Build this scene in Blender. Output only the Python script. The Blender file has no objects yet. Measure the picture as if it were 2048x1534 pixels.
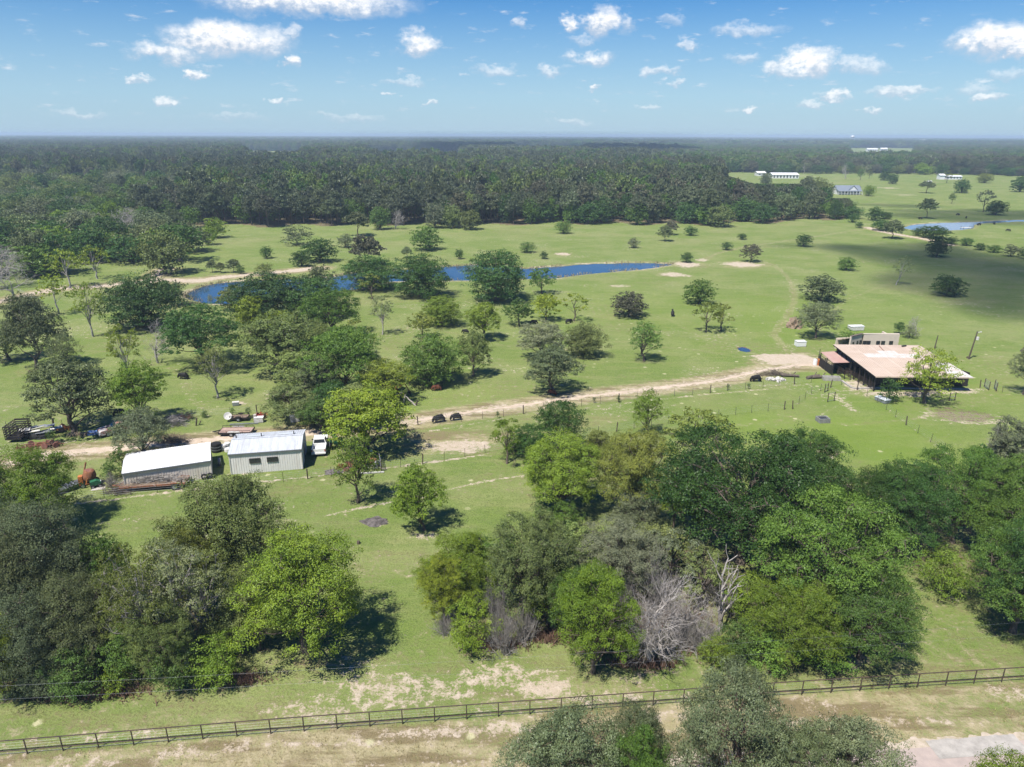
import bpy, math, random
import numpy as np
from mathutils import Vector, Matrix

# ------------------------------------------------------------------ camera, light, exposure
SC = bpy.context.scene
COL = SC.collection
F_PX, CXP, CYP, CAM_H = 1422.0, 1024.0, 767.0, 42.0
PITCH = math.atan((CYP - 270) / F_PX)
ROLL = math.radians(0.17)
cd = bpy.data.cameras.new('camera'); cam = bpy.data.objects.new('camera', cd); COL.objects.link(cam)
cd.sensor_fit = 'HORIZONTAL'; cd.sensor_width = 36; cd.lens = 36 * F_PX / 2048
cd.clip_start = 0.5; cd.clip_end = 90000
cam.location = (0, 0, CAM_H)
cam.matrix_world = Matrix.Translation((0, 0, CAM_H)) @ Matrix.Rotation(math.pi / 2 - PITCH, 4, 'X') @ Matrix.Rotation(ROLL, 4, 'Z')
SC.camera = cam

SUN_EL = math.radians(61)
SHADOW_AZ = math.radians(50)            # shadows fall towards +x and a little away from the camera
sun_to = Vector((-math.cos(SHADOW_AZ) * math.cos(SUN_EL), -math.sin(SHADOW_AZ) * math.cos(SUN_EL), math.sin(SUN_EL)))
sd = bpy.data.lights.new('sun', 'SUN'); sd.energy = 5.0; sd.angle = math.radians(0.53); sd.color = (1.0, 0.955, 0.88)
sun = bpy.data.objects.new('sun', sd); COL.objects.link(sun)
sun.rotation_euler = (-sun_to).to_track_quat('-Z', 'Y').to_euler()
sun.location = (0, 0, 300)

world = bpy.data.worlds.new('World'); SC.world = world; world.use_nodes = True
SKY_STRENGTH = 0.056
SC.view_settings.view_transform = 'Standard'; SC.view_settings.look = 'None'
SC.view_settings.exposure = 0.54; SC.view_settings.gamma = 1; SC.view_settings.use_curve_mapping = False
SC.cycles.use_denoising = True
try: SC.cycles.denoiser = 'OPENIMAGEDENOISE'
except Exception: pass
SC.cycles.max_bounces = 5; SC.cycles.diffuse_bounces = 1; SC.cycles.glossy_bounces = 2
SC.cycles.transmission_bounces = 3; SC.cycles.transparent_max_bounces = 8; SC.cycles.volume_bounces = 0
SC.cycles.caustics_reflective = False; SC.cycles.caustics_refractive = False
SC.cycles.use_adaptive_sampling = True; SC.cycles.adaptive_threshold = 0.02

# ------------------------------------------------------------------ pixel <-> world
def P(px, py, z=0.0):
    """world point of height z that the photograph shows at (px, py)"""
    x, y = px - CXP, py - CYP
    c, s = math.cos(ROLL), math.sin(ROLL)
    x, y = x * c + y * s, -x * s + y * c
    dz = -(y * math.cos(PITCH) + F_PX * math.sin(PITCH)); dy = F_PX * math.cos(PITCH) - y * math.sin(PITCH)
    t = (z - CAM_H) / dz
    return Vector((x * t, dy * t, z))
def depth_of(p):
    return p[1] * math.cos(PITCH) - (p[2] - CAM_H) * math.sin(PITCH)
def proj(X, Y, Z):
    Zc = Z - CAM_H
    d = Y * math.cos(PITCH) - Zc * math.sin(PITCH); v = -(Zc * math.cos(PITCH) + Y * math.sin(PITCH))
    x = F_PX * X / d; y = F_PX * v / d; c, s = math.cos(ROLL), math.sin(ROLL)
    return x * c - y * s + CXP, x * s + y * c + CYP

# ------------------------------------------------------------------ world: sky with clouds
def build_world():
    nt = world.node_tree; N = nt.nodes; L = nt.links
    for n in list(N): N.remove(n)
    def math_(op, a, b=None, c=None, clamp=False):
        n = N.new('ShaderNodeMath'); n.operation = op; n.use_clamp = clamp
        for i, v in enumerate((a, b, c)):
            if v is None: continue
            if isinstance(v, (int, float)): n.inputs[i].default_value = v
            else: L.new(v, n.inputs[i])
        return n.outputs[0]
    def vec(op, a, b=None, s=None):
        n = N.new('ShaderNodeVectorMath'); n.operation = op
        for i, v in enumerate((a, b)):
            if v is None: continue
            if isinstance(v, (tuple, list)): n.inputs[i].default_value = v
            else: L.new(v, n.inputs[i])
        if s is not None:
            if isinstance(s, (int, float)): n.inputs[3].default_value = s
            else: L.new(s, n.inputs[3])
        return n
    out = N.new('ShaderNodeOutputWorld'); bg = N.new('ShaderNodeBackground'); bg.inputs[1].default_value = SKY_STRENGTH
    sky = N.new('ShaderNodeTexSky'); sky.sky_type = 'NISHITA'; sky.sun_disc = False
    sky.sun_elevation = SUN_EL; sky.sun_rotation = math.atan2(sun_to.x, sun_to.y)
    sky.altitude = 300; sky.air_density = 1.0; sky.dust_density = 0.25; sky.ozone_density = 3.5
    tc = N.new('ShaderNodeTexCoord'); sep = N.new('ShaderNodeSeparateXYZ'); L.new(tc.outputs['Generated'], sep.inputs[0])
    az = math_('ARCTAN2', sep.outputs[0], sep.outputs[1]); el = math_('ARCSINE', sep.outputs[2])
    comb = N.new('ShaderNodeCombineXYZ'); L.new(az, comb.inputs[0]); L.new(el, comb.inputs[1])
    def noise(scale, detail, rough, v, stretch=(1, 1, 1), dims='3D'):
        m = vec('MULTIPLY', v, stretch)
        n = N.new('ShaderNodeTexNoise'); n.noise_dimensions = dims
        n.inputs['Scale'].default_value = scale; n.inputs['Detail'].default_value = detail; n.inputs['Roughness'].default_value = rough
        L.new(m.outputs[0], n.inputs['Vector']); return n
    n1 = noise(26, 5, 0.62, comb.outputs[0], (1, 1.5, 1))
    n3 = noise(90, 3, 0.6, comb.outputs[0], (1, 1.4, 1))
    w1 = vec('SUBTRACT', n1.outputs['Color'], (0.5, 0.5, 0.5))
    w3 = vec('SUBTRACT', n3.outputs['Color'], (0.5, 0.5, 0.5))
    warp = vec('ADD', comb.outputs[0], vec('MULTIPLY', w1.outputs[0], (0.075, 0.034, 0)).outputs[0])
    warp = vec('ADD', warp.outputs[0], vec('MULTIPLY', w3.outputs[0], (0.014, 0.010, 0)).outputs[0])
    fb = n3.outputs['Fac']
    clouds = [(455, 78, 105, 30, 1), (620, 6, 175, 24, .85), (578, 66, 24, 12, .5), (335, 108, 66, 15, .75), (833, 90, 38, 20, .85), (581, 122, 15, 13, .9),
              (376, 147, 19, 8, .9), (268, 162, 15, 7, .8), (322, 197, 22, 7, .8), (555, 205, 13, 6, .8), (1138, 46, 21, 15, .9), (1205, 42, 34, 26, .85),
              (1255, 46, 16, 14, .5), (1350, 40, 30, 10, .35), (1375, 91, 20, 12, .55), (1180, 114, 46, 13, .7), (1172, 77, 32, 8, .35), (1102, 138, 30, 10, .5),
              (990, 138, 38, 11, .45), (1185, 180, 13, 6, .7), (1312, 143, 34, 8, .55), (1355, 162, 17, 6, .5), (1492, 55, 60, 12, .45), (1480, 117, 38, 9, .4),
              (1622, 122, 44, 24, 1), (1565, 138, 34, 12, .7), (1720, 126, 42, 13, .5), (1998, 76, 70, 28, 1), (2045, 102, 34, 12, .9), (1800, 177, 52, 9, .7),
              (1675, 191, 30, 8, .8), (1490, 215, 18, 7, .9), (1955, 180, 36, 9, .4), (1978, 198, 22, 8, .75), (1632, 209, 22, 7, .6), (1738, 220, 15, 5, .7),
              (805, 163, 40, 7, .4), (870, 208, 15, 5, .7), (1030, 45, 16, 9, .45), (775, 190, 12, 4, .6), (1290, 214, 22, 6, .4), (165, 232, 45, 7, .4),
              (700, 236, 70, 7, .35), (1140, 242, 40, 6, .4), (2020, 145, 30, 9, .35), (470, 236, 60, 6, .3), (925, 146, 12, 5, .3), (420, 137, 18, 5, .25)]
    alpha = None; tops = None; wsum = None
    for (x, y, w, h, o) in clouds:
        d = (P(x, y, CAM_H - 1) - Vector((0, 0, CAM_H))) if y > 270 else None
        # direction through the pixel
        xx, yy = x - CXP, y - CYP
        v = Vector((xx, F_PX * math.cos(PITCH) - yy * math.sin(PITCH), -(yy * math.cos(PITCH) + F_PX * math.sin(PITCH)))).normalized()
        a0, e0 = math.atan2(v.x, v.y), math.asin(v.z)
        sc = 1.06 / F_PX
        q = vec('SUBTRACT', warp.outputs[0], (a0, e0, 0))
        q = vec('MULTIPLY', q.outputs[0], (1 / (w * sc), 1 / (h * sc), 0))
        ln = vec('LENGTH', q.outputs[0]).outputs['Value']
        m = N.new('ShaderNodeMapRange'); m.interpolation_type = 'SMOOTHSTEP'
        L.new(ln, m.inputs[0]); m.inputs[1].default_value = 1.18; m.inputs[2].default_value = 0.36; m.inputs[3].default_value = 0; m.inputs[4].default_value = o
        alpha = m.outputs[0] if alpha is None else math_('MAXIMUM', alpha, m.outputs[0])
        sy = N.new('ShaderNodeSeparateXYZ'); L.new(q.outputs[0], sy.inputs[0]); wy = math_('MULTIPLY', sy.outputs[1], m.outputs[0])
        tops = wy if tops is None else math_('ADD', tops, wy); wsum = m.outputs[0] if wsum is None else math_('ADD', wsum, m.outputs[0])
    # scattered far cloudlets in the band above the horizon, going on all round the sky
    v2 = noise(30, 6, 0.6, comb.outputs[0], (1, 3.6, 1))
    el_band = N.new('ShaderNodeMapRange'); el_band.interpolation_type = 'SMOOTHSTEP'; L.new(el, el_band.inputs[0])
    el_band.inputs[1].default_value = 0.012; el_band.inputs[2].default_value = 0.035
    el_top = N.new('ShaderNodeMapRange'); el_top.interpolation_type = 'SMOOTHSTEP'; L.new(el, el_top.inputs[0])
    el_top.inputs[1].default_value = 0.5; el_top.inputs[2].default_value = 0.10
    small = N.new('ShaderNodeMapRange'); small.interpolation_type = 'SMOOTHSTEP'; L.new(v2.outputs['Fac'], small.inputs[0])
    small.inputs[1].default_value = 0.57; small.inputs[2].default_value = 0.76; small.inputs[4].default_value = 0.5
    sm = math_('MULTIPLY', math_('MULTIPLY', small.outputs[0], el_band.outputs[0]), el_top.outputs[0])
    alpha = math_('MAXIMUM', alpha, sm)
    # erode with fine noise
    er = N.new('ShaderNodeMapRange'); L.new(fb, er.inputs[0]); er.inputs[1].default_value = 0.3; er.inputs[2].default_value = 0.62
    er.inputs[3].default_value = 0.70; er.inputs[4].default_value = 1.20
    alpha = math_('MULTIPLY', alpha, er.outputs[0], clamp=True)
    hgt = math_('DIVIDE', tops, math_('ADD', wsum, 0.02)); br = N.new('ShaderNodeMapRange'); br.interpolation_type = 'SMOOTHSTEP'; L.new(math_('ADD', math_('ADD', hgt, math_('MULTIPLY', alpha, 0.5)), math_('MULTIPLY', math_('SUBTRACT', fb, 0.5), 1.2)), br.inputs[0]); br.inputs[1].default_value = -0.35; br.inputs[2].default_value = 0.75
    br.inputs[3].default_value = 0.0; br.inputs[4].default_value = 1.0
    fade = N.new('ShaderNodeMapRange'); L.new(el, fade.inputs[0]); fade.inputs[1].default_value = 0.0; fade.inputs[2].default_value = 0.09
    fade.inputs[3].default_value = 0.6; fade.inputs[4].default_value = 1.0
    ccol = N.new('ShaderNodeMix'); ccol.data_type = 'RGBA'; L.new(br.outputs[0], ccol.inputs[0])
    ccol.inputs[6].default_value = (7.4, 8.4, 9.9, 1); ccol.inputs[7].default_value = (13.5, 13.5, 13.6, 1)
    mixc = N.new('ShaderNodeMix'); mixc.data_type = 'RGBA'; L.new(math_('MULTIPLY', alpha, fade.outputs[0]), mixc.inputs[0])
    hs = N.new('ShaderNodeHueSaturation'); hs.inputs['Saturation'].default_value = 1.6; hs.inputs['Value'].default_value = 1.38; hs.inputs['Hue'].default_value = 0.512
    L.new(sky.outputs[0], hs.inputs['Color'])
    # pale blue air near the horizon
    hz = N.new('ShaderNodeMapRange'); hz.interpolation_type = 'SMOOTHSTEP'; L.new(el, hz.inputs[0]); hz.inputs[1].default_value = -0.02; hz.inputs[2].default_value = 0.24
    hz.inputs[3].default_value = 0.8; hz.inputs[4].default_value = 0.0
    hm = N.new('ShaderNodeMix'); hm.data_type = 'RGBA'; L.new(hz.outputs[0], hm.inputs[0]); L.new(hs.outputs[0], hm.inputs[6])
    hm.inputs[7].default_value = (4.6, 7.4, 10.3, 1)
    L.new(hm.outputs[2], mixc.inputs[6]); L.new(ccol.outputs[2], mixc.inputs[7])
    L.new(mixc.outputs[2], bg.inputs[0]); L.new(bg.outputs[0], out.inputs[0])
    try: world.cycles.sampling_method = 'MANUAL'; world.cycles.sample_map_resolution = 512
    except Exception: pass
build_world()

# ------------------------------------------------------------------ helpers
R = np.random.default_rng(7)
RND = random.Random(11)
def smooth(a, b, x):
    t = np.clip((x - a) / (b - a), 0, 1); return t * t * (3 - 2 * t)
def vnoise(x, y, seed=0):
    xi = np.floor(x).astype(np.int64); yi = np.floor(y).astype(np.int64); xf = x - xi; yf = y - yi
    def h(a, b):
        n = (a * 374761393 + b * 668265263 + seed * 1274126177) & 0xFFFFFFFF
        n = ((n ^ (n >> 13)) * 1274126177) & 0xFFFFFFFF
        return ((n ^ (n >> 16)) & 0xFFFF) / 65535.0
    u = xf * xf * (3 - 2 * xf); v = yf * yf * (3 - 2 * yf)
    return (h(xi, yi) * (1 - u) + h(xi + 1, yi) * u) * (1 - v) + (h(xi, yi + 1) * (1 - u) + h(xi + 1, yi + 1) * u) * v
def fbm(x, y, oct=4, seed=0):
    s = 0; a = 0.5; t = 0
    for i in range(oct):
        s = s + a * vnoise(x, y, seed + i); t += a; a *= 0.5; x = x * 2.03; y = y * 2.03
    return s / t
def mesh_np(name, verts, faces, mats=(), attrs=None, smooth_=False, midx=None):
    """faces: an (n,3|4) array, or a list of such arrays"""
    if not isinstance(faces, (list, tuple)): faces = [faces]
    faces = [np.asarray(f, dtype=np.int32) for f in faces if len(f)]
    me = bpy.data.meshes.new(name)
    verts = np.asarray(verts, dtype=np.float32)
    loops = np.concatenate([f.ravel() for f in faces])
    tot = np.concatenate([np.full(len(f), f.shape[1], np.int32) for f in faces])
    st = np.concatenate([[0], np.cumsum(tot)[:-1]]).astype(np.int32)
    me.vertices.add(len(verts)); me.vertices.foreach_set('co', verts.ravel())
    me.loops.add(len(loops)); me.loops.foreach_set('vertex_index', loops)
    me.polygons.add(len(tot)); me.polygons.foreach_set('loop_start', st)
    try: me.polygons.foreach_set('loop_total', tot)
    except Exception: pass
    me.polygons.foreach_set('use_smooth', np.full(len(tot), bool(smooth_)))
    if midx is not None: me.polygons.foreach_set('material_index', np.asarray(midx, np.int32))
    for k, v in (attrs or {}).items():
        v = np.asarray(v, dtype=np.float32)
        if v.ndim == 1:
            a = me.attributes.new(k, 'FLOAT', 'POINT'); a.data.foreach_set('value', v)
        else:
            a = me.attributes.new(k, 'FLOAT_COLOR', 'POINT'); a.data.foreach_set('color', v.ravel())
    for m in mats: me.materials.append(m)
    me.update(calc_edges=True)
    return me
def link(name, me, parent=None, loc=None, rz=0.0):
    o = bpy.data.objects.new(name, me); COL.objects.link(o)
    if parent: o.parent = parent
    if loc is not None: o.location = loc
    if rz: o.rotation_euler = (0, 0, rz)
    return o
LABELS = {}
def tag(o, label=None, cat=None, group=None, kind=None):
    if label:
        o['label'] = label
        if not group and label in LABELS: print('DUP LABEL', label)
        LABELS[label] = 1
    if cat: o['category'] = cat
    if group: o['group'] = group
    if kind: o['kind'] = kind
    return o
def thing(name, label, cat, loc=(0, 0, 0), rz=0.0, group=None):
    o = bpy.data.objects.new(name, None); COL.objects.link(o); o.empty_display_size = 0.5
    o.location = loc; o.rotation_euler = (0, 0, rz)
    return tag(o, label, cat, group)
def dup(root, label, loc, rz=0.0, scale=None, group=None):
    c = root.copy(); COL.objects.link(c); c.location = loc; c.rotation_euler = (0, 0, rz)
    if scale: c.scale = (scale,) * 3
    g = group or root.get('group')
    for ch in root.children:
        k = ch.copy(); COL.objects.link(k); k.parent = c
        for gc in ch.children:
            q = gc.copy(); COL.objects.link(q); q.parent = k
    return tag(c, label, root.get('category'), g)

class MB:
    """collects simple shapes into one mesh"""
    def __init__(s): s.v = []; s.f4 = []; s.f3 = []; s.n = 0
    def add(s, v, f4=(), f3=()):
        b = s.n; s.v.extend([tuple(p) for p in v]); s.n += len(v)
        s.f4.extend([[i + b for i in f] for f in f4]); s.f3.extend([[i + b for i in f] for f in f3]); return s
    def box(s, c, size, rz=0.0, M=None):
        hx, hy, hz = [k / 2 for k in size]
        pts = [Vector((x, y, z)) for z in (-hz, hz) for (x, y) in ((-hx, -hy), (hx, -hy), (hx, hy), (-hx, hy))]
        m = Matrix.Rotation(rz, 3, 'Z') if M is None else M
        pts = [m @ p + Vector(c) for p in pts]
        return s.add(pts, [(3, 2, 1, 0), (4, 5, 6, 7), (0, 1, 5, 4), (1, 2, 6, 5), (2, 3, 7, 6), (3, 0, 4, 7)])
    def bar(s, a, b, w, h=None):
        """a box-section bar from a to b"""
        a, b = Vector(a), Vector(b); d = b - a; L = d.length
        if L < 1e-6: return s
        q = d.to_track_quat('X', 'Z').to_matrix()
        return s.box((a + b) / 2, (L, w, h or w), M=q)
    def tube(s, pts, rad, n=6, cap=True):
        pts = [Vector(p) for p in pts]; k = len(pts)
        rad = [rad] * k if isinstance(rad, (int, float)) else rad
        vs = []
        for i, p in enumerate(pts):
            d = (pts[min(i + 1, k - 1)] - pts[max(i - 1, 0)]).normalized()
            u = d.cross(Vector((0, 0, 1)));  u = u if u.length > 0.05 else d.cross(Vector((1, 0, 0)))
            u.normalize(); w = d.cross(u)
            for j in range(n):
                t = 2 * math.pi * j / n; vs.append(p + (u * math.cos(t) + w * math.sin(t)) * rad[i])
        f = [(i * n + j, i * n + (j + 1) % n, (i + 1) * n + (j + 1) % n, (i + 1) * n + j) for i in range(k - 1) for j in range(n)]
        f3 = []
        if cap:
            vs += [pts[0], pts[-1]]; a, b = len(vs) - 2, len(vs) - 1
            f3 = [(a, (j + 1) % n, j) for j in range(n)] + [(b, (k - 1) * n + j, (k - 1) * n + (j + 1) % n) for j in range(n)]
        return s.add(vs, f, f3)
    def cyl(s, a, b, r, n=12, r2=None): return s.tube([a, b], [r, r if r2 is None else r2], n)
    def prism(s, poly, a, b, axis='y'):
        """extrude a 2-D outline (x,z) along y, or (x,y) along z, from a to b"""
        n = len(poly)
        if axis == 'y': vs = [(x, a, z) for x, z in poly] + [(x, b, z) for x, z in poly]
        elif axis == 'x': vs = [(a, y, z) for y, z in poly] + [(b, y, z) for y, z in poly]
        else: vs = [(x, y, a) for x, y in poly] + [(x, y, b) for x, y in poly]
        cx = sum(p[0] for p in poly) / n; cy = sum(p[1] for p in poly) / n
        mk = {'y': lambda t: (cx, t, cy), 'x': lambda t: (t, cx, cy), 'z': lambda t: (cx, cy, t)}[axis]
        vs += [mk(a), mk(b)]
        return s.add(vs, [(i, (i + 1) % n, n + (i + 1) % n, n + i) for i in range(n)],
                     [((i + 1) % n, i, 2 * n) for i in range(n)] + [(n + i, n + (i + 1) % n, 2 * n + 1) for i in range(n)])
    def quad(s, pts): return s.add(pts, [(0, 1, 2, 3)])
    def mesh(s, name, mat, smooth_=False):
        f = []
        if s.f4: f.append(np.array(s.f4))
        if s.f3: f.append(np.array(s.f3))
        return mesh_np(name, np.array(s.v), f, [mat] if mat else [], smooth_=smooth_)
    def build(s, name, mat, parent=None, label=None, smooth_=False, loc=None, rz=0.0, kind=None):
        o = link(name, s.mesh(name, mat, smooth_), parent, loc, rz)
        if label: o['label'] = label
        if kind: o['kind'] = kind
        return o

# ------------------------------------------------------------------ materials
def nodes_of(name):
    m = bpy.data.materials.new(name); m.use_nodes = True; nt = m.node_tree
    for n in list(nt.nodes): nt.nodes.remove(n)
    return m, nt.nodes, nt.links
def simple(name, col, rough=0.7, metal=0.0, var=0.25, scale=3.0, spec=0.3, col2=None, bump=0.0, thr=None, stretch=None):
    """principled with noise-driven colour variation; col2 = second colour for rust, dirt, wear"""
    m, N, L = nodes_of(name)
    out = N.new('ShaderNodeOutputMaterial'); b = N.new('ShaderNodeBsdfPrincipled'); L.new(b.outputs[0], out.inputs[0])
    tc = N.new('ShaderNodeTexCoord'); nz = N.new('ShaderNodeTexNoise'); nz.inputs['Scale'].default_value = scale; nz.inputs['Detail'].default_value = 6
    nz.inputs['Roughness'].default_value = 0.65
    if stretch:
        mp = N.new('ShaderNodeMapping'); mp.inputs['Scale'].default_value = stretch; L.new(tc.outputs['Object'], mp.inputs[0]); L.new(mp.outputs[0], nz.inputs['Vector'])
    else: L.new(tc.outputs['Object'], nz.inputs['Vector'])
    mx = N.new('ShaderNodeMix'); mx.data_type = 'RGBA'
    c2 = col2 or tuple(c * (1 - var) for c in col)
    mx.inputs[6].default_value = (*col, 1); mx.inputs[7].default_value = (*c2, 1)
    mr = N.new('ShaderNodeMapRange'); L.new(nz.outputs['Fac'], mr.inputs[0])
    lo, hi = thr or (0.38, 0.66)
    mr.inputs[1].default_value = lo; mr.inputs[2].default_value = hi
    L.new(mr.outputs[0], mx.inputs[0]); L.new(mx.outputs[2], b.inputs['Base Color'])
    b.inputs['Roughness'].default_value = rough; b.inputs['Metallic'].default_value = metal
    b.inputs['Specular IOR Level'].default_value = spec
    if bump:
        bp = N.new('ShaderNodeBump'); bp.inputs['Strength'].default_value = bump; bp.inputs['Distance'].default_value = 0.05
        L.new(nz.outputs['Fac'], bp.inputs['Height']); L.new(bp.outputs[0], b.inputs['Normal'])
    return m

def foliage(name, dull=0.0, trans=0.3, gloss=0.06, grough=0.45):
    """leaf material: the object's own colour, varied per leaf clump and per tree"""
    m, N, L = nodes_of(name)
    out = N.new('ShaderNodeOutputMaterial')
    oi = N.new('ShaderNodeObjectInfo'); at = N.new('ShaderNodeAttribute'); at.attribute_name = 'tone'
    hs = N.new('ShaderNodeHueSaturation')
    mr = N.new('ShaderNodeMapRange'); L.new(at.outputs['Fac'], mr.inputs[0]); mr.inputs[3].default_value = 0.78; mr.inputs[4].default_value = 1.75
    mh = N.new('ShaderNodeMapRange'); L.new(at.outputs['Fac'], mh.inputs[0]); mh.inputs[3].default_value = 0.515; mh.inputs[4].default_value = 0.482
    rv = N.new('ShaderNodeMapRange'); L.new(oi.outputs['Random'], rv.inputs[0]); rv.inputs[3].default_value = 0.85; rv.inputs[4].default_value = 1.15
    mm = N.new('ShaderNodeMath'); mm.operation = 'MULTIPLY'; L.new(mr.outputs[0], mm.inputs[0]); L.new(rv.outputs[0], mm.inputs[1])
    L.new(mh.outputs[0], hs.inputs['Hue']); L.new(mm.outputs[0], hs.inputs['Value']); hs.inputs['Saturation'].default_value = 1 - dull
    L.new(oi.outputs['Color'], hs.inputs['Color'])
    d = N.new('ShaderNodeBsdfDiffuse'); t = N.new('ShaderNodeBsdfTranslucent'); g = N.new('ShaderNodeBsdfGlossy')
    g.inputs['Roughness'].default_value = grough; g.inputs['Color'].default_value = (0.9, 0.95, 0.9, 1)
    th = N.new('ShaderNodeHueSaturation'); th.inputs['Hue'].default_value = 0.485; th.inputs['Value'].default_value = 1.25; th.inputs['Saturation'].default_value = 1.1
    L.new(hs.outputs[0], d.inputs[0]); L.new(hs.outputs[0], th.inputs['Color']); L.new(th.outputs[0], t.inputs[0])
    a = N.new('ShaderNodeMixShader'); a.inputs[0].default_value = trans; L.new(d.outputs[0], a.inputs[1]); L.new(t.outputs[0], a.inputs[2])
    c = N.new('ShaderNodeMixShader'); c.inputs[0].default_value = gloss; L.new(a.outputs[0], c.inputs[1]); L.new(g.outputs[0], c.inputs[2])
    L.new(c.outputs[0], out.inputs[0]); return m
LEAF = foliage('leaf_clusters', trans=0.18, gloss=0.02)
NEEDLE = foliage('pine_needles', trans=0.15, gloss=0.03)
def bark(name, c1, c2, scale=2.5):
    return simple(name, c1, 0.9, col2=c2, scale=scale, spec=0.1, bump=0.4)
BARK = bark('oak_bark', (0.16, 0.13, 0.105), (0.075, 0.06, 0.048))
BARK_PALE = bark('pale_weathered_bark', (0.42, 0.39, 0.36), (0.25, 0.225, 0.20))
BARK_PINE = bark('pine_bark', (0.20, 0.14, 0.105), (0.10, 0.075, 0.06))
TWIG = bark('grey_twigs', (0.34, 0.315, 0.29), (0.22, 0.20, 0.18), 1.0)
M = dict(
    white_roof=simple('white_painted_roof_steel', (0.80, 0.80, 0.79), 0.45, scale=0.8, col2=(0.66, 0.64, 0.60), thr=(0.52, 0.75), stretch=(2.5, 0.4, 0.4)),
    galv=simple('galvanised_roof_steel', (0.60, 0.63, 0.66), 0.5, 0.1, scale=0.9, col2=(0.47, 0.48, 0.49), stretch=(2.5, 0.35, 0.35)),
    skylight=simple('pale_skylight_plastic', (0.60, 0.64, 0.68), 0.35, var=0.1),
    wall_cream=simple('cream_wall_steel', (0.78, 0.72, 0.62), 0.55, scale=1.0, col2=(0.66, 0.57, 0.47), thr=(0.50, 0.75), stretch=(2.2, 2.2, 0.25)),
    wall_grey=simple('light_grey_wall_steel', (0.77, 0.75, 0.71), 0.55, scale=1.0, col2=(0.66, 0.61, 0.55), thr=(0.50, 0.75), stretch=(2.2, 2.2, 0.25)),
    trim=simple('dark_eave_trim', (0.16, 0.17, 0.175), 0.5),
    trim_light=simple('pale_trim', (0.66, 0.63, 0.58), 0.5),
    glass=simple('dark_window_glass', (0.03, 0.035, 0.04), 0.1, spec=0.6),
    frame_dark=simple('dark_bronze_frame', (0.06, 0.055, 0.05), 0.5),
    steel_black=simple('black_steel', (0.022, 0.022, 0.024), 0.5, col2=(0.05, 0.035, 0.028), var=0.3),
    pipe=simple('weathered_black_pipe', (0.05, 0.043, 0.04), 0.6, col2=(0.11, 0.07, 0.05), scale=2),
    rust=simple('rusty_steel', (0.30, 0.125, 0.06), 0.85, col2=(0.14, 0.06, 0.035), scale=4),
    rust_red=simple('dull_red_rusty_steel', (0.22, 0.075, 0.06), 0.8, col2=(0.30, 0.17, 0.12), scale=4),
    orange=simple('orange_machine_paint', (0.55, 0.19, 0.05), 0.6, col2=(0.30, 0.12, 0.05)),
    red=simple('red_machine_paint', (0.50, 0.05, 0.035), 0.5, col2=(0.25, 0.05, 0.03)),
    green=simple('green_machine_paint', (0.03, 0.14, 0.07), 0.5),
    yellow=simple('yellow_machine_paint', (0.60, 0.42, 0.04), 0.5),
    white=simple('white_paint', (0.78, 0.78, 0.76), 0.35, var=0.06, spec=0.5),
    white_dirty=simple('chalky_white_plastic', (0.68, 0.67, 0.64), 0.7, var=0.2, col2=(0.42, 0.40, 0.36)),
    grey=simple('grey_sheet_metal', (0.34, 0.36, 0.38), 0.5, 0.4, var=0.35, scale=2),
    concrete=simple('old_concrete', (0.42, 0.39, 0.35), 0.9, var=0.3, scale=1.5),
    concrete_dark=simple('mossy_concrete', (0.27, 0.27, 0.25), 0.9, var=0.4, scale=1.5),
    rubber=simple('black_rubber', (0.018, 0.018, 0.018), 0.8),
    tarp=simple('blue_tarpaulin', (0.06, 0.19, 0.55), 0.5, col2=(0.35, 0.42, 0.55), scale=1.2),
    wood=simple('weathered_wood', (0.30, 0.22, 0.15), 0.85, col2=(0.17, 0.125, 0.09), scale=3),
    wood_pink=simple('bleached_deck_boards', (0.46, 0.32, 0.26), 0.85, col2=(0.32, 0.22, 0.18), scale=3),
    wood_pale=simple('bleached_dead_wood', (0.50, 0.46, 0.41), 0.85, col2=(0.32, 0.28, 0.24), scale=2),
    pole=simple('creosoted_pole', (0.11, 0.085, 0.065), 0.9, scale=2),
    barn_roof=simple('tan_barn_roof_steel', (0.52, 0.415, 0.33), 0.6, col2=(0.47, 0.37, 0.29), scale=0.5),
    barn_roof_b=simple('tan_barn_roof_steel_faded', (0.54, 0.435, 0.35), 0.6, col2=(0.49, 0.39, 0.31), scale=0.5),
    roof_pink=simple('faded_red_lean_to_roof', (0.44, 0.27, 0.23), 0.6, col2=(0.47, 0.34, 0.28), scale=0.6),
    roof_white=simple('whitewashed_roof_sheet', (0.60, 0.58, 0.55), 0.6, col2=(0.52, 0.45, 0.38), scale=1.0),
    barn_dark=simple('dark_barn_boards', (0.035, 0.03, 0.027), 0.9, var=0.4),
    stucco=simple('cream_stucco', (0.62, 0.53, 0.43), 0.9, var=0.1, scale=0.5),
    stucco_dark=simple('brown_parapet_cap', (0.16, 0.12, 0.10), 0.9),
    grey_roof=simple('blue_grey_shingle_roof', (0.20, 0.23, 0.27), 0.8, var=0.2),
    rock=simple('grey_limestone_rubble', (0.30, 0.28, 0.26), 0.95, var=0.45, scale=2),
    rock_white=simple('pale_rubble', (0.60, 0.57, 0.52), 0.95, var=0.3, scale=2),
    brown_hide=simple('red_brown_hide', (0.15, 0.055, 0.03), 0.8),
    black_hide=simple('black_hide', (0.012, 0.011, 0.011), 0.65, var=0.2),
    ash=simple('ash_and_char', (0.16, 0.14, 0.13), 0.95, col2=(0.05, 0.045, 0.04), scale=2),
    reeds=simple('dry_reeds', (0.33, 0.27, 0.15), 0.9, var=0.3),
)

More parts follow.
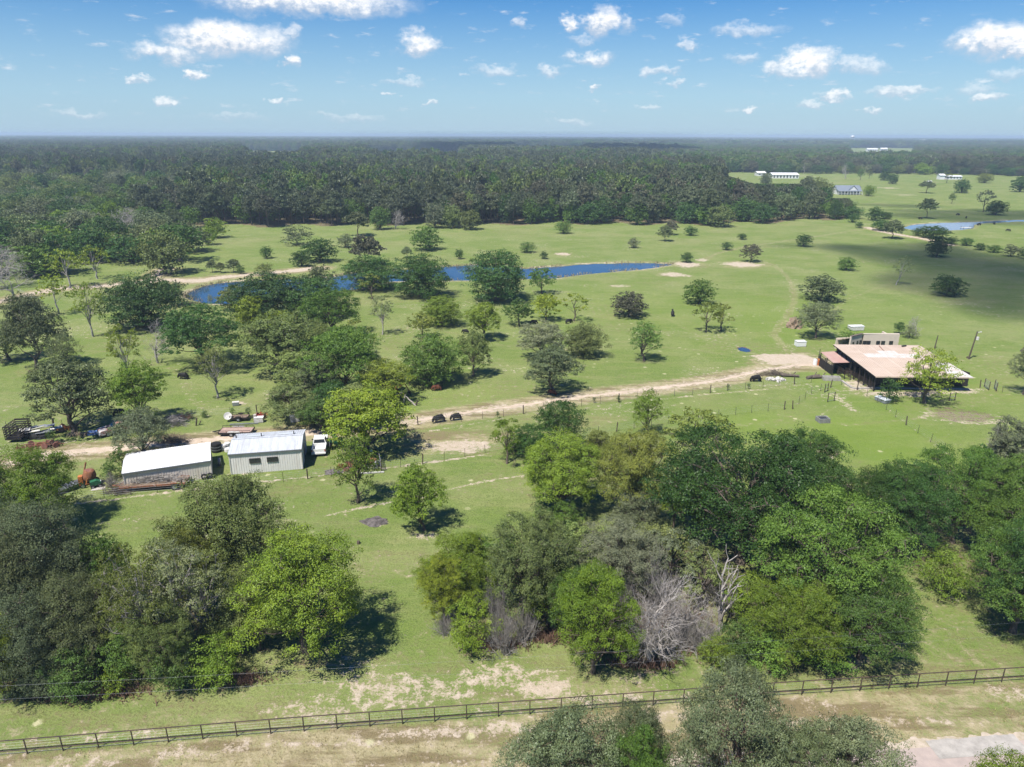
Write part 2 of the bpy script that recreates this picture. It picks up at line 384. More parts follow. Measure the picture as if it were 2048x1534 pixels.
# ------------------------------------------------------------------ regions of the ground (outlines on the ground plane)
def poly_px(pts): return np.array([P(x, y)[:2] for x, y in pts])
def inside(poly, X, Y):
    r = np.zeros(X.shape, bool); n = len(poly)
    for i in range(n):
        x1, y1 = poly[i]; x2, y2 = poly[(i + 1) % n]
        c = ((y1 > Y) != (y2 > Y)) & (X < (x2 - x1) * (Y - y1) / (y2 - y1 + 1e-12) + x1)
        r ^= c
    return r
def dist_line(line, X, Y, closed=False):
    d = np.full(X.shape, 1e9); n = len(line)
    for i in range(n if closed else n - 1):
        ax, ay = line[i]; bx, by = line[(i + 1) % n]
        vx, vy = bx - ax, by - ay; L2 = vx * vx + vy * vy + 1e-9
        t = np.clip(((X - ax) * vx + (Y - ay) * vy) / L2, 0, 1)
        d = np.minimum(d, np.hypot(X - ax - t * vx, Y - ay - t * vy))
    return d
def sdf(poly, X, Y):
    d = dist_line(poly, X, Y, True); return np.where(inside(poly, X, Y), -d, d)

POND = poly_px([(372, 590), (385, 580), (398, 574), (430, 566), (475, 562), (560, 558), (670, 552), (700, 546), (780, 541), (885, 533), (960, 529), (1010, 531),
                (1050, 537), (1100, 533), (1160, 528), (1250, 525), (1300, 525), (1345, 528), (1320, 533), (1280, 539), (1210, 544), (1150, 550), (1110, 556),
                (1060, 557), (990, 558), (900, 561), (850, 561), (770, 563), (715, 577), (690, 580), (600, 592), (520, 607), (475, 609), (410, 606), (380, 598)])
POND2 = poly_px([(1806, 455), (1825, 449), (1860, 446), (1900, 444.5), (1935, 444), (1955, 443), (2048, 438.5), (2300, 430), (2300, 433), (2048, 441.5), (1960, 446.5), (1948, 449), (1945, 456), (1925, 459), (1870, 461.5), (1835, 461)])
PUDDLE = poly_px([(1474, 695), (1485, 692), (1498, 696), (1503, 701), (1495, 703), (1480, 700)])
ROADS = {   # centre line and half width in metres
    'main': ([(20, 925), (80, 911), (150, 904), (240, 896), (330, 887), (430, 879), (520, 872), (640, 864), (760, 853), (830, 843), (870, 834), (960, 822), (1060, 808),
              (1180, 791), (1300, 778), (1420, 763), (1480, 751), (1530, 740), (1590, 731), (1645, 728)], 1.35),
}
ROAD_MAIN = [tuple(P(x, y)[:2]) for x, y in ROADS['main'][0]]
FENCE_PIPE = [tuple(P(x, y)[:2]) for x, y in [(-90, 1520), (67, 1507), (560, 1466), (1098, 1426), (1563, 1392), (2000, 1364), (2160, 1354)]]
def offset_line(line, d):
    out = []
    for i, p in enumerate(line):
        a = Vector(line[max(i - 1, 0)]); b = Vector(line[min(i + 1, len(line) - 1)]); t = (b - a).normalized()
        out.append((p[0] - t.y * d, p[1] + t.x * d))
    return out

# forest masks, on the ground plane
def yedge(px):
    xs = [-2500, -400, 0, 120, 240, 262, 300, 440, 520, 700, 850, 1000, 1100, 1250, 1400, 1550, 1660, 1690, 1700, 1712, 2048, 4500]
    ys = [400, 396, 392, 392, 398, 425, 449, 451, 453, 449, 449, 450, 446, 448, 449, 444, 438, 437, 404, 346, 352, 360]
    return np.interp(px, xs, ys)
CLEAR = [poly_px([(1598, 346), (1640, 343), (1800, 346), (2100, 352), (2500, 365), (2500, 470), (1700, 470), (1692, 437), (1700, 405), (1664, 400), (1664, 365), (1640, 353), (1600, 351)]),
         poly_px([(1508, 352), (1600, 348), (1604, 374), (1550, 374), (1530, 362)]),
         poly_px([(480, 301.5), (625, 303), (600, 333), (500, 333)]), poly_px([(725, 303), (918, 303), (930, 333), (750, 333)]), poly_px([(1020, 296), (1180, 296), (1165, 314), (1035, 314)]),
         poly_px([(1100, 287), (1180, 287.5), (1180, 289.5), (1100, 289.5)]), poly_px([(1690, 296), (1830, 296), (1828, 322), (1702, 322)])]
def in_forest(X, Y):
    px, py = proj(X, Y, 0.0)
    m = py < yedge(px) + 3 * np.sin(px * 0.05)
    for c in CLEAR: m &= ~inside(c, X, Y)
    return m

def height_cap(x, y):
    px, py = proj(x, y, 0.0)
    c = np.where((px > 1500) & (px < 1612), CAM_H - y * 0.0615, np.where((px >= 1612) & (px < 1650), CAM_H - y * 0.0665, np.where((px >= 1650) & (px < 1725), CAM_H - y * 0.0800, 99.0))); return np.where((px > 1440) & (px <= 1500), np.minimum(c, CAM_H - y * (0.0615 - (1500 - px) * 0.0002)), c)

# ------------------------------------------------------------------ ground sheet
def ground_material():
    m, N, L = nodes_of('pasture_ground')
    out = N.new('ShaderNodeOutputMaterial'); b = N.new('ShaderNodeBsdfPrincipled'); L.new(b.outputs[0], out.inputs[0])
    b.inputs['Roughness'].default_value = 0.95; b.inputs['Specular IOR Level'].default_value = 0.05
    tc = N.new('ShaderNodeTexCoord')
    def noise(s, d=4, r=0.6, stretch=None):
        n = N.new('ShaderNodeTexNoise'); n.inputs['Scale'].default_value = s; n.inputs['Detail'].default_value = d; n.inputs['Roughness'].default_value = r
        src = tc.outputs['Object']
        if stretch:
            mp = N.new('ShaderNodeMapping'); mp.inputs['Scale'].default_value = stretch; mp.inputs['Rotation'].default_value = (0, 0, math.radians(12)); L.new(src, mp.inputs[0]); src = mp.outputs[0]
        L.new(src, n.inputs['Vector']); return n.outputs['Fac']
    def mr(v, a, b_, c=0.0, d=1.0):
        n = N.new('ShaderNodeMapRange'); n.interpolation_type = 'SMOOTHSTEP'; L.new(v, n.inputs[0])
        for i, k in enumerate((a, b_, c, d)): n.inputs[i + 1].default_value = k
        return n.outputs[0]
    def mix(f, a, c):
        n = N.new('ShaderNodeMix'); n.data_type = 'RGBA'
        if isinstance(f, float): n.inputs[0].default_value = f
        else: L.new(f, n.inputs[0])
        for i, k in ((6, a), (7, c)):
            if isinstance(k, tuple): n.inputs[i].default_value = (*k, 1)
            else: L.new(k, n.inputs[i])
        return n.outputs[2]
    def ma(op, a, c):
        n = N.new('ShaderNodeMath'); n.operation = op
        for i, k in enumerate((a, c)):
            if isinstance(k, (int, float)): n.inputs[i].default_value = k
            else: L.new(k, n.inputs[i])
        return n.outputs[0]
    at = N.new('ShaderNodeAttribute'); at.attribute_name = 'cover'; sp = N.new('ShaderNodeSeparateColor'); L.new(at.outputs['Color'], sp.inputs[0])
    sand, dry, litter = sp.outputs[0], sp.outputs[1], sp.outputs[2]
    at2 = N.new('ShaderNodeAttribute'); at2.attribute_name = 'lush'
    fine = noise(4.2, 5, 0.75); mid = noise(1.1, 5, 0.65); big = noise(0.06, 4, 0.55); streak = noise(0.35, 4, 0.6, (0.35, 1.6, 1)); vf = noise(22, 3, 0.7)
    g = mix(mr(big, 0.42, 0.60), (0.158, 0.222, 0.050), (0.225, 0.265, 0.088)); hug = noise(0.22, 5, 0.6); g = mix(ma('MULTIPLY', mr(hug, 0.50, 0.66), 0.5), g, (0.135, 0.192, 0.048))
    g = mix(ma('MULTIPLY', mr(mid, 0.44, 0.62), 0.60), g, (0.120, 0.182, 0.038))
    g = mix(ma('MULTIPLY', mr(streak, 0.45, 0.70), 0.45), g, (0.285, 0.275, 0.125))
    g = mix(ma('MULTIPLY', mr(fine, 0.48, 0.62), 0.70), g, (0.085, 0.125, 0.028))
    g = mix(ma('MULTIPLY', mr(vf, 0.53, 0.64), 0.60), g, (0.32, 0.31, 0.16))
    g = mix(ma('MULTIPLY', at2.outputs['Fac'], 0.70), g, (0.165, 0.245, 0.036))
    # dry, tan grass
    dcol = mix(mr(fine, 0.35, 0.7), (0.400, 0.345, 0.205), (0.270, 0.235, 0.120))
    dcol = mix(ma('MULTIPLY', mr(mid, 0.45, 0.7), 0.6), dcol, (0.480, 0.400, 0.270))
    dcol = mix(ma('MULTIPLY', mr(streak, 0.46, 0.58), 0.85), dcol, (0.190, 0.150, 0.080))
    f = mr(ma('ADD', dry, ma('MULTIPLY', ma('SUBTRACT', ma('ADD', mid, fine), 1.0), 0.85)), 0.30, 0.75)
    g = mix(f, g, dcol)
    # bare sand
    scol = mix(mr(fine, 0.35, 0.7), (0.54, 0.45, 0.35), (0.42, 0.34, 0.245))
    scol = mix(ma('MULTIPLY', mr(mid, 0.5, 0.7), 0.6), scol, (0.58, 0.50, 0.40))
    f = mr(ma('ADD', sand, ma('MULTIPLY', ma('SUBTRACT', ma('ADD', mid, fine), 1.0), 1.9)), 0.36, 0.74)
    g = mix(f, g, scol)
    # little sandy mounds scattered through the grass
    vo = N.new('ShaderNodeTexVoronoi'); vo.inputs['Scale'].default_value = 0.42; L.new(tc.outputs['Object'], vo.inputs['Vector'])
    vs = N.new('ShaderNodeSeparateColor'); L.new(vo.outputs['Color'], vs.inputs[0])
    sel = mr(vs.outputs[0], 0.55, 0.57); spot = mr(ma('ADD', vo.outputs['Distance'], ma('MULTIPLY', ma('SUBTRACT', fine, 0.5), 0.25)), 0.19, 0.09)
    at3 = N.new('ShaderNodeAttribute'); at3.attribute_name = 'mounds'
    g = mix(ma('MULTIPLY', ma('MULTIPLY', ma('MULTIPLY', sel, spot), at3.outputs['Fac']), 0.9), g, (0.52, 0.49, 0.29))
    # leaf litter and reddish soil
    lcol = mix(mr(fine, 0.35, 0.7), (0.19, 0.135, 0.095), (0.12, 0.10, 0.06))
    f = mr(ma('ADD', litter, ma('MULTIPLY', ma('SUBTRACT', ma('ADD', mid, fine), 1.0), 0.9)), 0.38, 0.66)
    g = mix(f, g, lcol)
    L.new(g, b.inputs['Base Color'])
    bp = N.new('ShaderNodeBump'); bp.inputs['Strength'].default_value = 0.8; bp.inputs['Distance'].default_value = 0.2
    L.new(ma('ADD', fine, ma('MULTIPLY', mid, 1.2)), bp.inputs['Height']); L.new(bp.outputs[0], b.inputs['Normal'])
    return m
def ell(cx, cy, rx, ry, X, Y, soft=0.35):
    """soft ellipse outlined in the photograph, as a patch on the ground"""
    c = P(cx, cy); a = (P(cx + rx, cy) - P(cx - rx, cy)).length / 2; b_ = abs(P(cx, cy - ry)[1] - P(cx, cy + ry)[1]) / 2
    d = np.hypot((X - c.x) / a, (Y - c.y) / b_)
    k = d < 2.2; d[k] += 1.1 * (fbm(X[k] / (a * .45), Y[k] / (b_ * .45), 4, int(cx)) - 0.5)
    return smooth(1 + soft, 1 - soft, d)
SHADE_TREES = []   # (x, y, radius) filled in before the ground is made
def build_ground():
    u = np.linspace(-1, 1, 601)
    u = np.sign(u) * (0.75 * np.abs(u) + 0.25 * np.abs(u) ** 3)
    a = [-120, -80, -50, -30, -15, -5, 5, 12, 18, 22, 26]
    y = 26.0
    while y < 42000:
        a.append(y); y += max(0.42, y * y / 42 / 1000)
        if y > 2500: y += 60
    Yr = np.array(a)
    half = 95 + 0.92 * np.clip(Yr, 0, None)
    X = u[None, :] * half[:, None]; Y = np.repeat(Yr[:, None], len(u), 1)
    sh = X.shape; x = X.ravel(); yv = Y.ravel()
    z = 0.16 * (fbm(x / 17, yv / 17, 3, 3) - 0.5) + 0.05 * (fbm(x / 2.3, yv / 2.3, 2, 9) - 0.5)
    z *= smooth(1500, 600, yv)
    wob = 1.6 * (fbm(x / 6, yv / 6, 3, 5) - 0.5)
    near = (yv > 120) & (yv < 700)
    sd1 = np.full(x.shape, 1e3); sd1[near] = np.minimum(sdf(POND, x[near], yv[near]), sdf(POND2, x[near], yv[near]))
    pw = np.full(x.shape, 1e3); nn = (yv > 120) & (yv < 170); pw[nn] = sdf(PUDDLE, x[nn], yv[nn]); sdw = np.minimum(sd1, pw)
    sdn = sdw + wob * np.where(sd1 < pw, 1, 0.2)
    z = np.where(sdn < 3, z * 0.2 - 0.9 * smooth(0.8, -2.2, sdn), z)
    sand = np.zeros(x.shape); dry = np.zeros(x.shape); lit = np.zeros(x.shape); lush = np.zeros(x.shape)
    def mx(arr, v): np.maximum(arr, v, out=arr)
    # pond margins
    mx(sand, 0.62 * smooth(2.6, 0.2, np.abs(sdn - 0.6)) * smooth(0.45, 0.6, fbm(x / 9, yv / 9, 2, 21)))
    mx(dry, 0.5 * smooth(7, 1, sd1))
    mx(lit, 0.9 * smooth(0.6, -0.3, sdn))
    # tracks
    sub = yv < 200
    dr = np.full(x.shape, 1e3); dr[sub] = dist_line(ROAD_MAIN, x[sub], yv[sub])
    mx(sand, 0.62 * smooth(2.4, 0.6, dr + 1.6 * (fbm(x / 3, yv / 3, 3, 8) - 0.5))); mx(dry, 0.7 * smooth(6, 2, dr))
    def track(pts, hw, s=0.6, d=0.6, arr=sand, gap=0.0):
        nonlocal x, yv
        ln = [tuple(P(*p)[:2]) for p in pts]; ys = [p[1] for p in ln]
        k = (yv > min(ys) - 12) & (yv < max(ys) + 12)
        dd = np.full(x.shape, 1e3); dd[k] = dist_line(ln, x[k], yv[k])
        n_ = fbm(x / 2.5, yv / 2.5, 3, 31); dd = dd + 0.9 * (fbm(x / 7, yv / 7, 2, 33) - 0.5) * min(1.0, hw * 2)
        w = np.abs(dd - gap) if gap else dd
        mx(arr, s * smooth(hw * 1.5, hw * 0.5, w + hw * 1.1 * (n_ - 0.5))); mx(dry, d * smooth(hw * 4, hw, dd))
    track([(150, 1008), (300, 990), (450, 970), (560, 960), (760, 938), (880, 922), (980, 908)], 0.35, 0.62, 0.3)
    track([(660, 1030), (760, 1008), (850, 990), (960, 965), (1040, 952), (1080, 946)], 0.28, 0.58, 0.2)
    track([(330, 540), (300, 560), (400, 562), (430, 556), (520, 548), (600, 540), (640, 536)], 2.4, 0.9, 0.7)
    track([(-60, 606), (0, 603), (60, 588), (120, 577), (200, 573), (240, 568), (330, 560), (400, 560)], 2.3, 0.8, 0.7)
    track([(1515, 520), (1545, 528), (1570, 548), (1584, 570), (1590, 595), (1585, 612), (1570, 640), (1555, 658), (1548, 668), (1560, 685), (1575, 702), (1590, 715)], 0.45, 0.30, 0.5, gap=0.9)
    track([(1400, 522), (1440, 505), (1500, 492), (1600, 478), (1700, 462), (1760, 455)], 0.6, 0.25, 0.5, gap=1.0)
    track([(1735, 455), (1760, 462), (1800, 470), (1840, 476), (1900, 490)], 1.6, 1.1, 0.7)
    track([(1775, 818), (1810, 845), (1850, 875), (1890, 905)], 0.3, 0.55, 0.3)
    track([(1640, 830), (1668, 815), (1690, 800), (1688, 790)], 0.3, 0.45, 0.3)
    track([(860, 862), (980, 842), (1100, 822), (1250, 806), (1400, 790), (1540, 778), (1600, 770)], 0.3, 0.48, 0.3)
    track([(340, 735), (370, 760), (385, 800), (420, 822)], 0.4, 0.3, 0.4, gap=0.7)
    for tr in ([(880, 660), (1000, 690), (1120, 700), (1260, 690), (1400, 700), (1480, 715)], [(560, 700), (620, 690), (760, 690), (900, 700), (1000, 720)], [(640, 480), (760, 490), (900, 486), (1050, 494), (1200, 505)],
               [(1100, 600), (1230, 610), (1340, 640), (1450, 700), (1500, 716)], [(20, 760), (110, 720), (220, 700), (330, 650), (380, 620)], [(1560, 830), (1700, 850), (1850, 835)], [(1050, 865), (1240, 880), (1400, 860), (1560, 840)], [(1650, 730), (1640, 650), (1690, 600), (1800, 560)]):
        track(tr, 0.35, 0.10, 0.42)
    # bare and worn patches, as the photograph lays them
    for (cx, cy, rx, ry, k) in [(920, 893, 62, 13, .8), (1560, 718, 60, 9, .95), (1615, 722, 40, 13, .95), (1680, 800, 10, 22, .55), (1718, 772, 28, 14, .7),
                                (1373, 529, 28, 5, .85), (1342, 549, 24, 4, .8), (1372, 551, 12, 2.5, .7), (1487, 529, 38, 5, .85), (1405, 520, 12, 3, .7), (545, 300, 60, 4, .3),
                                (1240, 572, 22, 3, .6), (1126, 508, 14, 2.5, .9), (560, 787, 38, 9, .45), (1095, 1378, 60, 26, .75), (1700, 1320, 40, 20, .55), (855, 988, 22, 9, .6),
                                (850, 1072, 38, 7, .62), (625, 942, 25, 6, .3), (930, 790, 10, 3, .2), (480, 806, 14, 3, .7), (1200, 1388, 90, 8, .5), (1180, 1395, 120, 14, .52),
                                (1560, 371, 26, 3, .6), (1775, 376, 18, 1.5, .6), (1820, 390, 30, 1.6, .5), (1600, 352, 50, 2, .4), (1900, 782, 70, 6, .6), (1800, 787, 90, 6, .7),
                                (1470, 1490, 80, 20, .3), (800, 1380, 130, 34, .55), (640, 1420, 130, 26, .45), (1000, 1350, 100, 28, .55), (700, 1330, 60, 20, .34), (1600, 1450, 160, 14, .45), (1850, 1440, 140, 12, .45), (250, 1470, 160, 14, .4), (1020, 1460, 200, 8, .66), (650, 1485, 200, 6, .6)]:
        mx(sand, k * ell(cx, cy, rx, ry, x, yv)); mx(dry, 0.6 * k * ell(cx, cy, rx * 1.5, ry * 1.7, x, yv))
    for (cx, cy, rx, ry, k) in [(1920, 832, 78, 17, .95), (1640, 900, 32, 15, .7), (755, 1042, 24, 10, .7), (668, 942, 18, 6, .5), (1690, 800, 9, 22, .4)]:
        mx(lit, 0.55 * k * ell(cx, cy, rx, ry, x, yv)); mx(sand, 0.62 * k * ell(cx + 3, cy + 2, rx, ry, x, yv))
    for (cx, cy, rx, ry, k) in [(900, 880, 150, 30, .65), (700, 960, 100, 30, .3), (1000, 870, 120, 30, .45), (1150, 840, 140, 18, .45), (1450, 800, 130, 12, .35), (560, 800, 120, 25, .40),
                                (150, 1450, 200, 40, .35), (420, 860, 120, 12, .30), (80, 850, 90, 7, .4), (660, 890, 60, 40, .4), (1150, 505, 180, 8, .3), (1330, 690, 140, 40, .0), (1100, 470, 200, 10, .35)]:
        mx(dry, k * ell(cx, cy, rx, ry, x, yv, 0.6))
    for (cx, cy, rx, ry, k) in [(1700, 870, 260, 70, .9), (1850, 760, 220, 60, .7), (1650, 640, 250, 60, .55), (1300, 620, 200, 50, .3), (1900, 780, 200, 60, .6), (880, 790, 140, 25, .5), (1500, 700, 150, 30, .4)]:
        mx(lush, k * ell(cx, cy, rx, ry, x, yv, 0.7))
    # verge between pipe fence and road, and the strip just inside the fence
    kk = yv < 90
    dfz = np.full(x.shape, 1e3); fx = np.array([p[0] for p in FENCE_PIPE]); fy = np.array([p[1] for p in FENCE_PIPE])
    fence_y = np.interp(x, fx, fy); off = yv - fence_y              # metres beyond the fence
    n4 = fbm(x / 9, yv / 5, 3, 44)
    mx(dry, np.where(kk, 0.70 * smooth(0.8, -0.5, off) * (0.55 + 0.9 * n4), 0))
    mx(dry, np.where(kk, 0.50 * smooth(12, 1, off) * smooth(0.42, 0.62, n4 + 0.06), 0))
    mx(sand, np.where(kk, 0.50 * smooth(1.4, 0.2, np.abs(off + 1.1)) * smooth(0.35, 0.6, fbm(x / 4, yv / 3, 3, 46)), 0))
    mx(sand, np.where(kk, 0.40 * smooth(-2, -5, off) * smooth(0.48, 0.62, fbm(x / 7, yv / 2.2, 3, 48)), 0))
    mx(sand, np.where(kk, 0.62 * smooth(1.0, 0.0, np.abs(off + 9.3)), 0))
    # natural variation
    nb = fbm(x / 24, yv / 16, 4, 12); mx(dry, 0.40 * smooth(0.46, 0.66, nb)); mx(dry, 0.34 * smooth(0.52, 0.66, fbm(x / 7, yv / 5, 4, 55))); mx(dry, np.where(yv < 95, 0.40 * smooth(0.42, 0.60, fbm(x / 13, yv / 8, 4, 52)), 0)); mx(sand, 0.30 * smooth(0.60, 0.74, fbm(x / 12, yv / 9, 3, 14)))
    lush *= smooth(0.35, 0.6, fbm(x / 16, yv / 12, 3, 15)) * 0.6 + 0.4
    mounds = smooth(260, 80, yv) * smooth(0.36, 0.54, fbm(x / 20, yv / 20, 3, 18))
    # woods: litter on the floor
    far = yv > 200
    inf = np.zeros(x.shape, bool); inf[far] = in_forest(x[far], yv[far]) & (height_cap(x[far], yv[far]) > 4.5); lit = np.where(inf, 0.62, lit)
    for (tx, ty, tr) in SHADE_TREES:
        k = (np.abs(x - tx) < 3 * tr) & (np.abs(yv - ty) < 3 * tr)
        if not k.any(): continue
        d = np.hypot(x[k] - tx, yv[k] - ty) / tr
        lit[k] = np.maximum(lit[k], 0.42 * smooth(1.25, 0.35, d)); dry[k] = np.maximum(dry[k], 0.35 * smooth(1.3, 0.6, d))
    # leaf-strewn floor of the near thickets
    for pts in ([(-60, 1420), (-60, 1080), (180, 1120), (420, 1180), (500, 1290), (420, 1370), (180, 1400)], [(870, 1270), (900, 1150), (1250, 1060), (1500, 1080), (1750, 1150), (1780, 1240), (1700, 1330), (1300, 1330), (1080, 1290)],
                [(1350, 1050), (1500, 960), (2100, 960), (2100, 1240), (1900, 1180), (1700, 1100)]):
        pl = poly_px(pts); k = yv < 110
        s_ = np.full(x.shape, 1e3); s_[k] = sdf(pl, x[k], yv[k]); mx(lit, 0.50 * smooth(1.0, -2.0, s_ + 3 * (fbm(x / 3, yv / 3, 3, 61) - 0.5)))
    idx = np.arange(sh[0] * sh[1]).reshape(sh)
    q = np.stack([idx[:-1, :-1], idx[:-1, 1:], idx[1:, 1:], idx[1:, :-1]], -1).reshape(-1, 4)
    cover = np.stack([sand, dry, lit, np.ones_like(sand)], -1)
    me = mesh_np('ground', np.stack([x, yv, z], -1), q, [ground_material()], {'cover': cover, 'lush': lush, 'mounds': mounds}, smooth_=True)
    tag(link('ground', me), kind='structure')

def ground_z(x, y):
    a = lambda v: np.array([v]); return float(0.16 * (fbm(a(x / 17), a(y / 17), 3, 3) - 0.5)[0] + 0.05 * (fbm(a(x / 2.3), a(y / 2.3), 2, 9) - 0.5)[0])
def ribbon(name, line, hw, z, mat, rag=0.35, step=0.8, seed=0):
    """a track sheet with ragged edges following a centre line"""
    pts = []
    for i in range(len(line) - 1):
        a, b = Vector(line[i]), Vector(line[i + 1]); n = max(1, int((b - a).length / step))
        for k in range(n): pts.append(a.lerp(b, k / n))
    pts.append(Vector(line[-1])); vs = []
    cols = 5
    for i, p in enumerate(pts):
        t = (pts[min(i + 1, len(pts) - 1)] - pts[max(i - 1, 0)]).normalized(); n = Vector((-t.y, t.x))
        for k in range(cols):
            s = -1 + 2 * k / (cols - 1)
            r = 1.0
            if k in (0, cols - 1): r = 1 + rag * (float(fbm(np.array([p.x / 1.3]), np.array([p.y / 1.3]), 3, seed + k)[0]) - 0.5) * 2
            q = p + n * hw * s * r; vs.append((q.x, q.y, ground_z(q.x, q.y) + (0.045 if abs(s) < 1 else -0.03)))
    f = [(i * cols + k, i * cols + k + 1, (i + 1) * cols + k + 1, (i + 1) * cols + k) for i in range(len(pts) - 1) for k in range(cols - 1)]
    me = mesh_np(name, vs, np.array(f), [mat], smooth_=True)
    return tag(link(name, me), kind='structure')

def water(name, poly, z, col=(0.034, 0.070, 0.125), rough=0.035, bump=0.03):
    m, N, L = nodes_of(name + '_surface')
    out = N.new('ShaderNodeOutputMaterial'); b = N.new('ShaderNodeBsdfPrincipled'); L.new(b.outputs[0], out.inputs[0])
    b.inputs['Base Color'].default_value = (*col, 1); b.inputs['Roughness'].default_value = rough; b.inputs['IOR'].default_value = 1.333; b.inputs['Specular IOR Level'].default_value = 0.5
    tc = N.new('ShaderNodeTexCoord'); n = N.new('ShaderNodeTexNoise'); n.inputs['Scale'].default_value = 1.4; n.inputs['Detail'].default_value = 3; L.new(tc.outputs['Object'], n.inputs['Vector'])
    bp = N.new('ShaderNodeBump'); bp.inputs['Strength'].default_value = bump; bp.inputs['Distance'].default_value = 0.1; L.new(n.outputs['Fac'], bp.inputs['Height']); L.new(bp.outputs[0], b.inputs['Normal'])
    # outline pushed outwards so the sheet dives under the bank
    c = poly.mean(0); ring = []
    n_ = len(poly)
    for i in range(n_):
        a, b_ = poly[i - 1], poly[(i + 1) % n_]; t = b_ - a; nrm = np.array([t[1], -t[0]]); nrm /= np.linalg.norm(nrm) + 1e-9
        ring.append(poly[i] + nrm * 2.0)
    area = sum(poly[i][0] * poly[(i + 1) % n_][1] - poly[(i + 1) % n_][0] * poly[i][1] for i in range(n_))
    if area < 0: ring = [2 * poly[i] - r for i, r in enumerate(ring)]
    import bmesh
    bm = bmesh.new(); f = bm.faces.new([bm.verts.new((p[0], p[1], z)) for p in ring]); bmesh.ops.triangulate(bm, faces=[f])
    me = bpy.data.meshes.new(name); bm.to_mesh(me); bm.free(); me.materials.append(m)
    return tag(link(name, me), kind='structure')

# ------------------------------------------------------------------ trees
def rdir(n, rng, zmin=-1.0):
    z = rng.uniform(zmin, 1, n); t = rng.uniform(0, 2 * np.pi, n); s = np.sqrt(1 - z * z)
    return np.stack([s * np.cos(t), s * np.sin(t), z], -1)
def norm(v): return v / (np.linalg.norm(v, axis=-1, keepdims=True) + 1e-9)
def leaf_quads(c, nrm, size, rng, aspect=0.62, droop=0.0):
    """kite-shaped leaf clusters centred at c, facing nrm"""
    n = len(c); a = norm(np.cross(nrm, rdir(n, rng))); a[:, 2] -= droop; a = norm(a); b = norm(np.cross(nrm, a))
    s = (size * rng.uniform(0.6, 1.35, n))[:, None]
    bend = nrm * s * 0.22
    v = np.stack([c - a * s * 0.5, c + b * s * aspect * 0.5 + bend, c + a * s * 0.5, c - b * s * aspect * 0.5 + bend], 1)
    return v.reshape(-1, 3), np.arange(n * 4).reshape(-1, 4)
def curve(a, b, bow, n, rng):
    a, b = np.array(a, float), np.array(b, float); t = np.linspace(0, 1, n)[:, None]
    k = np.array(bow); w = rng.normal(0, 1, (n, 3)) * np.linalg.norm(b - a) * 0.035 * np.sin(np.pi * t)
    return a + (b - a) * t + k * np.sin(np.pi * t) + w
def np_tubes(segs):
    """segs: list of (points, radii, sides) -> verts, quads"""
    V = []; Fq = []; o = 0
    for pts, rad, n in segs:
        k = len(pts); d = np.gradient(pts, axis=0); d = norm(d)
        ref = np.where(np.abs(d[:, 2:3]) > 0.9, np.array([[1., 0, 0]]), np.array([[0, 0, 1.]]))
        u = norm(np.cross(d, ref)); w = np.cross(d, u); t = np.arange(n) * 2 * np.pi / n
        ring = pts[:, None] + (u[:, None] * np.cos(t)[None, :, None] + w[:, None] * np.sin(t)[None, :, None]) * np.asarray(rad)[:, None, None]
        V.append(ring.reshape(-1, 3)); i = np.arange(k - 1)[:, None]; j = np.arange(n)[None]
        Fq.append((np.stack([i * n + j, i * n + (j + 1) % n, (i + 1) * n + (j + 1) % n, (i + 1) * n + j], -1) + o).reshape(-1, 4)); o += k * n
    return np.concatenate(V), np.concatenate(Fq)
SPEC = {   # crown shape in a 10 m x 10 m tree
    'live':   dict(lobes=36, r=(1.9, 2.7), z0=0.45, z1=8.8, flat=0.85, fill=1.0, lift=0.30, droop=0.35, gap=0.0, trunk=0.36, shell=0.78),
    'post':   dict(lobes=30, r=(1.3, 2.2), z0=1.6, z1=9.2, flat=0.80, fill=0.95, lift=0.25, droop=0.1, gap=0.16, trunk=0.30, shell=0.80),
    'open':   dict(lobes=20, r=(1.0, 1.7), z0=3.4, z1=9.3, flat=0.55, fill=0.75, lift=0.25, droop=0.1, gap=0.30, trunk=0.28, shell=0.82),
    'elm':    dict(lobes=32, r=(1.3, 2.1), z0=2.2, z1=9.2, flat=0.62, fill=0.9, lift=0.2, droop=0.6, gap=0.14, trunk=0.28, shell=0.80),
    'round':  dict(lobes=22, r=(2.2, 2.8), z0=0.9, z1=8.5, flat=0.9, fill=1.0, lift=0.3, droop=0.2, gap=0.0, trunk=0.40, shell=0.62),
    'bush':   dict(lobes=18, r=(1.9, 2.8), z0=0.8, z1=8.4, flat=0.9, fill=0.9, lift=0.3, droop=0.2, gap=0.05, trunk=0.22, shell=0.66),
    'spring': dict(lobes=22, r=(0.9, 1.6), z0=3.2, z1=9.5, flat=0.75, fill=0.42, lift=0.2, droop=0.2, gap=0.15, trunk=0.24, shell=0.72),
    'slim':   dict(lobes=18, r=(1.5, 2.4), z0=1.8, z1=9.2, flat=0.75, fill=0.75, lift=0.2, droop=0.2, gap=0.12, trunk=0.30, shell=0.65),
    'pine':   dict(lobes=30, r=(1.6, 2.5), z0=3.3, z1=9.3, flat=0.36, fill=0.95, lift=0.2, droop=-0.5, gap=0.12, trunk=0.24, shell=0.72),
    'pinelow': dict(lobes=34, r=(1.3, 2.0), z0=1.8, z1=9.4, flat=0.62, fill=0.9, lift=0.2, droop=-0.6, gap=0.10, trunk=0.24, shell=0.76),
}
LOD = {'x': (1.5, 20, 52, 0.135), 'h': (1.15, 15, 24, 0.26), 'm': (1.0, 9, 10, 0.52), 'f': (0.75, 8, 9, 0.85)}
_cache = {}
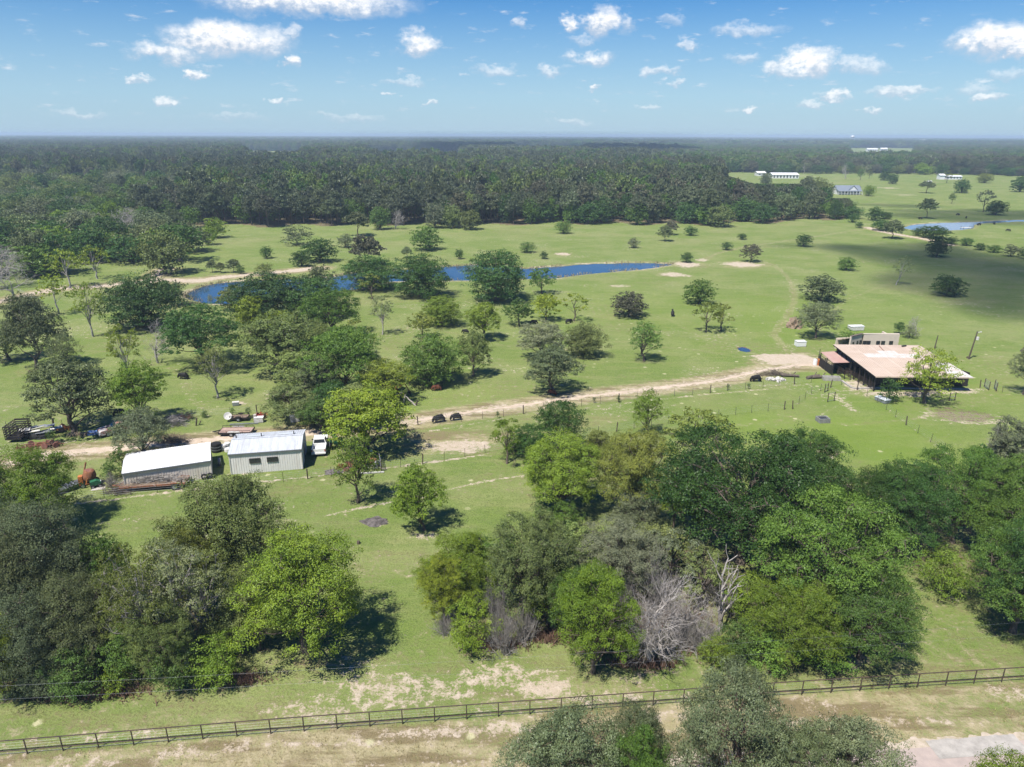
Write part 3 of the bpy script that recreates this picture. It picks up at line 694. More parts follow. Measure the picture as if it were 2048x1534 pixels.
def proto(kind, var, lod, barkm=None):
    key = (kind, var, lod)
    if key in _cache: return _cache[key]
    S = SPEC[kind]; fl, nsub, nleaf, size = LOD[lod]
    rng = np.random.default_rng(abs(hash_(kind)) + var * 17)
    nl = int(S['lobes'] * fl); zc = (S['z0'] + S['z1']) / 2; hz = (S['z1'] - S['z0']) / 2
    # lobe centres spread evenly over an uneven crown surface
    gold = np.pi * (3 - 5 ** 0.5); i = np.arange(nl) + 0.5
    zz = 1 - i / nl * (1.62 if S['z0'] > 1 else 1.95); th = i * gold + rng.uniform(0, 6)
    rr = np.sqrt(np.clip(1 - zz * zz, 0, 1))
    dirs = np.stack([rr * np.cos(th), rr * np.sin(th), zz], -1) + rng.normal(0, 0.12, (nl, 3)); dirs = norm(dirs)
    az = np.arctan2(dirs[:, 1], dirs[:, 0]); ph = rng.uniform(0, 6, 4)
    uneven = 1 + 0.13 * np.sin(az * 2 + ph[0]) + 0.11 * np.sin(az * 3 + ph[1]) + 0.08 * np.sin(az * 5 + ph[2] + dirs[:, 2] * 3)
    rad = rng.uniform(*S['r'], nl) / (fl ** 0.4)
    ext = S['shell'] * uneven * rng.uniform(0.82, 1.06, nl)
    if kind in ('pine', 'pinelow'): ext = ext * np.clip(1.12 - 0.45 * np.clip(dirs[:, 2], -0.5, 1), 0.6, 1.2)
    c = dirs * np.stack([ext * 5, ext * 5, ext * 0 + hz], -1); c[:, 2] *= rng.uniform(0.85, 1.05, nl); c[:, 2] += zc
    keep = rng.random(nl) > S['gap']; keep[:3] = True
    c = c[keep]; rad = rad[keep]
    inner = int(len(c) * 0.25)      # some inner lobes so the crown is not hollow
    if S['gap'] < 0.25:
        ci = rdir(inner, rng, -0.6) * np.array([2.2, 2.2, hz * 0.45]); ci[:, 2] += zc; c = np.concatenate([c, ci]); rad = np.concatenate([rad, rng.uniform(*S['r'], inner)])
    c[:, 2] = np.clip(c[:, 2], S['z0'] + 0.1, 9.6)
    nl = len(c)
    # sub clumps on each lobe
    sd_ = rdir(nl * nsub, rng, -0.55).reshape(nl, nsub, 3)
    sub = c[:, None] + sd_ * rad[:, None, None] * np.array([1, 1, S['flat']]) * rng.uniform(0.55, 1.0, (nl, nsub, 1))
    sub[..., 2] -= S['droop'] * 0.5 * np.clip(np.hypot(sub[..., 0], sub[..., 1]) - 3.2, 0, 3) * 0.5
    sub[..., 2] = np.maximum(sub[..., 2], S['z0'] * 0.72)
    skeep = rng.random((nl, nsub)) < (0.60 + 0.4 * S['fill'])
    lobe_t = rng.uniform(0, 1, (nl, 1)); sub_t = rng.uniform(0, 1, (nl, nsub))
    srad = 0.31 * rad[:, None] * rng.uniform(0.7, 1.25, (nl, nsub))
    sub_f = sub[skeep]; srad_f = srad[skeep]; out_f = sd_[skeep]; tone_f = (0.35 * lobe_t + 0.65 * sub_t)[skeep]
    n_l = max(3, int(nleaf * S['fill'])); ns = len(sub_f)
    ld = rdir(ns * n_l, rng, -0.45).reshape(ns, n_l, 3)
    pos = sub_f[:, None] + ld * srad_f[:, None, None] * rng.uniform(0.35, 1.05, (ns, n_l, 1)) * np.array([1.15, 1.15, 0.40 if kind == 'pine' else 0.72])
    nr = norm(ld * 0.55 + out_f[:, None] * 0.65 + np.array([0, 0, 0.22]) + rng.normal(0, 0.27 if lod in 'xh' else 0.5, (ns, n_l, 3)))
    tone = np.clip(0.55 * tone_f[:, None] + 0.45 * rng.uniform(0, 1, (ns, n_l)), 0, 1)
    asp = (0.30 if lod in 'xh' else 0.6) if kind.startswith('pine') else (0.42 if kind == 'elm' else 0.66)
    sz = size * (1.25 if kind.startswith('pine') else (1.15 if kind == 'elm' else 1.0))
    v, f = leaf_quads(pos.reshape(-1, 3), nr.reshape(-1, 3), sz, rng, asp, S['droop'])
    nsc = np.array([5.0 / np.percentile(np.hypot(v[:, 0], v[:, 1]), 96)] * 2 + [10.0 / np.percentile(v[:, 2], 99.8)]); v = v * nsc
    crown = mesh_np(kind + '_crown', v, f, [NEEDLE if kind.startswith('pine') else LEAF], {'tone': np.repeat(tone.ravel(), 4)})
    # trunk and limbs
    segs = []; ztop = {'pine': 9.2, 'pinelow': 9.0, 'spring': 8.0, 'slim': 7.5}.get(kind, zc + 0.8)
    sides = {'x': 8, 'h': 6, 'm': 5, 'f': 4}[lod]; tr = S['trunk']
    tp = curve((0, 0, -0.15), (rng.normal(0, 0.25), rng.normal(0, 0.25), ztop), (rng.normal(0, 0.18), rng.normal(0, 0.18), 0), 8, rng)
    tp[0] = (0, 0, -0.15); trd = tr * np.linspace(1.0, 0.28, 8); trd[0] *= 1.35
    segs.append((tp, trd, sides))
    if lod != 'f':
        order = rng.permutation(nl)[: {'x': 60, 'h': 26, 'm': 10}[lod]]
        for k in order:
            tgt = c[k]; t0 = np.clip((tgt[2] - S['lift'] * 10 * rng.uniform(0.4, 1.2)) / ztop, 0.14, 0.9)
            if not kind.startswith('pine'): t0 = min(t0, rng.uniform(0.25, 0.75))
            a = np.array([np.interp(t0 * 7, np.arange(8), tp[:, q]) for q in range(3)])
            L_ = np.linalg.norm(tgt - a); r0 = tr * (1 - 0.65 * t0) * rng.uniform(0.32, 0.6)
            segs.append((curve(a, tgt, (0, 0, L_ * rng.uniform(-0.02, 0.14)), 5, rng), r0 * np.linspace(1, 0.22, 5), max(3, sides - 3)))
            if lod in 'xh':
                for q in range(5 if lod == 'x' else 2):
                    s_ = sub[k, rng.integers(nsub)]; segs.append((curve(tgt, s_, (0, 0, 0.05), 3, rng), r0 * np.array([0.28, 0.18, 0.06]), 3))
    v, f = np_tubes(segs); v = v * nsc
    trunk = mesh_np(kind + '_trunk', v, f, [barkm or (BARK_PINE if kind.startswith('pine') else BARK_PALE if kind == 'spring' else BARK)], smooth_=True)
    _cache[key] = (crown, trunk); return _cache[key]
def hash_(s):
    h = 7
    for ch in s: h = (h * 31 + ord(ch)) % 100003
    return h
def bare_proto(kind, var, lod='h'):
    """leafless trees and twiggy thickets, grown branch by branch"""
    key = (kind, var, lod)
    if key in _cache: return _cache[key]
    rng = np.random.default_rng(900 + hash_(kind) + var * 13); segs = []; twigs = []
    def grow(a, d, L_, r, lev, maxlev):
        b = a + d * L_; pts = curve(a, b, rng.normal(0, 0.06, 3) * L_, 4, rng)
        (segs if lev < 2 else twigs).append((pts, r * np.array([1, 0.85, 0.7, 0.55]), 6 if lev == 0 else (4 if lev < 3 else 3)))
        if lev >= maxlev: return
        for k in range(cfg['n'][lev]):
            t = rng.uniform(0.35, 1.0) if k else 1.0
            p = a + (b - a) * t; nd = norm(d + rng.normal(0, cfg['spread'], 3) + np.array([0, 0, cfg['up']]))
            grow(p, nd, L_ * rng.uniform(*cfg['len']), r * rng.uniform(0.42, 0.6), lev + 1, maxlev)
    if kind == 'bare': cfg = dict(n=[5, 4, 4, 4, 3], spread=0.60, up=0.08, len=(0.62, 0.85)); grow(np.array([0, 0, -0.1]), np.array([0.02, 0, 1.0]), 2.6, 0.19, 0, 5)
    elif kind == 'dead': cfg = dict(n=[4, 3, 3], spread=0.5, up=0.15, len=(0.55, 0.8)); grow(np.array([0, 0, -0.1]), np.array([0.03, 0, 1.0]), 4.2, 0.42, 0, 3)
    else:
        cfg = dict(n=[5, 4, 4, 3, 2], spread=0.42, up=0.12, len=(0.6, 0.85))
        for k in range(34):
            d = rdir(1, rng, 0.25)[0]; grow(np.array([rng.normal(0, 1.3), rng.normal(0, 1.3), 0]), d, rng.uniform(1.6, 3.4), 0.085, 1, 4 if k % 3 else 3)
    allv = np.concatenate([s[0] for s in segs + twigs]); top = allv[:, 2].max(); wid = np.percentile(np.abs(allv[:, :2]), 99) * 2
    sc = np.array([10 / wid, 10 / wid, 10 / top])
    def fin(sg, nm, m):
        if not sg: return None
        v, f = np_tubes(sg); return mesh_np(nm, v * sc, f, [m])
    m = TWIG if kind == 'twig' else BARK_PALE
    _cache[key] = (fin(twigs, kind + '_branches', m), fin(segs, kind + '_trunk', m)); return _cache[key]

CAT = {'live': 'oak_tree', 'post': 'oak_tree', 'open': 'oak_tree', 'elm': 'elm_tree', 'round': 'round_tree', 'bush': 'shrub', 'spring': 'young_tree', 'slim': 'tree',
       'pine': 'pine_tree', 'pinelow': 'pine_tree', 'bare': 'bare_tree', 'dead': 'dead_tree', 'twig': 'bare_shrub'}
C = dict(dark=(0.052, 0.108, 0.024), deep=(0.045, 0.090, 0.022), mid=(0.086, 0.152, 0.030), bright=(0.140, 0.212, 0.024), lime=(0.200, 0.262, 0.028), olive=(0.142, 0.178, 0.052),
         grey=(0.150, 0.170, 0.088), dull=(0.114, 0.140, 0.060), brown=(0.100, 0.100, 0.056), pale=(0.20, 0.23, 0.10), elm=(0.092, 0.165, 0.028), cedar=(0.112, 0.138, 0.064), yellow=(0.145, 0.175, 0.035))
_vc = {}
def tree(kind, x, y, w, h, col, label, cat=None, lod=None, group=None, lean=0.0, lean_az=0.0, var=None, name=None, shade=True, rot=None):
    d = math.hypot(x, y)
    if lod is None:
        leaf_px = 711.0 / max(20, d)        # render pixels per metre
        s = max(w, h) / 10
        lod = 'x'
        for q in 'mh':
            if LOD[q][3] * s * leaf_px < (2.0 if q == 'm' else 2.3): lod = q; break
    nv = {'x': 2, 'h': 3, 'm': 3, 'f': 4}[lod]
    if var is None:
        _vc[(kind, lod)] = _vc.get((kind, lod), -1) + 1; var = _vc[(kind, lod)] % nv
    if kind in ('bare', 'dead', 'twig'): crown, trunk = bare_proto(kind, var % 2)
    else: crown, trunk = proto(kind, var, lod)
    r = thing(name or CAT[kind], label, cat or ('shrub' if kind in ('bush', 'twig') else 'tree'), (x, y, 0), RND.uniform(0, 6.283) if rot is None else rot, group)
    r.scale = (w / 10, w / 10, h / 10)
    if lean:
        r.rotation_mode = 'XYZ'
        r.rotation_euler = (Matrix.Rotation(lean, 3, Vector((math.cos(lean_az + math.pi / 2), math.sin(lean_az + math.pi / 2), 0))) @ Matrix.Rotation(r.rotation_euler[2], 3, 'Z')).to_euler()
    if trunk: link('trunk', trunk, r)
    if crown:
        o = link('branches' if kind in ('bare', 'dead', 'twig') else 'crown', crown, r)
        j = RND.uniform(0.78, 1.16); o.color = (col[0] * j * RND.uniform(.94, 1.06), col[1] * j, col[2] * j * RND.uniform(.9, 1.1), 1) if col else (1, 1, 1, 1)
    if shade and d < 260 and kind not in ('twig',): SHADE_TREES.append((x, y, w * 0.42))
    return r
def T(kind, bx, by, ty, wpx, col, label, **kw):
    """a tree whose foot, top and crown width are where the photograph shows them"""
    p = P(bx, by); dep = depth_of(p); w = wpx * dep / F_PX
    D = math.hypot(p.y, 0); beta = PITCH + math.atan((ty - CYP) / F_PX)
    h = CAM_H - (D + 0.06 * w) * math.tan(beta); h = max(0.8, h)
    return tree(kind, p.x, p.y, w * 1.04, h, C[col] if col else None, label, **kw)

# ------------------------------------------------------------------ every tree that stands on its own: kind, foot x, foot y, top y, crown width (photo pixels), colour, label
G_PINES = 'pines at the edge of the dense forest'
TREES = [
 # far pasture and pond
 ('round', 534, 517, 493, 25, 'dark', 'small dark round tree alone in the far left pasture above the pond', {}),
 ('live', 603, 533, 502, 38, 'dark', 'low dark oak just left of a wider oak above the pond bank', {}),
 ('live', 641, 524, 478, 68, 'dark', 'wide dark oak on the pasture above the left end of the pond', {}),
 ('bush', 594, 490, 450, 62, 'cedar', 'wide grey-green tree standing just in front of the pine forest, left', {}),
 ('round', 418, 490, 455, 34, 'bright', 'smaller bright green tree of the pair near the left pines', {}),
 ('live', 431, 476, 436, 46, 'bright', 'larger bright green tree of the pair near the left pines', {}),
 ('round', 692, 495, 467, 32, 'grey', 'small grey-green tree left of a brown pine in the pasture', {}),
 ('pinelow', 733, 531, 470, 68, 'brown', 'broad brownish pine behind the oaks at the pond', {}),
 ('pine', 716, 472, 424, 52, 'dull', 'thin-trunked pine standing out from the forest edge above the brown pine', {}),
 ('live', 852, 500, 452, 60, 'mid', 'green oak alone in the pasture above the pond, centre left', {}),
 ('pinelow', 814, 515, 494, 24, 'dull', 'small pine beside the pond oaks', {}),
 ('round', 918, 518, 498, 18, 'dark', 'tiny dark round tree on the far pond bank', {}),
 ('live', 742, 578, 511, 106, 'dark', 'large dark live oak at the near pond bank, left of its twin', {}),
 ('live', 840, 593, 507, 118, 'dark', 'large dark live oak at the near pond bank, its crown spilling to the grass', {}),
 ('open', 745, 598, 548, 50, 'yellow', 'small yellow-green tree in front of the dark pond oaks', {}),
 ('live', 992, 601, 500, 120, 'deep', 'tallest dark oak of the pasture, standing before the pond', {}),
 ('bare', 948, 556, 515, 34, None, 'grey leafless tree at the water left of the tallest dark oak', {}),
 ('elm', 1083, 588, 535, 54, 'mid', 'loose green tree leaning over the near bank right of the tallest oak', {}),
 ('round', 1054, 505, 483, 34, 'mid', 'round green tree on the far pond bank, centre', {}),
 ('round', 1088, 518, 501, 17, 'deep', 'very small dark tree right at the far pond shore', {}),
 ('round', 1126, 467, 440, 34, 'mid', 'round green tree close under the forest edge, centre', {}),
 ('round', 1267, 496, 474, 24, 'grey', 'small pale green tree in the open far pasture', {}),
 ('pinelow', 1330, 482, 450, 30, 'dull', 'shaggy small pine in the far pasture', {}),
 ('pinelow', 1341, 470, 439, 28, 'brown', 'brownish pine just behind the shaggy small pine', {}),
 ('round', 1381, 471, 450, 27, 'dark', 'low round tree near the forest edge, right of two small pines', {}),
 ('live', 1437, 453, 409, 56, 'olive', 'pale olive domed oak at the very edge of the forest', {}),
 ('round', 1484, 479, 465, 19, 'deep', 'smallest round tree of the right far pasture', {}),
 ('round', 1453, 500, 482, 23, 'deep', 'dark ball-shaped tree beside the faint track', {}),
 ('round', 1373, 525, 502, 25, 'deep', 'dark ball-shaped tree on a sandy patch at the right end of the pond', {}),
 ('post', 1501, 524, 486, 42, 'brown', 'brownish oak with a sandy patch at its foot', {}),
 ('round', 1607, 493, 466, 32, 'dark', 'round dark tree in the right pasture at the shadow edge', {}),
 ('live', 1692, 540, 512, 39, 'mid', 'flat-bottomed green tree standing in the cloud shadow', {}),
 ('live', 1643, 601, 547, 76, 'cedar', 'large round grey-green oak in the open right pasture', {}),
 ('spring', 1792, 570, 508, 34, 'pale', 'slender leaning pale tree in the shaded right pasture', dict(lean=0.22, lean_az=0.2)),
 ('live', 1893, 591, 547, 64, 'deep', 'dark double-crowned oak in the shaded right pasture', {}),
 ('live', 1872, 514, 470, 44, 'deep', 'dark oak beside the hedge row in the cloud shadow', {}),
 ('round', 1833, 471, 453, 21, 'dark', 'small tree at the bend of the pale lane', {}),
 ('pinelow', 1784, 477, 437, 44, 'dull', 'ragged pine beside the pale lane', {}),
 ('live', 1761, 461, 436, 36, 'dark', 'low oak left of the ragged pine beside the lane', {}),
 ('live', 1866, 476, 449, 58, 'deep', 'broad dark oak where the hedge row starts', {}),
 ('round', 1903, 488, 470, 26, 'dark', 'first round bush of the hedge row, next to the broad oak', {}),
 ('round', 1933, 491, 472, 27, 'dark', 'second round bush of the hedge row', {}),
 ('round', 1961, 500, 483, 26, 'dark', 'third round bush of the hedge row', {}),
 ('round', 1988, 505, 486, 27, 'mid', 'fourth round bush of the hedge row, a little greener', {}),
 ('bush', 2022, 513, 485, 36, 'grey', 'grey-leaved bush near the right end of the hedge row', {}),
 ('round', 2052, 518, 490, 30, 'dark', 'bush cut by the right edge of the view in the hedge row', {}),
 ('round', 1705, 445, 425, 22, 'dark', 'small round tree at the right foot of the forest edge', {}),
 ('round', 1718, 456, 441, 16, 'dark', 'tiny tree left of the lane, below the forest corner', {}),
 ('live', 1703, 437, 410, 42, 'dark', 'dark oak forming the right corner of the forest', {}),
 ('live', 1749, 441, 411, 30, 'dark', 'taller of the two oaks right of the forest corner', {}),
 ('live', 1770, 438, 421, 28, 'deep', 'lower of the two oaks right of the forest corner', {}),
 ('pine', 1852, 437, 394, 34, 'dull', 'tall airy pine standing behind the small right pond', {}),
 ('open', 1966, 424, 377, 34, 'grey', 'thin grey tree rising above a dark oak beyond the right pond', {}),
 ('live', 1990, 430, 398, 40, 'deep', 'dark oak beyond the right pond', {}),
 ('pine', 1852, 386, 358, 30, 'dull', 'small pine in the far right meadow', {}),
 ('live', 1922, 386, 355, 31, 'deep', 'dark round oak in the far right meadow', {}),
 ('slim', 1903, 407, 383, 15, 'mid', 'small slender tree in the far right meadow', {}),
 ('live', 1784, 368, 345, 23, 'dark', 'small dark oak in the far meadow behind the grey-roofed house', {}),
 ('slim', 1720, 360, 334, 15, 'mid', 'slender tree in the far meadow, left one', {}),
 ('slim', 1738, 357, 337, 12, 'olive', 'slender olive tree in the far meadow, next to a taller one', {}),
 ('bare', 1690, 358, 322, 16, None, 'tall dead tree in the far meadow near the woods', {}),
 ('live', 1737, 392, 368, 24, 'bright', 'bright green tree right beside the grey-roofed house', {}),
 ('live', 1768, 361, 340, 22, 'dark', 'tree shading the far meadow fence', {}),
 ('live', 2040, 384, 348, 36, 'deep', 'dark oak at the far right edge of the meadow', {}),
 ('olive' and 'live', 1968, 366, 343, 30, 'yellow', 'yellowish oak right of the long white shed in the meadow', {}),
 ('live', 1632, 392, 352, 40, 'olive', 'olive oak left of the grey-roofed house', {}),
 ('live', 1648, 398, 362, 34, 'olive', 'olive oak touching the left end of the grey-roofed house', {}),
 ('pine', 1612, 400, 350, 30, 'dull', 'pine between the white barn and the grey-roofed house', {}),
 ('live', 1530, 372, 344, 24, 'dull', 'tree in front of the long white barn', {}),
 ('open', 1893, 366, 338, 18, 'yellow', 'small yellow-green tree in front of the long white shed', {}),
 # middle grove
 ('spring', 765, 669, 592, 44, 'pale', 'pale sparse tree with a white trunk in the middle pasture', {}),
 ('live', 883, 651, 591, 78, 'bright', 'bright green dense tree in the middle pasture', {}),
 ('post', 845, 676, 624, 52, 'yellow', 'yellow-green tree left of the bright dense tree', {}),
 ('post', 965, 680, 604, 70, 'lime', 'yellow-green tree behind the black calf in the middle pasture', {}),
 ('post', 1038, 651, 597, 60, 'mid', 'round-headed green tree below the tallest pond oak', {}),
 ('post', 1092, 641, 586, 56, 'lime', 'light green tree below the tree that leans over the bank', {}),
 ('open', 1148, 642, 584, 60, 'lime', 'open yellow-green tree with spreading arms, centre pasture', {}),
 ('live', 1257, 633, 582, 70, 'brown', 'brownish grey wide oak in the centre pasture', {}),
 ('live', 1397, 608, 557, 60, 'mid', 'dense dark green tree standing above a paler pair', {}),
 ('open', 1412, 663, 602, 62, 'yellow', 'left tree of the pale two-tree clump right of centre', {}),
 ('open', 1441, 662, 606, 56, 'yellow', 'right tree of the pale two-tree clump right of centre', {}),
 ('post', 1082, 718, 643, 92, 'grey', 'grey-green oak behind the darkest oak of the centre pasture', {}),
 ('post', 1104, 785, 688, 114, 'dull', 'dark grey-green oak with long shadow above the dirt road', {}),
 ('live', 1168, 713, 643, 78, 'olive', 'olive oak right of the grey-green pair, centre pasture', {}),
 ('slim', 1288, 722, 641, 66, 'mid', 'upright bright oak with a dark core, right of centre', {}),
 ('live', 865, 768, 667, 116, 'elm', 'broad fresh green tree just above the dirt road', {}),
 ('post', 946, 753, 659, 64, 'olive', 'tall grey-olive oak with a straight bare trunk', {}),
 ('elm', 1632, 676, 600, 82, 'grey', 'wide grey-green willow-like tree left of the barn', {}),
 ('bush', 1696, 694, 655, 48, 'mid', 'green bush at the corner of the cream house', {}),
 ('post', 1797, 668, 641, 24, 'dark', 'small dark tree behind the cream house', {}),
 ('bare', 1830, 672, 626, 30, 'None' and None, 'silvery bare tree behind the cream house', {}),
 ('bush', 1818, 676, 648, 30, 'grey', 'grey bush under the silvery bare tree', {}),
 ('slim', 1849, 806, 692, 98, 'lime', 'large-leafed yellow-green tree growing in front of the barn roof', {}),
 ('bush', 1778, 803, 752, 42, 'dark', 'dark bush before the barn wall, left of the large-leafed tree', {}),
 ('pinelow', 2046, 790, 690, 62, 'dull', 'dark pine at the right edge below the utility pole', {}),
 ('pine', 2062, 745, 680, 50, 'brown', 'brown-green pine behind the one at the right edge', {}),
 ('bush', 1868, 725, 712, 14, 'dark', 'tiny bush behind the barn, left one', {}),
 ('bush', 1882, 738, 724, 16, 'mid', 'tiny bush behind the barn, right one', {}),
 # left middle
 ('live', 290, 655, 549, 140, 'deep', 'large dark live oak left of the pond', {}),
 ('bush', 345, 612, 560, 70, 'dull', 'dull green scrub tree between the dark live oak and the pond', {}),
 ('elm', 408, 735, 612, 165, 'dark', 'wide dark umbrella-shaped oak with visible limbs, left of centre', {}),
 ('spring', 436, 796, 690, 78, 'olive', 'olive sparsely leaved tree in front of the umbrella oak', dict(name='young_tree')),
 ('post', 566, 745, 624, 150, 'olive', 'large pale olive oak in the middle grove', {}),
 ('live', 505, 660, 592, 64, 'lime', 'lime green tree between the umbrella oak and the pale olive oak', {}),
 ('live', 540, 642, 544, 150, 'deep', 'dark oak on the pond bank, hiding the middle of the water', {}),
 ('live', 622, 640, 552, 118, 'dark', 'second dark oak on the pond bank, right of the first', {}),
 ('post', 640, 592, 530, 62, 'dull', 'mossy grey-green tree at the far side of the pond bank', {}),
 ('elm', 665, 672, 577, 112, 'elm', 'fresh green spreading tree below the pond', {}),
 ('open', 712, 690, 640, 60, 'yellow', 'low yellow-green tree at the right foot of the fresh green one', {}),
 ('elm', 690, 790, 655, 156, 'elm', 'big feathery green tree in the middle of the grove', {}),
 ('post', 612, 775, 700, 130, 'olive', 'olive oak left of the feathery green tree', {}),
 ('post', 645, 800, 712, 90, 'dull', 'shaded oak under the feathery green tree', {}),
 ('post', 772, 800, 722, 108, 'lime', 'yellow-green oak over the orange machine', {}),
 ('post', 585, 842, 771, 122, 'olive', 'olive green tree behind the grey-roofed shed', {}),
 ('post', 640, 862, 800, 84, 'mid', 'darker green tree behind the right end of the grey-roofed shed', {}),
 ('elm', 665, 835, 765, 96, 'dark', 'dark elm between the olive tree and the yard oak', {}),
 ('post', 735, 905, 772, 158, 'lime', 'tall yellow-green yard oak right of the white pickup', {}),
 ('slim', 716, 1005, 866, 92, 'bright', 'slender bright oak in the paddock below the junk yard', {}),
 ('post', 848, 1061, 925, 108, 'bright', 'leaning bright oak alone in the middle paddock', dict(lean=0.13, lean_az=3.2)),
 ('post', 148, 863, 715, 152, 'dull', 'tall dark grey-green oak behind the blue tarpaulin', {}),
 ('slim', 135, 752, 668, 62, 'dull', 'narrow dark oak behind the tall grey-green oak', {}),
 ('post', 287, 850, 724, 104, 'bright', 'bright green oak behind the weeping willow', {}),
 ('elm', 288, 915, 822, 118, 'grey', 'grey-green willow drooping over the track behind the white-roofed shed', {}),
 ('slim', 247, 945, 895, 46, 'mid', 'green shrub against the left end of the white-roofed shed', dict(name='shrub', cat='shrub')),
 ('bush', 225, 960, 922, 42, 'mid', 'low green bush left of the white-roofed shed', {}),
 ('twig', 222, 972, 938, 38, None, 'brown twiggy bush beside the white-roofed shed', {}),
 ('post', 75, 738, 588, 122, 'dull', 'tall grey-green oak at the left edge of the pasture', {}),
 ('post', 20, 720, 640, 90, 'olive', 'olive oak at the left edge beside the tall grey-green oak', {}),
 ('spring', 186, 673, 566, 58, 'lime', 'slender spring-green tree behind the left oaks', {}),
 ('spring', 257, 765, 650, 58, 'lime', 'slender spring-green tree left of the leafless tree', {}),
 ('spring', 118, 628, 550, 60, 'lime', 'spring-green tree at the far end of the left pasture', {}),
 ('bare', 316, 726, 640, 74, None, 'pale leafless tree with upswept limbs in the left pasture', {}),
 ('live', 60, 640, 590, 60, 'grey', 'silvery grey tree above the tall oak at the left edge', {}),
 ('bush', 103, 876, 862, 20, 'mid', 'small bush between the rusty implements', {}),
 ('bush', 410, 836, 822, 14, 'mid', 'little sapling beside the long fence behind the sheds', {}),
 ('slim', 498, 834, 815, 13, 'mid', 'little sapling left of the red machine', {}),
 ('slim', 466, 832, 816, 10, 'mid', 'little sapling behind the black cart', {}),
 ('slim', 995, 837, 822, 8, 'dark', 'sapling on the roadside fence line, first', {}),
 ('slim', 1188, 806, 793, 7, 'dark', 'sapling on the roadside fence line, by the dark oak', {}),
 ('slim', 1237, 805, 790, 8, 'dark', 'sapling on the roadside fence line, before the slim oak', {}),
 ('slim', 1456, 780, 766, 8, 'dark', 'sapling on the roadside fence line, near the barn', {}),
 ('slim', 1497, 778, 765, 7, 'dark', 'sapling on the roadside fence line, nearest the brush heap', {}),
 ('bush', 421, 606, 590, 14, 'grey', 'small bush standing in the shallow water at the left pond shore', {}),
 ('pinelow', 468, 545, 520, 30, 'dull', 'young pine in the row on the sandy dam', {}),
 ('pinelow', 425, 545, 521, 20, 'dull', 'young pine at the left end of the dam row', {}),
 ('pinelow', 442, 546, 526, 18, 'dull', 'smallest young pine of the dam row', {}),
 ('bush', 481, 548, 530, 20, 'mid', 'round bush at the right end of the dam row', {}),
 ('bush', 530, 550, 526, 40, 'olive', 'olive scrub at the water edge behind the dark pond oaks', {}),
 # right of centre paddock
 ('open', 1014, 928, 838, 74, 'bright', 'bright oak with a leaning pale trunk at the corner of the paddock fence', {}),
 ('elm', 1118, 905, 799, 106, 'dark', 'dark cedar elm rising above the bright oaks, centre', {}),
 ('elm', 1060, 925, 850, 70, 'dark', 'shorter dark elm left of the cedar elm', {}),
 ('post', 1120, 1020, 866, 172, 'bright', 'massive bright oak standing in its own shadow, centre', {}),
 ('slim', 1294, 872, 779, 66, 'bright', 'slim bright oak with a dark shadow at its foot in the paddock', {}),
 ('open', 1384, 955, 818, 156, 'yellow', 'open yellow-green oak with a dark trunk in the right paddock', {}),
 ('post', 1262, 1035, 858, 158, 'yellow', 'pale yellow-green oak beside the massive bright oak', {}),
 ('elm', 1272, 1075, 985, 100, 'cedar', 'low dark elm below the pale yellow-green oak', {}),
 ('open', 1346, 1058, 958, 84, 'lime', 'lime green sapling oak left of the big dark elm', {}),
 ('bush', 1128, 1066, 998, 66, 'elm', 'dense dark green bush in the middle of the thicket edge', {}),
 ('bush', 1080, 1045, 1003, 30, 'mid', 'small bush beside the dense dark green bush', {}),
 # right thicket
 ('elm', 1480, 1125, 866, 330, 'dark', 'biggest dark elm, wide crown over black limbs', {}),
 ('elm', 1400, 1075, 925, 150, 'elm', 'left shoulder elm below the open yellow-green oak', {}),
 ('elm', 1590, 1075, 865, 200, 'dark', 'dark elm forming the right half of the biggest crown', {}),
 ('elm', 1640, 1240, 985, 280, 'elm', 'wide feathery elm in front of the biggest dark elm', {}),
 ('elm', 1580, 1325, 1158, 175, 'bright', 'feathery elm at the front of the thicket, left', {}),
 ('elm', 1720, 1315, 1140, 210, 'mid', 'feathery elm at the front of the thicket, right', {}),
 ('elm', 1800, 1110, 925, 170, 'dark', 'round-topped elm behind the yellow-green bush', {}),
 ('elm', 1905, 1085, 892, 160, 'elm', 'tall elm left of the lichen-grey tree', {}),
 ('elm', 2010, 1130, 915, 160, 'mid', 'elm at the right edge of the thicket, upper one', {}),
 ('elm', 2025, 1265, 1060, 200, 'elm', 'elm overhanging the grass at the right edge', {}),
 ('elm', 2080, 1300, 1020, 200, 'dark', 'dark elm cut by the right edge of the view', {}),
 ('bush', 1882, 1190, 1092, 98, 'bright', 'dense yellow-green bush at the edge of the right thicket', {}),
 ('post', 2004, 965, 832, 92, 'grey', 'lichen-grey leaning tree at the right edge', dict(lean=0.15, lean_az=0.5)),
 ('bare', 1990, 960, 845, 70, None, 'dead grey branches mixed into the lichen-grey tree', {}),
 ('elm', 1950, 965, 888, 60, 'dark', 'small dark elm left of the lichen-grey tree', {}),
 ('bush', 1475, 1318, 1235, 90, 'mid', 'green scrub right of the white dead tree', {}),
 # centre thicket
 ('post', 925, 1215, 1066, 150, 'bright', 'bright oak at the left end of the centre thicket', {}),
 ('bush', 945, 1302, 1188, 98, 'bright', 'dense bright bush at the lower left of the centre thicket', {}),
 ('post', 1062, 1245, 1022, 168, 'olive', 'tall silvery olive oak in the centre thicket', {}),
 ('post', 1095, 1250, 1125, 110, 'bright', 'bright leafy oak in front of the silvery olive oak', {}),
 ('post', 1186, 1345, 1122, 152, 'bright', 'tall bright oak in the foreground of the centre thicket', {}),
 ('post', 1235, 1190, 1045, 170, 'grey', 'grey-green lichen-covered oak in the centre thicket', {}),
 ('open', 1340, 1190, 1065, 130, 'grey', 'grey-green half-bare oak right of the lichen-covered oak', {}),
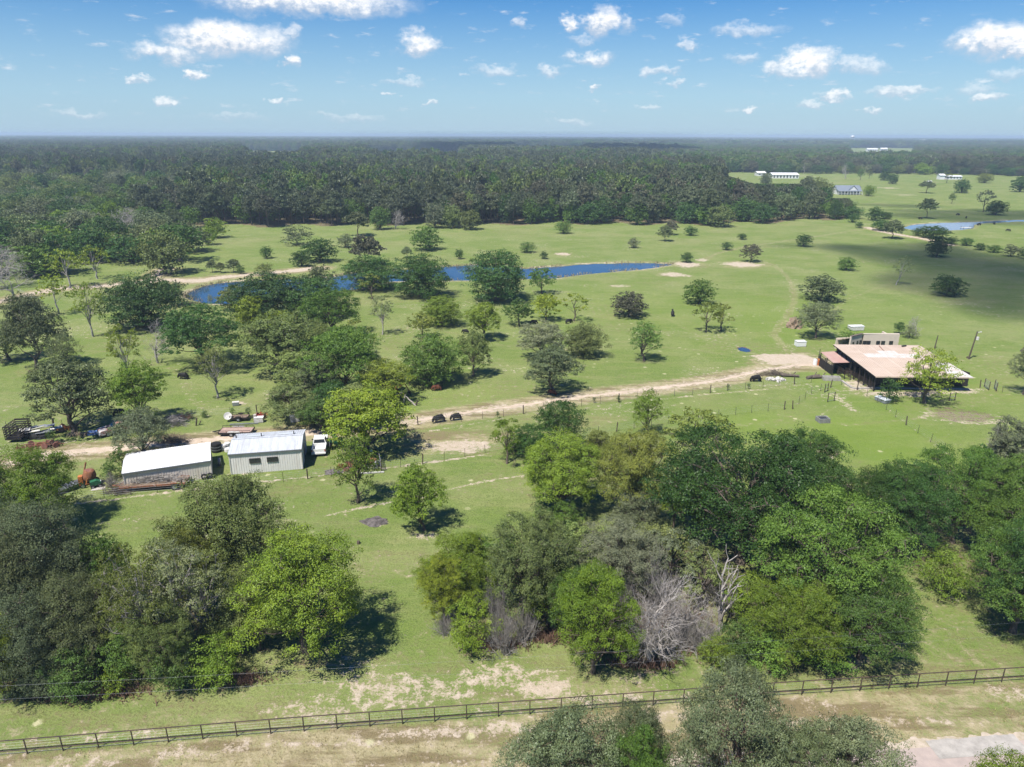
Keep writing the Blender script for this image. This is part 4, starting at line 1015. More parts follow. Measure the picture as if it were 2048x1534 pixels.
 ('twig', 1310, 1230, 1065, 120, None, 'grey twiggy crown mixed into the half-bare oak', {}),
 ('twig', 893, 1268, 1205, 62, None, 'grey leafless scrub at the left end of the centre thicket', {}),
 ('twig', 1000, 1262, 1130, 80, None, 'tall grey leafless scrub between the two bright oaks', {}),
 ('twig', 1008, 1306, 1195, 80, None, 'pale leafless scrub beside the dense bright bush', {}),
 ('twig', 945, 1110, 1062, 60, None, 'thin grey scrub at the upper left of the centre thicket', {}),
 ('twig', 1150, 1230, 1115, 60, None, 'leafless scrub behind the tall foreground oak', {}),
 ('bare', 1300, 1325, 1130, 170, None, 'grey leafless tree in front of the reddish leaf litter', {}),
 ('bare', 1375, 1290, 1150, 120, None, 'second grey leafless tree right of the first', {}),
 ('twig', 1360, 1280, 1165, 110, None, 'mass of grey twigs between the leafless trees', {}),
 ('twig', 1420, 1190, 1098, 90, None, 'dry twig thicket behind the white dead tree', {}),
 ('dead', 1437, 1266, 1108, 104, None, 'white dead tree with broken forked limbs', {}),
 ('bush', 1240, 1300, 1235, 70, 'dull', 'dull scrub beneath the tall foreground oak', {}),
 # left thicket
 ('post', 470, 1190, 952, 222, 'olive', 'large olive oak crown at the top of the left thicket', {}),
 ('post', 615, 1305, 1068, 244, 'bright', 'large bright oak at the right end of the left thicket', {}),
 ('post', 70, 1062, 900, 190, 'bright', 'bright oak over the grey boat at the left edge', {}),
 ('live', 100, 1240, 1000, 190, 'dull', 'broad grey-green cedar crown at the left edge', {}),
 ('live', 35, 1300, 1075, 170, 'dull', 'grey-green cedar cut by the left edge', {}),
 ('live', 180, 1330, 1140, 170, 'dull', 'grey-green cedar in the middle of the left thicket', {}),
 ('live', 80, 1370, 1180, 170, 'cedar', 'cedar at the lower left of the thicket', {}),
 ('live', 228, 1220, 1070, 96, 'elm', 'dark fresh green tree between the cedars and the pale tree', {}),
 ('spring', 305, 1350, 1085, 165, 'yellow', 'pale yellow-green tree with grey twigs in the left thicket', {}),
 ('spring', 375, 1330, 1075, 160, 'pale', 'pale twiggy tree behind the large bright oak', {}),
 ('post', 340, 1370, 1200, 120, 'olive', 'olive tree at the front of the left thicket', {}),
 ('bush', 265, 1360, 1245, 100, 'mid', 'green bush at the front edge of the left thicket', {}),
 ('bush', 360, 1378, 1265, 100, 'mid', 'bright bush beside the brown leaf litter', {}),
 ('bush', 440, 1370, 1270, 100, 'bright', 'rounded bush left of the foot of the large bright oak', {}),
 ('bush', 470, 1300, 1190, 110, 'olive', 'olive scrub behind the rounded bush', {}),
 ('bush', 230, 1385, 1340, 60, 'bright', 'small bright bush by the brown leaf litter', {}),
 ('elm', 110, 1395, 1335, 80, 'cedar', 'low spreading cedar bush at the bottom left', {}),
 ('post', 12, 1400, 1235, 100, 'lime', 'yellow-green oak cut by the left edge at the bottom', {}),
 ('spring', 430, 1300, 1105, 150, 'olive', 'half-leafed olive tree in the middle of the left thicket', {}),
 ('post', 300, 1310, 1140, 120, 'pale', 'pale green tree right of the cedars', {}),
 ('post', 520, 1300, 1130, 110, 'olive', 'shaded oak touching the left side of the large bright oak', {}),
 ('post', 400, 1240, 1050, 130, 'yellow', 'yellowish tree below the large olive oak crown', {}),
 ('bush', 160, 1390, 1290, 110, 'mid', 'dark green bush under the cedars', {}),
 ('post', 560, 1240, 1120, 120, 'bright', 'bright oak behind the large bright oak', {}),
 ('live', 15, 1180, 1000, 150, 'dull', 'grey-green cedar at the left edge, uppermost', {}),
 ('post', 890, 1245, 1105, 100, 'lime', 'yellow-green oak at the outer left of the centre thicket', {}),
 ('post', 1000, 1200, 1075, 110, 'mid', 'green oak between the bright oak and the silvery olive oak', {}),
 ('post', 1130, 1170, 1040, 140, 'olive', 'olive oak behind the middle of the centre thicket', {}),
 ('post', 1160, 1290, 1130, 120, 'mid', 'green oak behind the tall foreground oak', {}),
 ('post', 1290, 1150, 1050, 140, 'olive', 'olive-grey oak at the back of the centre thicket', {}),
 ('open', 1400, 1210, 1090, 110, 'olive', 'half-bare olive tree behind the white dead tree', {}),
 ('twig', 1270, 1290, 1170, 100, None, 'grey twig thicket right of the tall foreground oak', {}),
 ('twig', 1400, 1300, 1190, 110, None, 'grey twig thicket under the white dead tree', {}),
 ('post', 1500, 1270, 1150, 110, 'bright', 'light green tree right of the white dead tree', {}),
 ('bush', 1430, 1330, 1270, 70, 'bright', 'bright green shrub at the foot of the white dead tree', {}),
 ('bush', 1540, 1335, 1250, 110, 'elm', 'dark green shrub at the front left of the feathery elms', {}),
 ('bush', 1650, 1330, 1240, 120, 'elm', 'dark green shrub in the middle front of the feathery elms', {}),
 ('elm', 1975, 1040, 930, 130, 'elm', 'elm in the second rank of the right thicket', {}),
 ('elm', 2060, 1200, 1000, 190, 'elm', 'elm in the right thicket touching the right edge', {}),
 ('elm', 1740, 1100, 930, 130, 'dark', 'dark elm between the two halves of the right thicket', {}),
 ('post', 1200, 930, 860, 80, 'yellow', 'small pale oak above the massive bright oak', {}),
 ('bush', 1030, 905, 868, 50, 'mid', 'bush behind the oak with the leaning pale trunk', {}),
 ('live', 470, 620, 570, 60, 'olive', 'olive oak at the near shore right of the open water', {}),
 ('live', 560, 690, 622, 90, 'lime', 'lime green oak behind the large pale olive oak', {}),
 ('live', 620, 700, 640, 90, 'olive', 'olive oak squeezed between the pale oak and the feathery tree', {}),
 ('post', 720, 850, 770, 110, 'olive', 'olive oak behind the yard oak', {}),
 ('post', 690, 720, 655, 100, 'mid', 'green oak at the back of the feathery tree', {}),
 ('post', 820, 770, 735, 30, 'olive', 'low sapling beside the orange machine', {}),
 ('twig', 1330, 1305, 1195, 130, None, 'low grey brush in front of the leafless trees', {}),
 ('twig', 1460, 1225, 1120, 100, None, 'pale dry brush behind the right side of the white dead tree', {}),
 ('twig', 1240, 1225, 1110, 90, None, 'grey brush showing between the lichen-covered oak and the tall foreground oak', {}),
 ('twig', 1045, 1285, 1170, 80, None, 'grey brush at the left foot of the silvery olive oak', {}),
 # bottom edge
 ('pinelow', 1440, 1690, 1342, 285, 'dull', 'tallest pine at the bottom edge, centre right', {}),
 ('pinelow', 1130, 1720, 1428, 310, 'dull', 'wide pine at the bottom edge, left one', {}),
 ('pinelow', 1258, 1680, 1408, 165, 'dull', 'dark narrow pine left of the tallest bottom pine', {}),
 ('post', 1262, 1740, 1450, 130, 'mid', 'leafy oak between two bottom pines', {}),
 ('pinelow', 1655, 1720, 1432, 260, 'dull', 'green pine at the bottom edge, right one', {}),
 ('pinelow', 1560, 1730, 1450, 170, 'dull', 'grey pine between the two right bottom pines', {}),
 ('post', 2010, 1720, 1512, 170, 'bright', 'leafy tree top at the bottom right corner over the road', {}),
]
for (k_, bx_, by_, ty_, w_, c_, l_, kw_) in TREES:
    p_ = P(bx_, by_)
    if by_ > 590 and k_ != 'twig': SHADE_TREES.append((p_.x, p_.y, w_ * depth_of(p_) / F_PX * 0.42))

# ------------------------------------------------------------------ large structure: ground, tracks, water, road
build_ground()
def track_material():
    m = simple('pale_dirt_track', (0.56, 0.46, 0.36), 0.95, col2=(0.43, 0.34, 0.25), scale=0.9, spec=0.05, bump=0.5); return m
MT = track_material()
ribbon('dirt_track', ROAD_MAIN[:9], 1.05, 0.10, MT, seed=3, rag=1.3)
ribbon('dirt_track', ROAD_MAIN[9:], 0.5, 0.10, MT, seed=5, rag=1.8)
water('pond_water', POND, -0.22)
water('far_pond_water', POND2, -0.22, col=(0.14, 0.21, 0.30), rough=0.12)
water('puddle_water', PUDDLE, -0.20)
# paved road at the bottom right, parallel to the pipe fence
r0 = P(1735, 1500); r1 = P(2048, 1478); rd = (r1 - r0).normalized(); rn = Vector((rd.y, -rd.x, 0))
def strip(name, a0, a1, off0, off1, z, mat, n=90, rag=0.0, seed=0):
    vs = []; f = []
    for i in range(n + 1):
        p = r0 + rd * (a0 + (a1 - a0) * i / n)
        j = rag * (float(fbm(np.array([p.x * 1.7]), np.array([p.y * 1.7]), 4, seed)[0]) - 0.5) * 2 if rag else 0
        for o in (off0 + j, (off0 + off1) / 2, off1): q = p + rn * o; vs.append((q.x, q.y, z))
        if i < n: b = i * 3; f += [(b, b + 1, b + 4, b + 3), (b + 1, b + 2, b + 5, b + 4)]
    return tag(link(name, mesh_np(name, vs, np.array(f), [mat])), kind='structure')
asph = simple('worn_pinkish_asphalt', (0.42, 0.345, 0.305), 0.9, col2=(0.35, 0.29, 0.26), scale=1.2, spec=0.1, bump=0.2)
strip('paved_road', -70, 60, 0.25, 7.0, 0.13, asph, rag=0.22, seed=2)
strip('road_shoulder', -70, 60, -0.5, 7.7, 0.115, simple('sandy_road_shoulder', (0.50, 0.42, 0.34), 0.95, col2=(0.34, 0.29, 0.20), scale=1.6, bump=0.3), rag=0.55, seed=4, n=1000)
strip('concrete_apron', 4.6, 11.5, -0.35, 1.3, 0.15, M['concrete'], rag=0.12, seed=6)

# ------------------------------------------------------------------ dense pine forest
def forest_points(d0, d1, spacing, seed, jit=0.42):
    rng = np.random.default_rng(seed)
    pts = []
    ys = np.arange(d0, d1, spacing)
    for y in ys:
        half = 30 + 0.86 * y
        xs = np.arange(-half, half, spacing); pts.append(np.stack([xs, np.full(len(xs), y)], -1))
    p = np.concatenate(pts) + rng.uniform(-jit, jit, (sum(len(q) for q in pts), 2)) * spacing
    return p[in_forest(p[:, 0], p[:, 1])]
fp = forest_points(236, 900, 6.6, 5)
fx_, fy__ = proj(fp[:, 0], fp[:, 1], 0.0)
fp = fp[height_cap(fp[:, 0], fp[:, 1]) > 3.2]
fd = np.hypot(fp[:, 0], fp[:, 1])
px_, py_ = proj(fp[:, 0], fp[:, 1], 0.0)
WOOD = poly_px([(-260, 372), (240, 372), (430, 380), (300, 440), (262, 425), (250, 400), (180, 398), (-260, 398)])
left_oaks = inside(WOOD, fp[:, 0], fp[:, 1])          # oak woodland takes over on the left
edge_oaks = (px_ > 1060) & (py_ > yedge(px_) - 11 - 8 * np.sin(px_ * 0.021)) & (px_ < 1760)
pine_ok = ~left_oaks & ~(edge_oaks & (R.random(len(fp)) < 0.75))
pp = fp[pine_ok]; dd_ = np.hypot(pp[:, 0], pp[:, 1]); ppx, ppy = proj(pp[:, 0], pp[:, 1], 0.0)
edge_gap = yedge(ppx) - ppy
score = np.where(edge_gap < 26, edge_gap, 1e3 + dd_) + np.where((ppx < -60) | (ppx > 2110), 5e3, 0)
o_ = np.argsort(score); near = pp[o_[:300]]; rest = pp[o_[300:]]
FD, FC = (0.080, 0.100, 0.046), (0.086, 0.106, 0.054)
PINE_LABEL = 'tall grey-green pine among the front ranks of the dense forest beyond the pasture'
def forest_tree(kind, x, y, w, h, col, label, group, lod, name=None):
    return tree(kind, x, y, w, h, col, label, group=group, lod=lod, shade=False, name=name)
for i, (x, y) in enumerate(near):
    h = RND.uniform(12.5, 20.0); k = RND.random(); hc = float(height_cap(np.array(x), np.array(y)))
    qx = proj(x, y, 0.0)[0]; zn = 'left end of the forest front' if qx < 620 else 'forest front above the left part of the pond' if qx < 860 else 'forest front above the right part of the pond' if qx < 1150 else 'forest front right of the pond' if qx < 1450 else 'right end of the forest front'
    if hc < h: h = max(4.0, hc * RND.uniform(.8, 1.0)); k = 0.95 if hc < 11 else k
    col = FD if k < 0.55 else C['brown'] if k < 0.7 else FC if k < 0.9 else C['dark']
    if k > 0.86: forest_tree('live', x, y, RND.uniform(9, 12.0), h * .8, C[RND.choice(['dark', 'mid', 'olive', 'elm'])], 'broadleaf tree mixed into the pines, ' + zn, 'broadleaf trees, ' + zn, 'm', 'broadleaf_tree')
    else: forest_tree('pine', x, y, RND.uniform(8.5, 12.0), h, col, 'tall grey-green pine in the ' + zn, 'pines in the ' + zn, 'm')

def scatter_stuff(name, label, pts, protos, cols, smin, smax, zs=(1, 1), seed=1, kind='stuff', hcap=None):
    """one object that repeats a few crown shapes over many points (geometry nodes)"""
    rng = np.random.default_rng(seed); n = len(pts)
    me = mesh_np(name, np.stack([pts[:, 0], pts[:, 1], np.zeros(n)], -1), [np.zeros((0, 3), int)] if False else [np.array([[0, 1, 2]])])
    me.clear_geometry(); me.vertices.add(n); me.vertices.foreach_set('co', np.stack([pts[:, 0], pts[:, 1], np.zeros(n)], -1).astype(np.float32).ravel())
    s = rng.uniform(smin, smax, n); sc = np.stack([s, s * rng.uniform(.85, 1.15, n), s * rng.uniform(zs[0], zs[1], n)], -1).astype(np.float32)
    if hcap is not None:
        q = np.clip(hcap / (sc[:, 2] * 10), 0.05, 1)[:, None]; sc = (sc * np.concatenate([np.maximum(q, .45), np.maximum(q, .45), q], 1)).astype(np.float32)
    a = me.attributes.new('size', 'FLOAT_VECTOR', 'POINT'); a.data.foreach_set('vector', sc.ravel())
    a = me.attributes.new('turn', 'FLOAT_VECTOR', 'POINT'); a.data.foreach_set('vector', np.stack([np.zeros(n), np.zeros(n), rng.uniform(0, 6.28, n)], -1).astype(np.float32).ravel())
    big = fbm(pts[:, 0] / 160, pts[:, 1] / 160, 3, seed)                 # stands of one kind
    u = np.clip((big - 0.5) * 2.2 + rng.uniform(0, 1, n), 0, 0.999); idx = (u * len(protos)).astype(np.int32)
    a = me.attributes.new('pick', 'INT', 'POINT'); a.data.foreach_set('value', idx)
    coll = bpy.data.collections.new(name + '_shapes')
    for i, (crown, trunk) in enumerate(protos):
        ms = [crown] + ([trunk] if trunk else [])
        import bmesh
        bm = bmesh.new(); bm.from_mesh(crown)
        nf = len(bm.faces)
        if trunk: bm.from_mesh(trunk)
        bm.faces.ensure_lookup_table()
        for f in bm.faces[nf:]: f.material_index = 1
        j = bpy.data.meshes.new('%s_shape' % name); bm.to_mesh(j); bm.free()
        c = cols[i % len(cols)]
        j.materials.append(leaf_const(c, crown.materials[0].name)); 
        if trunk: j.materials.append(trunk.materials[0])
        ob = bpy.data.objects.new('shape_%02d' % i, j); coll.objects.link(ob)
    ng = bpy.data.node_groups.new(name + '_scatter', 'GeometryNodeTree')
    ng.interface.new_socket('Geometry', in_out='INPUT', socket_type='NodeSocketGeometry'); ng.interface.new_socket('Geometry', in_out='OUTPUT', socket_type='NodeSocketGeometry')
    N = ng.nodes; L = ng.links; gi = N.new('NodeGroupInput'); go = N.new('NodeGroupOutput')
    mp = N.new('GeometryNodeMeshToPoints'); L.new(gi.outputs[0], mp.inputs['Mesh'])
    ci = N.new('GeometryNodeCollectionInfo'); ci.inputs['Collection'].default_value = coll; ci.inputs['Separate Children'].default_value = True; ci.inputs['Reset Children'].default_value = True
    ip = N.new('GeometryNodeInstanceOnPoints'); ip.inputs['Pick Instance'].default_value = True
    def na(nm, t):
        q = N.new('GeometryNodeInputNamedAttribute'); q.data_type = t; q.inputs['Name'].default_value = nm; return q.outputs[0]
    L.new(mp.outputs[0], ip.inputs['Points']); L.new(ci.outputs[0], ip.inputs['Instance']); L.new(na('pick', 'INT'), ip.inputs['Instance Index'])
    L.new(na('turn', 'FLOAT_VECTOR'), ip.inputs['Rotation']); L.new(na('size', 'FLOAT_VECTOR'), ip.inputs['Scale']); L.new(ip.outputs[0], go.inputs[0])
    o = link(name, me); md = o.modifiers.new('scatter', 'NODES'); md.node_group = ng
    tag(o, label, kind=kind); return o
_lc = {}
def leaf_const(col, base):
    """the leaf material with a fixed colour, for the far masses"""
    key = (tuple(round(c, 4) for c in col), base)
    if key in _lc: return _lc[key]
    src = NEEDLE if 'needle' in base else LEAF
    m = src.copy(); m.name = base + '_far'
    nt = m.node_tree; oi = [n for n in nt.nodes if n.type == 'OBJECT_INFO'][0]
    for l in list(nt.links):
        if l.from_node == oi and l.from_socket.name == 'Color':
            to = l.to_socket; nt.links.remove(l); to.default_value = (*col, 1)
    _lc[key] = m; return m
P_F = [proto('pine', i, 'f') for i in range(4)]; L_F = [proto('live', i, 'f') for i in range(4)]; O_F = [proto('post', i, 'f') for i in range(3)]
far_cols = [FD, FC, C['brown'], FD, C['dark'], (0.098, 0.118, 0.058), C['mid'], C['olive'], (0.120, 0.165, 0.045), FC]
mix_protos = [P_F[0], P_F[1], L_F[2], P_F[3], L_F[0], L_F[3], L_F[1], O_F[0], L_F[2], P_F[2]]
scatter_stuff('pine_forest', 'dense grey-green pine forest stretching behind the front ranks', rest, mix_protos, far_cols, 0.85, 1.3, (1.2, 1.85), seed=21, hcap=height_cap(rest[:, 0], rest[:, 1]))
f2 = forest_points(900, 2600, 10.5, 6)
fx2, fy2 = proj(f2[:, 0], f2[:, 1], 0.0)
right = (fx2 > 1250 + 120 * np.sin(fy2 * 0.35)); 
scatter_stuff('distant_forest', 'darker pine woods in the middle distance on the left', f2[~right], mix_protos, far_cols, 1.3, 1.75, (1.15, 1.5), seed=22)
gcols = [C['mid'], C['dark'], (0.085, 0.105, 0.05), C['olive'], C['mid'], C['dull'], (0.10, 0.14, 0.05), C['brown']]
gprotos = [L_F[0], L_F[1], L_F[2], O_F[0], L_F[3], P_F[0], O_F[1], L_F[2]]
scatter_stuff('distant_oak_woods', 'greener mixed woods in the middle distance on the right', f2[right], gprotos, gcols, 1.2, 1.7, (0.9, 1.2), seed=23)
f3 = forest_points(2600, 7000, 26, 8)
scatter_stuff('horizon_forest', 'hazy mixed forest running out towards the horizon', f3, [L_F[0], L_F[1], P_F[2], L_F[3], O_F[0], P_F[1]], [FD, C['mid'], C['dark'], FD, C['olive'], FC], 3.0, 4.6, (0.42, 0.62), seed=24)
# rolling canopy beyond, out to the horizon
def far_canopy():
    ys = [7000.0]
    while ys[-1] < 40000: ys.append(ys[-1] * 1.03 + 20)
    ys = np.array(ys); u = np.linspace(-1, 1, 500); X = u[None] * (ys[:, None] * 0.95); Y = np.repeat(ys[:, None], 500, 1)
    Z = 8 + 12 * fbm(X / 900, Y / 900, 4, 71) + 16 * (fbm(X / 60, Y / 200, 3, 72) - 0.5) + 10 * fbm(X / 5000, Y / 5000, 2, 73)
    idx = np.arange(X.size).reshape(X.shape); q = np.stack([idx[:-1, :-1], idx[:-1, 1:], idx[1:, 1:], idx[1:, :-1]], -1).reshape(-1, 4)
    m = simple('far_tree_cover', (0.055, 0.070, 0.040), 1.0, col2=(0.100, 0.115, 0.060), scale=0.004, spec=0.0)
    tag(link('far_woodland', mesh_np('far_woodland', np.stack([X.ravel(), Y.ravel(), Z.ravel()], -1), q, [m])), 'blue-green woodland right under the horizon', kind='stuff')
far_canopy()
# oak woodland on the left and oaks along the forest foot
lo = forest_points(190, 620, 10.5, 15, 0.36); lx, ly = proj(lo[:, 0], lo[:, 1], 0.0)
WOOD = poly_px([(-260, 372), (240, 372), (430, 380), (300, 440), (262, 425), (250, 400), (180, 398), (-260, 398)])
w1 = lo[inside(WOOD, lo[:, 0], lo[:, 1])]
WOOD2 = poly_px([(-300, 398), (180, 400), (240, 408), (262, 440), (300, 470), (380, 482), (392, 520), (400, 545), (330, 552), (230, 548), (225, 520), (150, 560), (60, 572), (0, 585), (-300, 600)])
lo2 = forest_points(180, 620, 12.5, 16, 0.4) if False else None
def grid_in(poly, sp, seed):
    rng = np.random.default_rng(seed); mn = poly.min(0); mxx = poly.max(0)
    gx, gy = np.meshgrid(np.arange(mn[0], mxx[0], sp), np.arange(mn[1], mxx[1], sp)); p = np.stack([gx.ravel(), gy.ravel()], -1) + rng.uniform(-.42, .42, (gx.size, 2)) * sp
    return p[inside(poly, p[:, 0], p[:, 1])]
OAK_L = {'dark': 'dark green oak crowded into the woodland left of the pasture', 'dull': 'grey-green oak crowded into the woodland left of the pasture', 'bright': 'bright green oak crowded into the woodland left of the pasture',
         'olive': 'olive oak crowded into the woodland left of the pasture', 'lime': 'yellow-green young tree in the woodland left of the pasture', 'bare': 'grey leafless tree in the woodland left of the pasture',
         'mid': 'mid green oak crowded into the woodland left of the pasture', 'grey': 'silvery grey-green oak crowded into the woodland left of the pasture'}
for pts, sd_, hh in ((grid_in(WOOD2, 14.5, 4), 1, (9, 14)), (grid_in(WOOD, 19.0, 9), 2, (12, 17))):
    for (x, y) in pts:
        px, py = proj(x, y, 0.0)
        if px < -40: continue
        k = RND.random(); key = 'dark' if k < .24 else 'dull' if k < .42 else 'grey' if k < .58 else 'olive' if k < .72 else 'mid' if k < .88 else 'bright' if k < .94 else 'bare'
        if 120 < px < 340 and 520 < py < 590 and key in ('dull', 'grey'): key = 'lime'
        h = RND.uniform(*hh); w = RND.uniform(13, 19)
        kd = 'bare' if key == 'bare' else ('spring' if key == 'lime' else RND.choice(['live', 'live', 'post']))
        zone = 'at the left edge' if px < 140 else 'in its middle' if px < 280 else 'at its pasture side'; rank = 'front ranks' if py > 500 else 'middle ranks' if py > 440 else 'rear ranks'; lb = OAK_L[key].replace('left of the pasture', '%s, %s' % (rank, zone))
        tree(kd, x, y, w if key != 'lime' else w * .7, h, C.get(key), lb, group='woodland trees: ' + lb, shade=False, lod='m' if kd != 'bare' else None)
eo = fp[edge_oaks & ~left_oaks]; ex, ey = proj(eo[:, 0], eo[:, 1], 0.0); keep = []
for (x, y) in eo:
    if all((x - a) ** 2 + (y - b) ** 2 > 8.5 ** 2 for a, b in keep): keep.append((x, y))
EO_L = {'dark': 'dark green oak standing at the foot of the forest behind the pasture', 'elm': 'fresh green oak standing at the foot of the forest behind the pasture', 'dull': 'grey-green oak standing at the foot of the forest behind the pasture'}
for (x, y) in keep[:150]:
    k = RND.random(); key = 'dark' if k < .5 else 'elm' if k < .78 else 'dull'
    hc = float(height_cap(np.array(x), np.array(y))); tree('live', x, y, RND.uniform(9, 14) if hc > 12 else RND.uniform(7, 9), min(RND.uniform(10, 16), hc * .95), C[key], EO_L[key], group=key + ' oaks at the forest foot', shade=False, lod='m', name='broadleaf_tree')
for i, (bx, ty, c, l) in enumerate([(380, 414, 'elm', 'fresh green oak in front of the left pines, largest'), (350, 418, 'dull', 'brownish oak in front of the left pines'), (290, 415, 'elm', 'fresh green oak at the left corner of the pines'), (760, 414, 'mid', 'green oak at the forest foot above the brown pine'),
                                 (905, 409, 'olive', 'pale olive oak at the forest foot, left of centre'), (940, 420, 'olive', 'lower olive oak at the forest foot, left of centre'), (870, 405, 'grey', 'silvery oak at the forest foot, left of centre')]):
    T('live', bx, 456 + (i % 2) * 3, ty, 44, c, l, lod='m')
T('bare', 792, 458, 418, 40, None, 'grey leafless tree at the forest foot above the pasture')
T('bare', 150, 470, 425, 50, None, 'big grey leafless tree inside the left woodland')
T('bare', 30, 600, 530, 90, None, 'grey leafless tree at the left edge by the pale track')
T('spring', 195, 558, 490, 60, 'lime', 'tall lime green tree with a bare trunk in front of the left woodland')
T('spring', 140, 575, 500, 70, 'lime', 'bushy lime green tree at the front of the left woodland')
T('live', 320, 520, 460, 80, 'bright', 'bright green oak at the right edge of the left woodland')
# ranks of trees round the far meadow
for i, bx in enumerate(np.arange(1520, 2080, 11)):
    yb = 347 + max(0, (bx - 1800) / 60) + RND.uniform(-2, 1.5)
    k = RND.random(); c = 'brown' if k < .2 else 'bright' if 1820 < bx < 1870 and k < .7 else 'dark' if k < .55 else 'olive' if k < .8 else 'dull'
    T('live' if k < .8 else 'spring', bx, yb, yb - RND.uniform(16, 26), RND.uniform(18, 30), c, 'tree in the row closing the far side of the right meadow', group='trees behind the far meadow', lod='m', name='tree')
for t in TREES:
    k, bx, by, ty, w, c, l, kw = t
    T(k, bx, by, ty, w, c, l, **kw)

# ------------------------------------------------------------------ buildings
def local_frame(A, B):
    A, B = Vector(A), Vector(B); u = (B - A); L = u.length; return L, math.atan2(u.y, u.x)
def ribs(mb, x0, x1, y, z0, z1, step, d=0.028, w=0.09):
    n = int((x1 - x0) / step)
    for i in range(n + 1):
        x = x0 + (x1 - x0) * i / n; mb.box((x, y, (z0 + z1) / 2), (w, d, z1 - z0))
def window(parent, c, w, h, name='window', axis='x', sill=True, mull=1, glass=None, frame=None):
    """frame with recessed glass, set in a wall facing -y (axis x) or +-x (axis y)"""
    g = glass or M['glass']; fm = frame or M['frame_dark']; fr = MB(); x, y, z = c; t = 0.07
    R_ = (lambda a, b, c_: (a, b, c_)) if axis == 'x' else (lambda a, b, c_: (b, a, c_))
    def bx(cc, ss): fr.box((x + R_(*cc)[0], y + R_(*cc)[1], z + cc[2]), R_(*ss))
    bx((0, 0, h / 2), (w + 2 * t, 0.10, t)); bx((0, 0, -h / 2), (w + 2 * t, 0.14, t)); bx((-w / 2 - t / 2, 0, 0), (t, 0.10, h)); bx((w / 2 + t / 2, 0, 0), (t, 0.10, h))
    for k in range(mull): bx((-w / 2 + w * (k + 1) / (mull + 1), 0, 0), (0.05, 0.09, h))
    f = fr.build(name, fm, parent); p = MB(); s = R_(w, 0.03, h); p.box((x, y, z), (s[0], s[1], h)); p.build('glass', g, f); return f
def shed(name, label, a, b, depth, eave, rise, wall, roof, step, windows=(), ridge=0.5, extras=None):
    A, B = P(*a), P(*b); L, rz = local_frame(A, B); r = thing(name, label, 'shed', A, rz); oh = 0.12
    for nm, fn in (('front', 0), ('back', 1)):
        m = MB(); y = 0 if not fn else depth
        m.box((L / 2, y + (0.04 if not fn else -0.04), eave / 2), (L, 0.08, eave)); ribs(m, 0.08, L - 0.08, y + (-0.018 if not fn else 0.018), 0.02, eave - 0.05, step)
        m.build('wall', wall, r)
    for x in (0, L):
        m = MB(); s = -1 if x == 0 else 1
        pr = [(0.08, 0), (depth - 0.08, 0), (depth - 0.08, eave), (depth * ridge, eave + rise), (0.08, eave)]
        m.prism(pr, x - 0.04 if x else 0.0, x if x else 0.04 + 0.04, 'x')
        n = int(depth / step)
        for i in range(n + 1):
            yy = 0.14 + (depth - 0.28) * i / n; zt = eave + rise * (yy / (depth * ridge) if yy < depth * ridge else (depth - yy) / (depth * (1 - ridge)))
            m.box((x + s * 0.018, yy, zt / 2), (0.036, 0.07, zt - 0.06))
        m.build('wall', wall, r)
    def slope(y0, z0, y1, z1):
        m = MB(); d = Vector((0, y1 - y0, z1 - z0)); n_ = Vector((0, -d.z, d.y)).normalized(); c = Vector((L / 2, (y0 + y1) / 2, (z0 + z1) / 2)) + n_ * 0.03
        ang = math.atan2(d.z, d.y); Mx = Matrix.Rotation(ang, 3, 'X'); m.box(c, (L + 2 * oh, d.length, 0.05), M=Mx)
        k = int((L + 2 * oh) / step)
        for i in range(k + 1): m.box(c + n_ * 0.035 + Vector((-(L + 2 * oh) / 2 + 0.03 + (L + 2 * oh - 0.06) * i / k, 0, 0)), (0.06, d.length, 0.045), M=Mx)
        m.build('roof_panel', roof, r); return c, n_, Mx, d
    sf = slope(-oh, eave - oh * rise / (depth * ridge), depth * ridge, eave + rise + 0.0)
    sb = slope(depth * ridge + 0.002, eave + rise, depth + oh, eave - oh * rise / (depth * (1 - ridge)))
    MB().box((L / 2, -oh - 0.03, eave - 0.08), (L + 2 * oh, 0.06, 0.15)).build('eave_trim', M['trim'], r)
    MB().box((L / 2, depth * ridge, eave + rise + 0.085), (L + 2 * oh, 0.3, 0.04)).build('ridge_cap', roof, r)
    for x in (0.0, L): MB().box((x, -0.05, eave / 2), (0.12, 0.05, eave - 0.1)).build('corner_trim', M['trim_light'], r)
    for (fx, z, w, h) in windows: window(r, (L * fx, -0.045, z), w, h)
    if extras: extras(r, L, depth, eave, rise, sf, sb)
    return r
def shed2_extras(r, L, D, e, rise, sf, sb):
    c, n_, Mx, d = sb
    for fx in (0.30, 0.76):
        o = MB().box(c + n_ * 0.09 + Vector(((fx - 0.5) * L, 0, 0)) + Mx @ Vector((0, -0.55, 0)), (L * 0.24, 0.9, 0.04), M=Mx).build('skylight', M['skylight'], r)
    for fx in (0.04, 0.40, 0.87): MB().cyl((L * fx, D * 0.6, e + rise * 0.6), (L * fx, D * 0.6, e + rise + 0.40), 0.07, 8).build('vent_pipe', M['steel_black'], r)
    MB().box((L + 0.05, D * 0.5, 1.15), (0.06, 0.95, 2.1)).build('door', M['steel_black'], r)
shed('metal_shed', 'grey-roofed metal shed with two dark windows and pale skylights', (463, 949), (605.6, 938), 6.5, 2.92, 0.62, M['wall_grey'], M['galv'], 0.30,
     windows=[(0.345, 1.75, 1.25, 0.62), (0.59, 1.75, 1.25, 0.62)], extras=shed2_extras)
shed('metal_shed', 'white-roofed cream metal shed behind the flatbed trailer', (252.5, 982), (425, 955), 6.0, 2.45, 0.38, M['wall_cream'], M['white_roof'], 0.30)

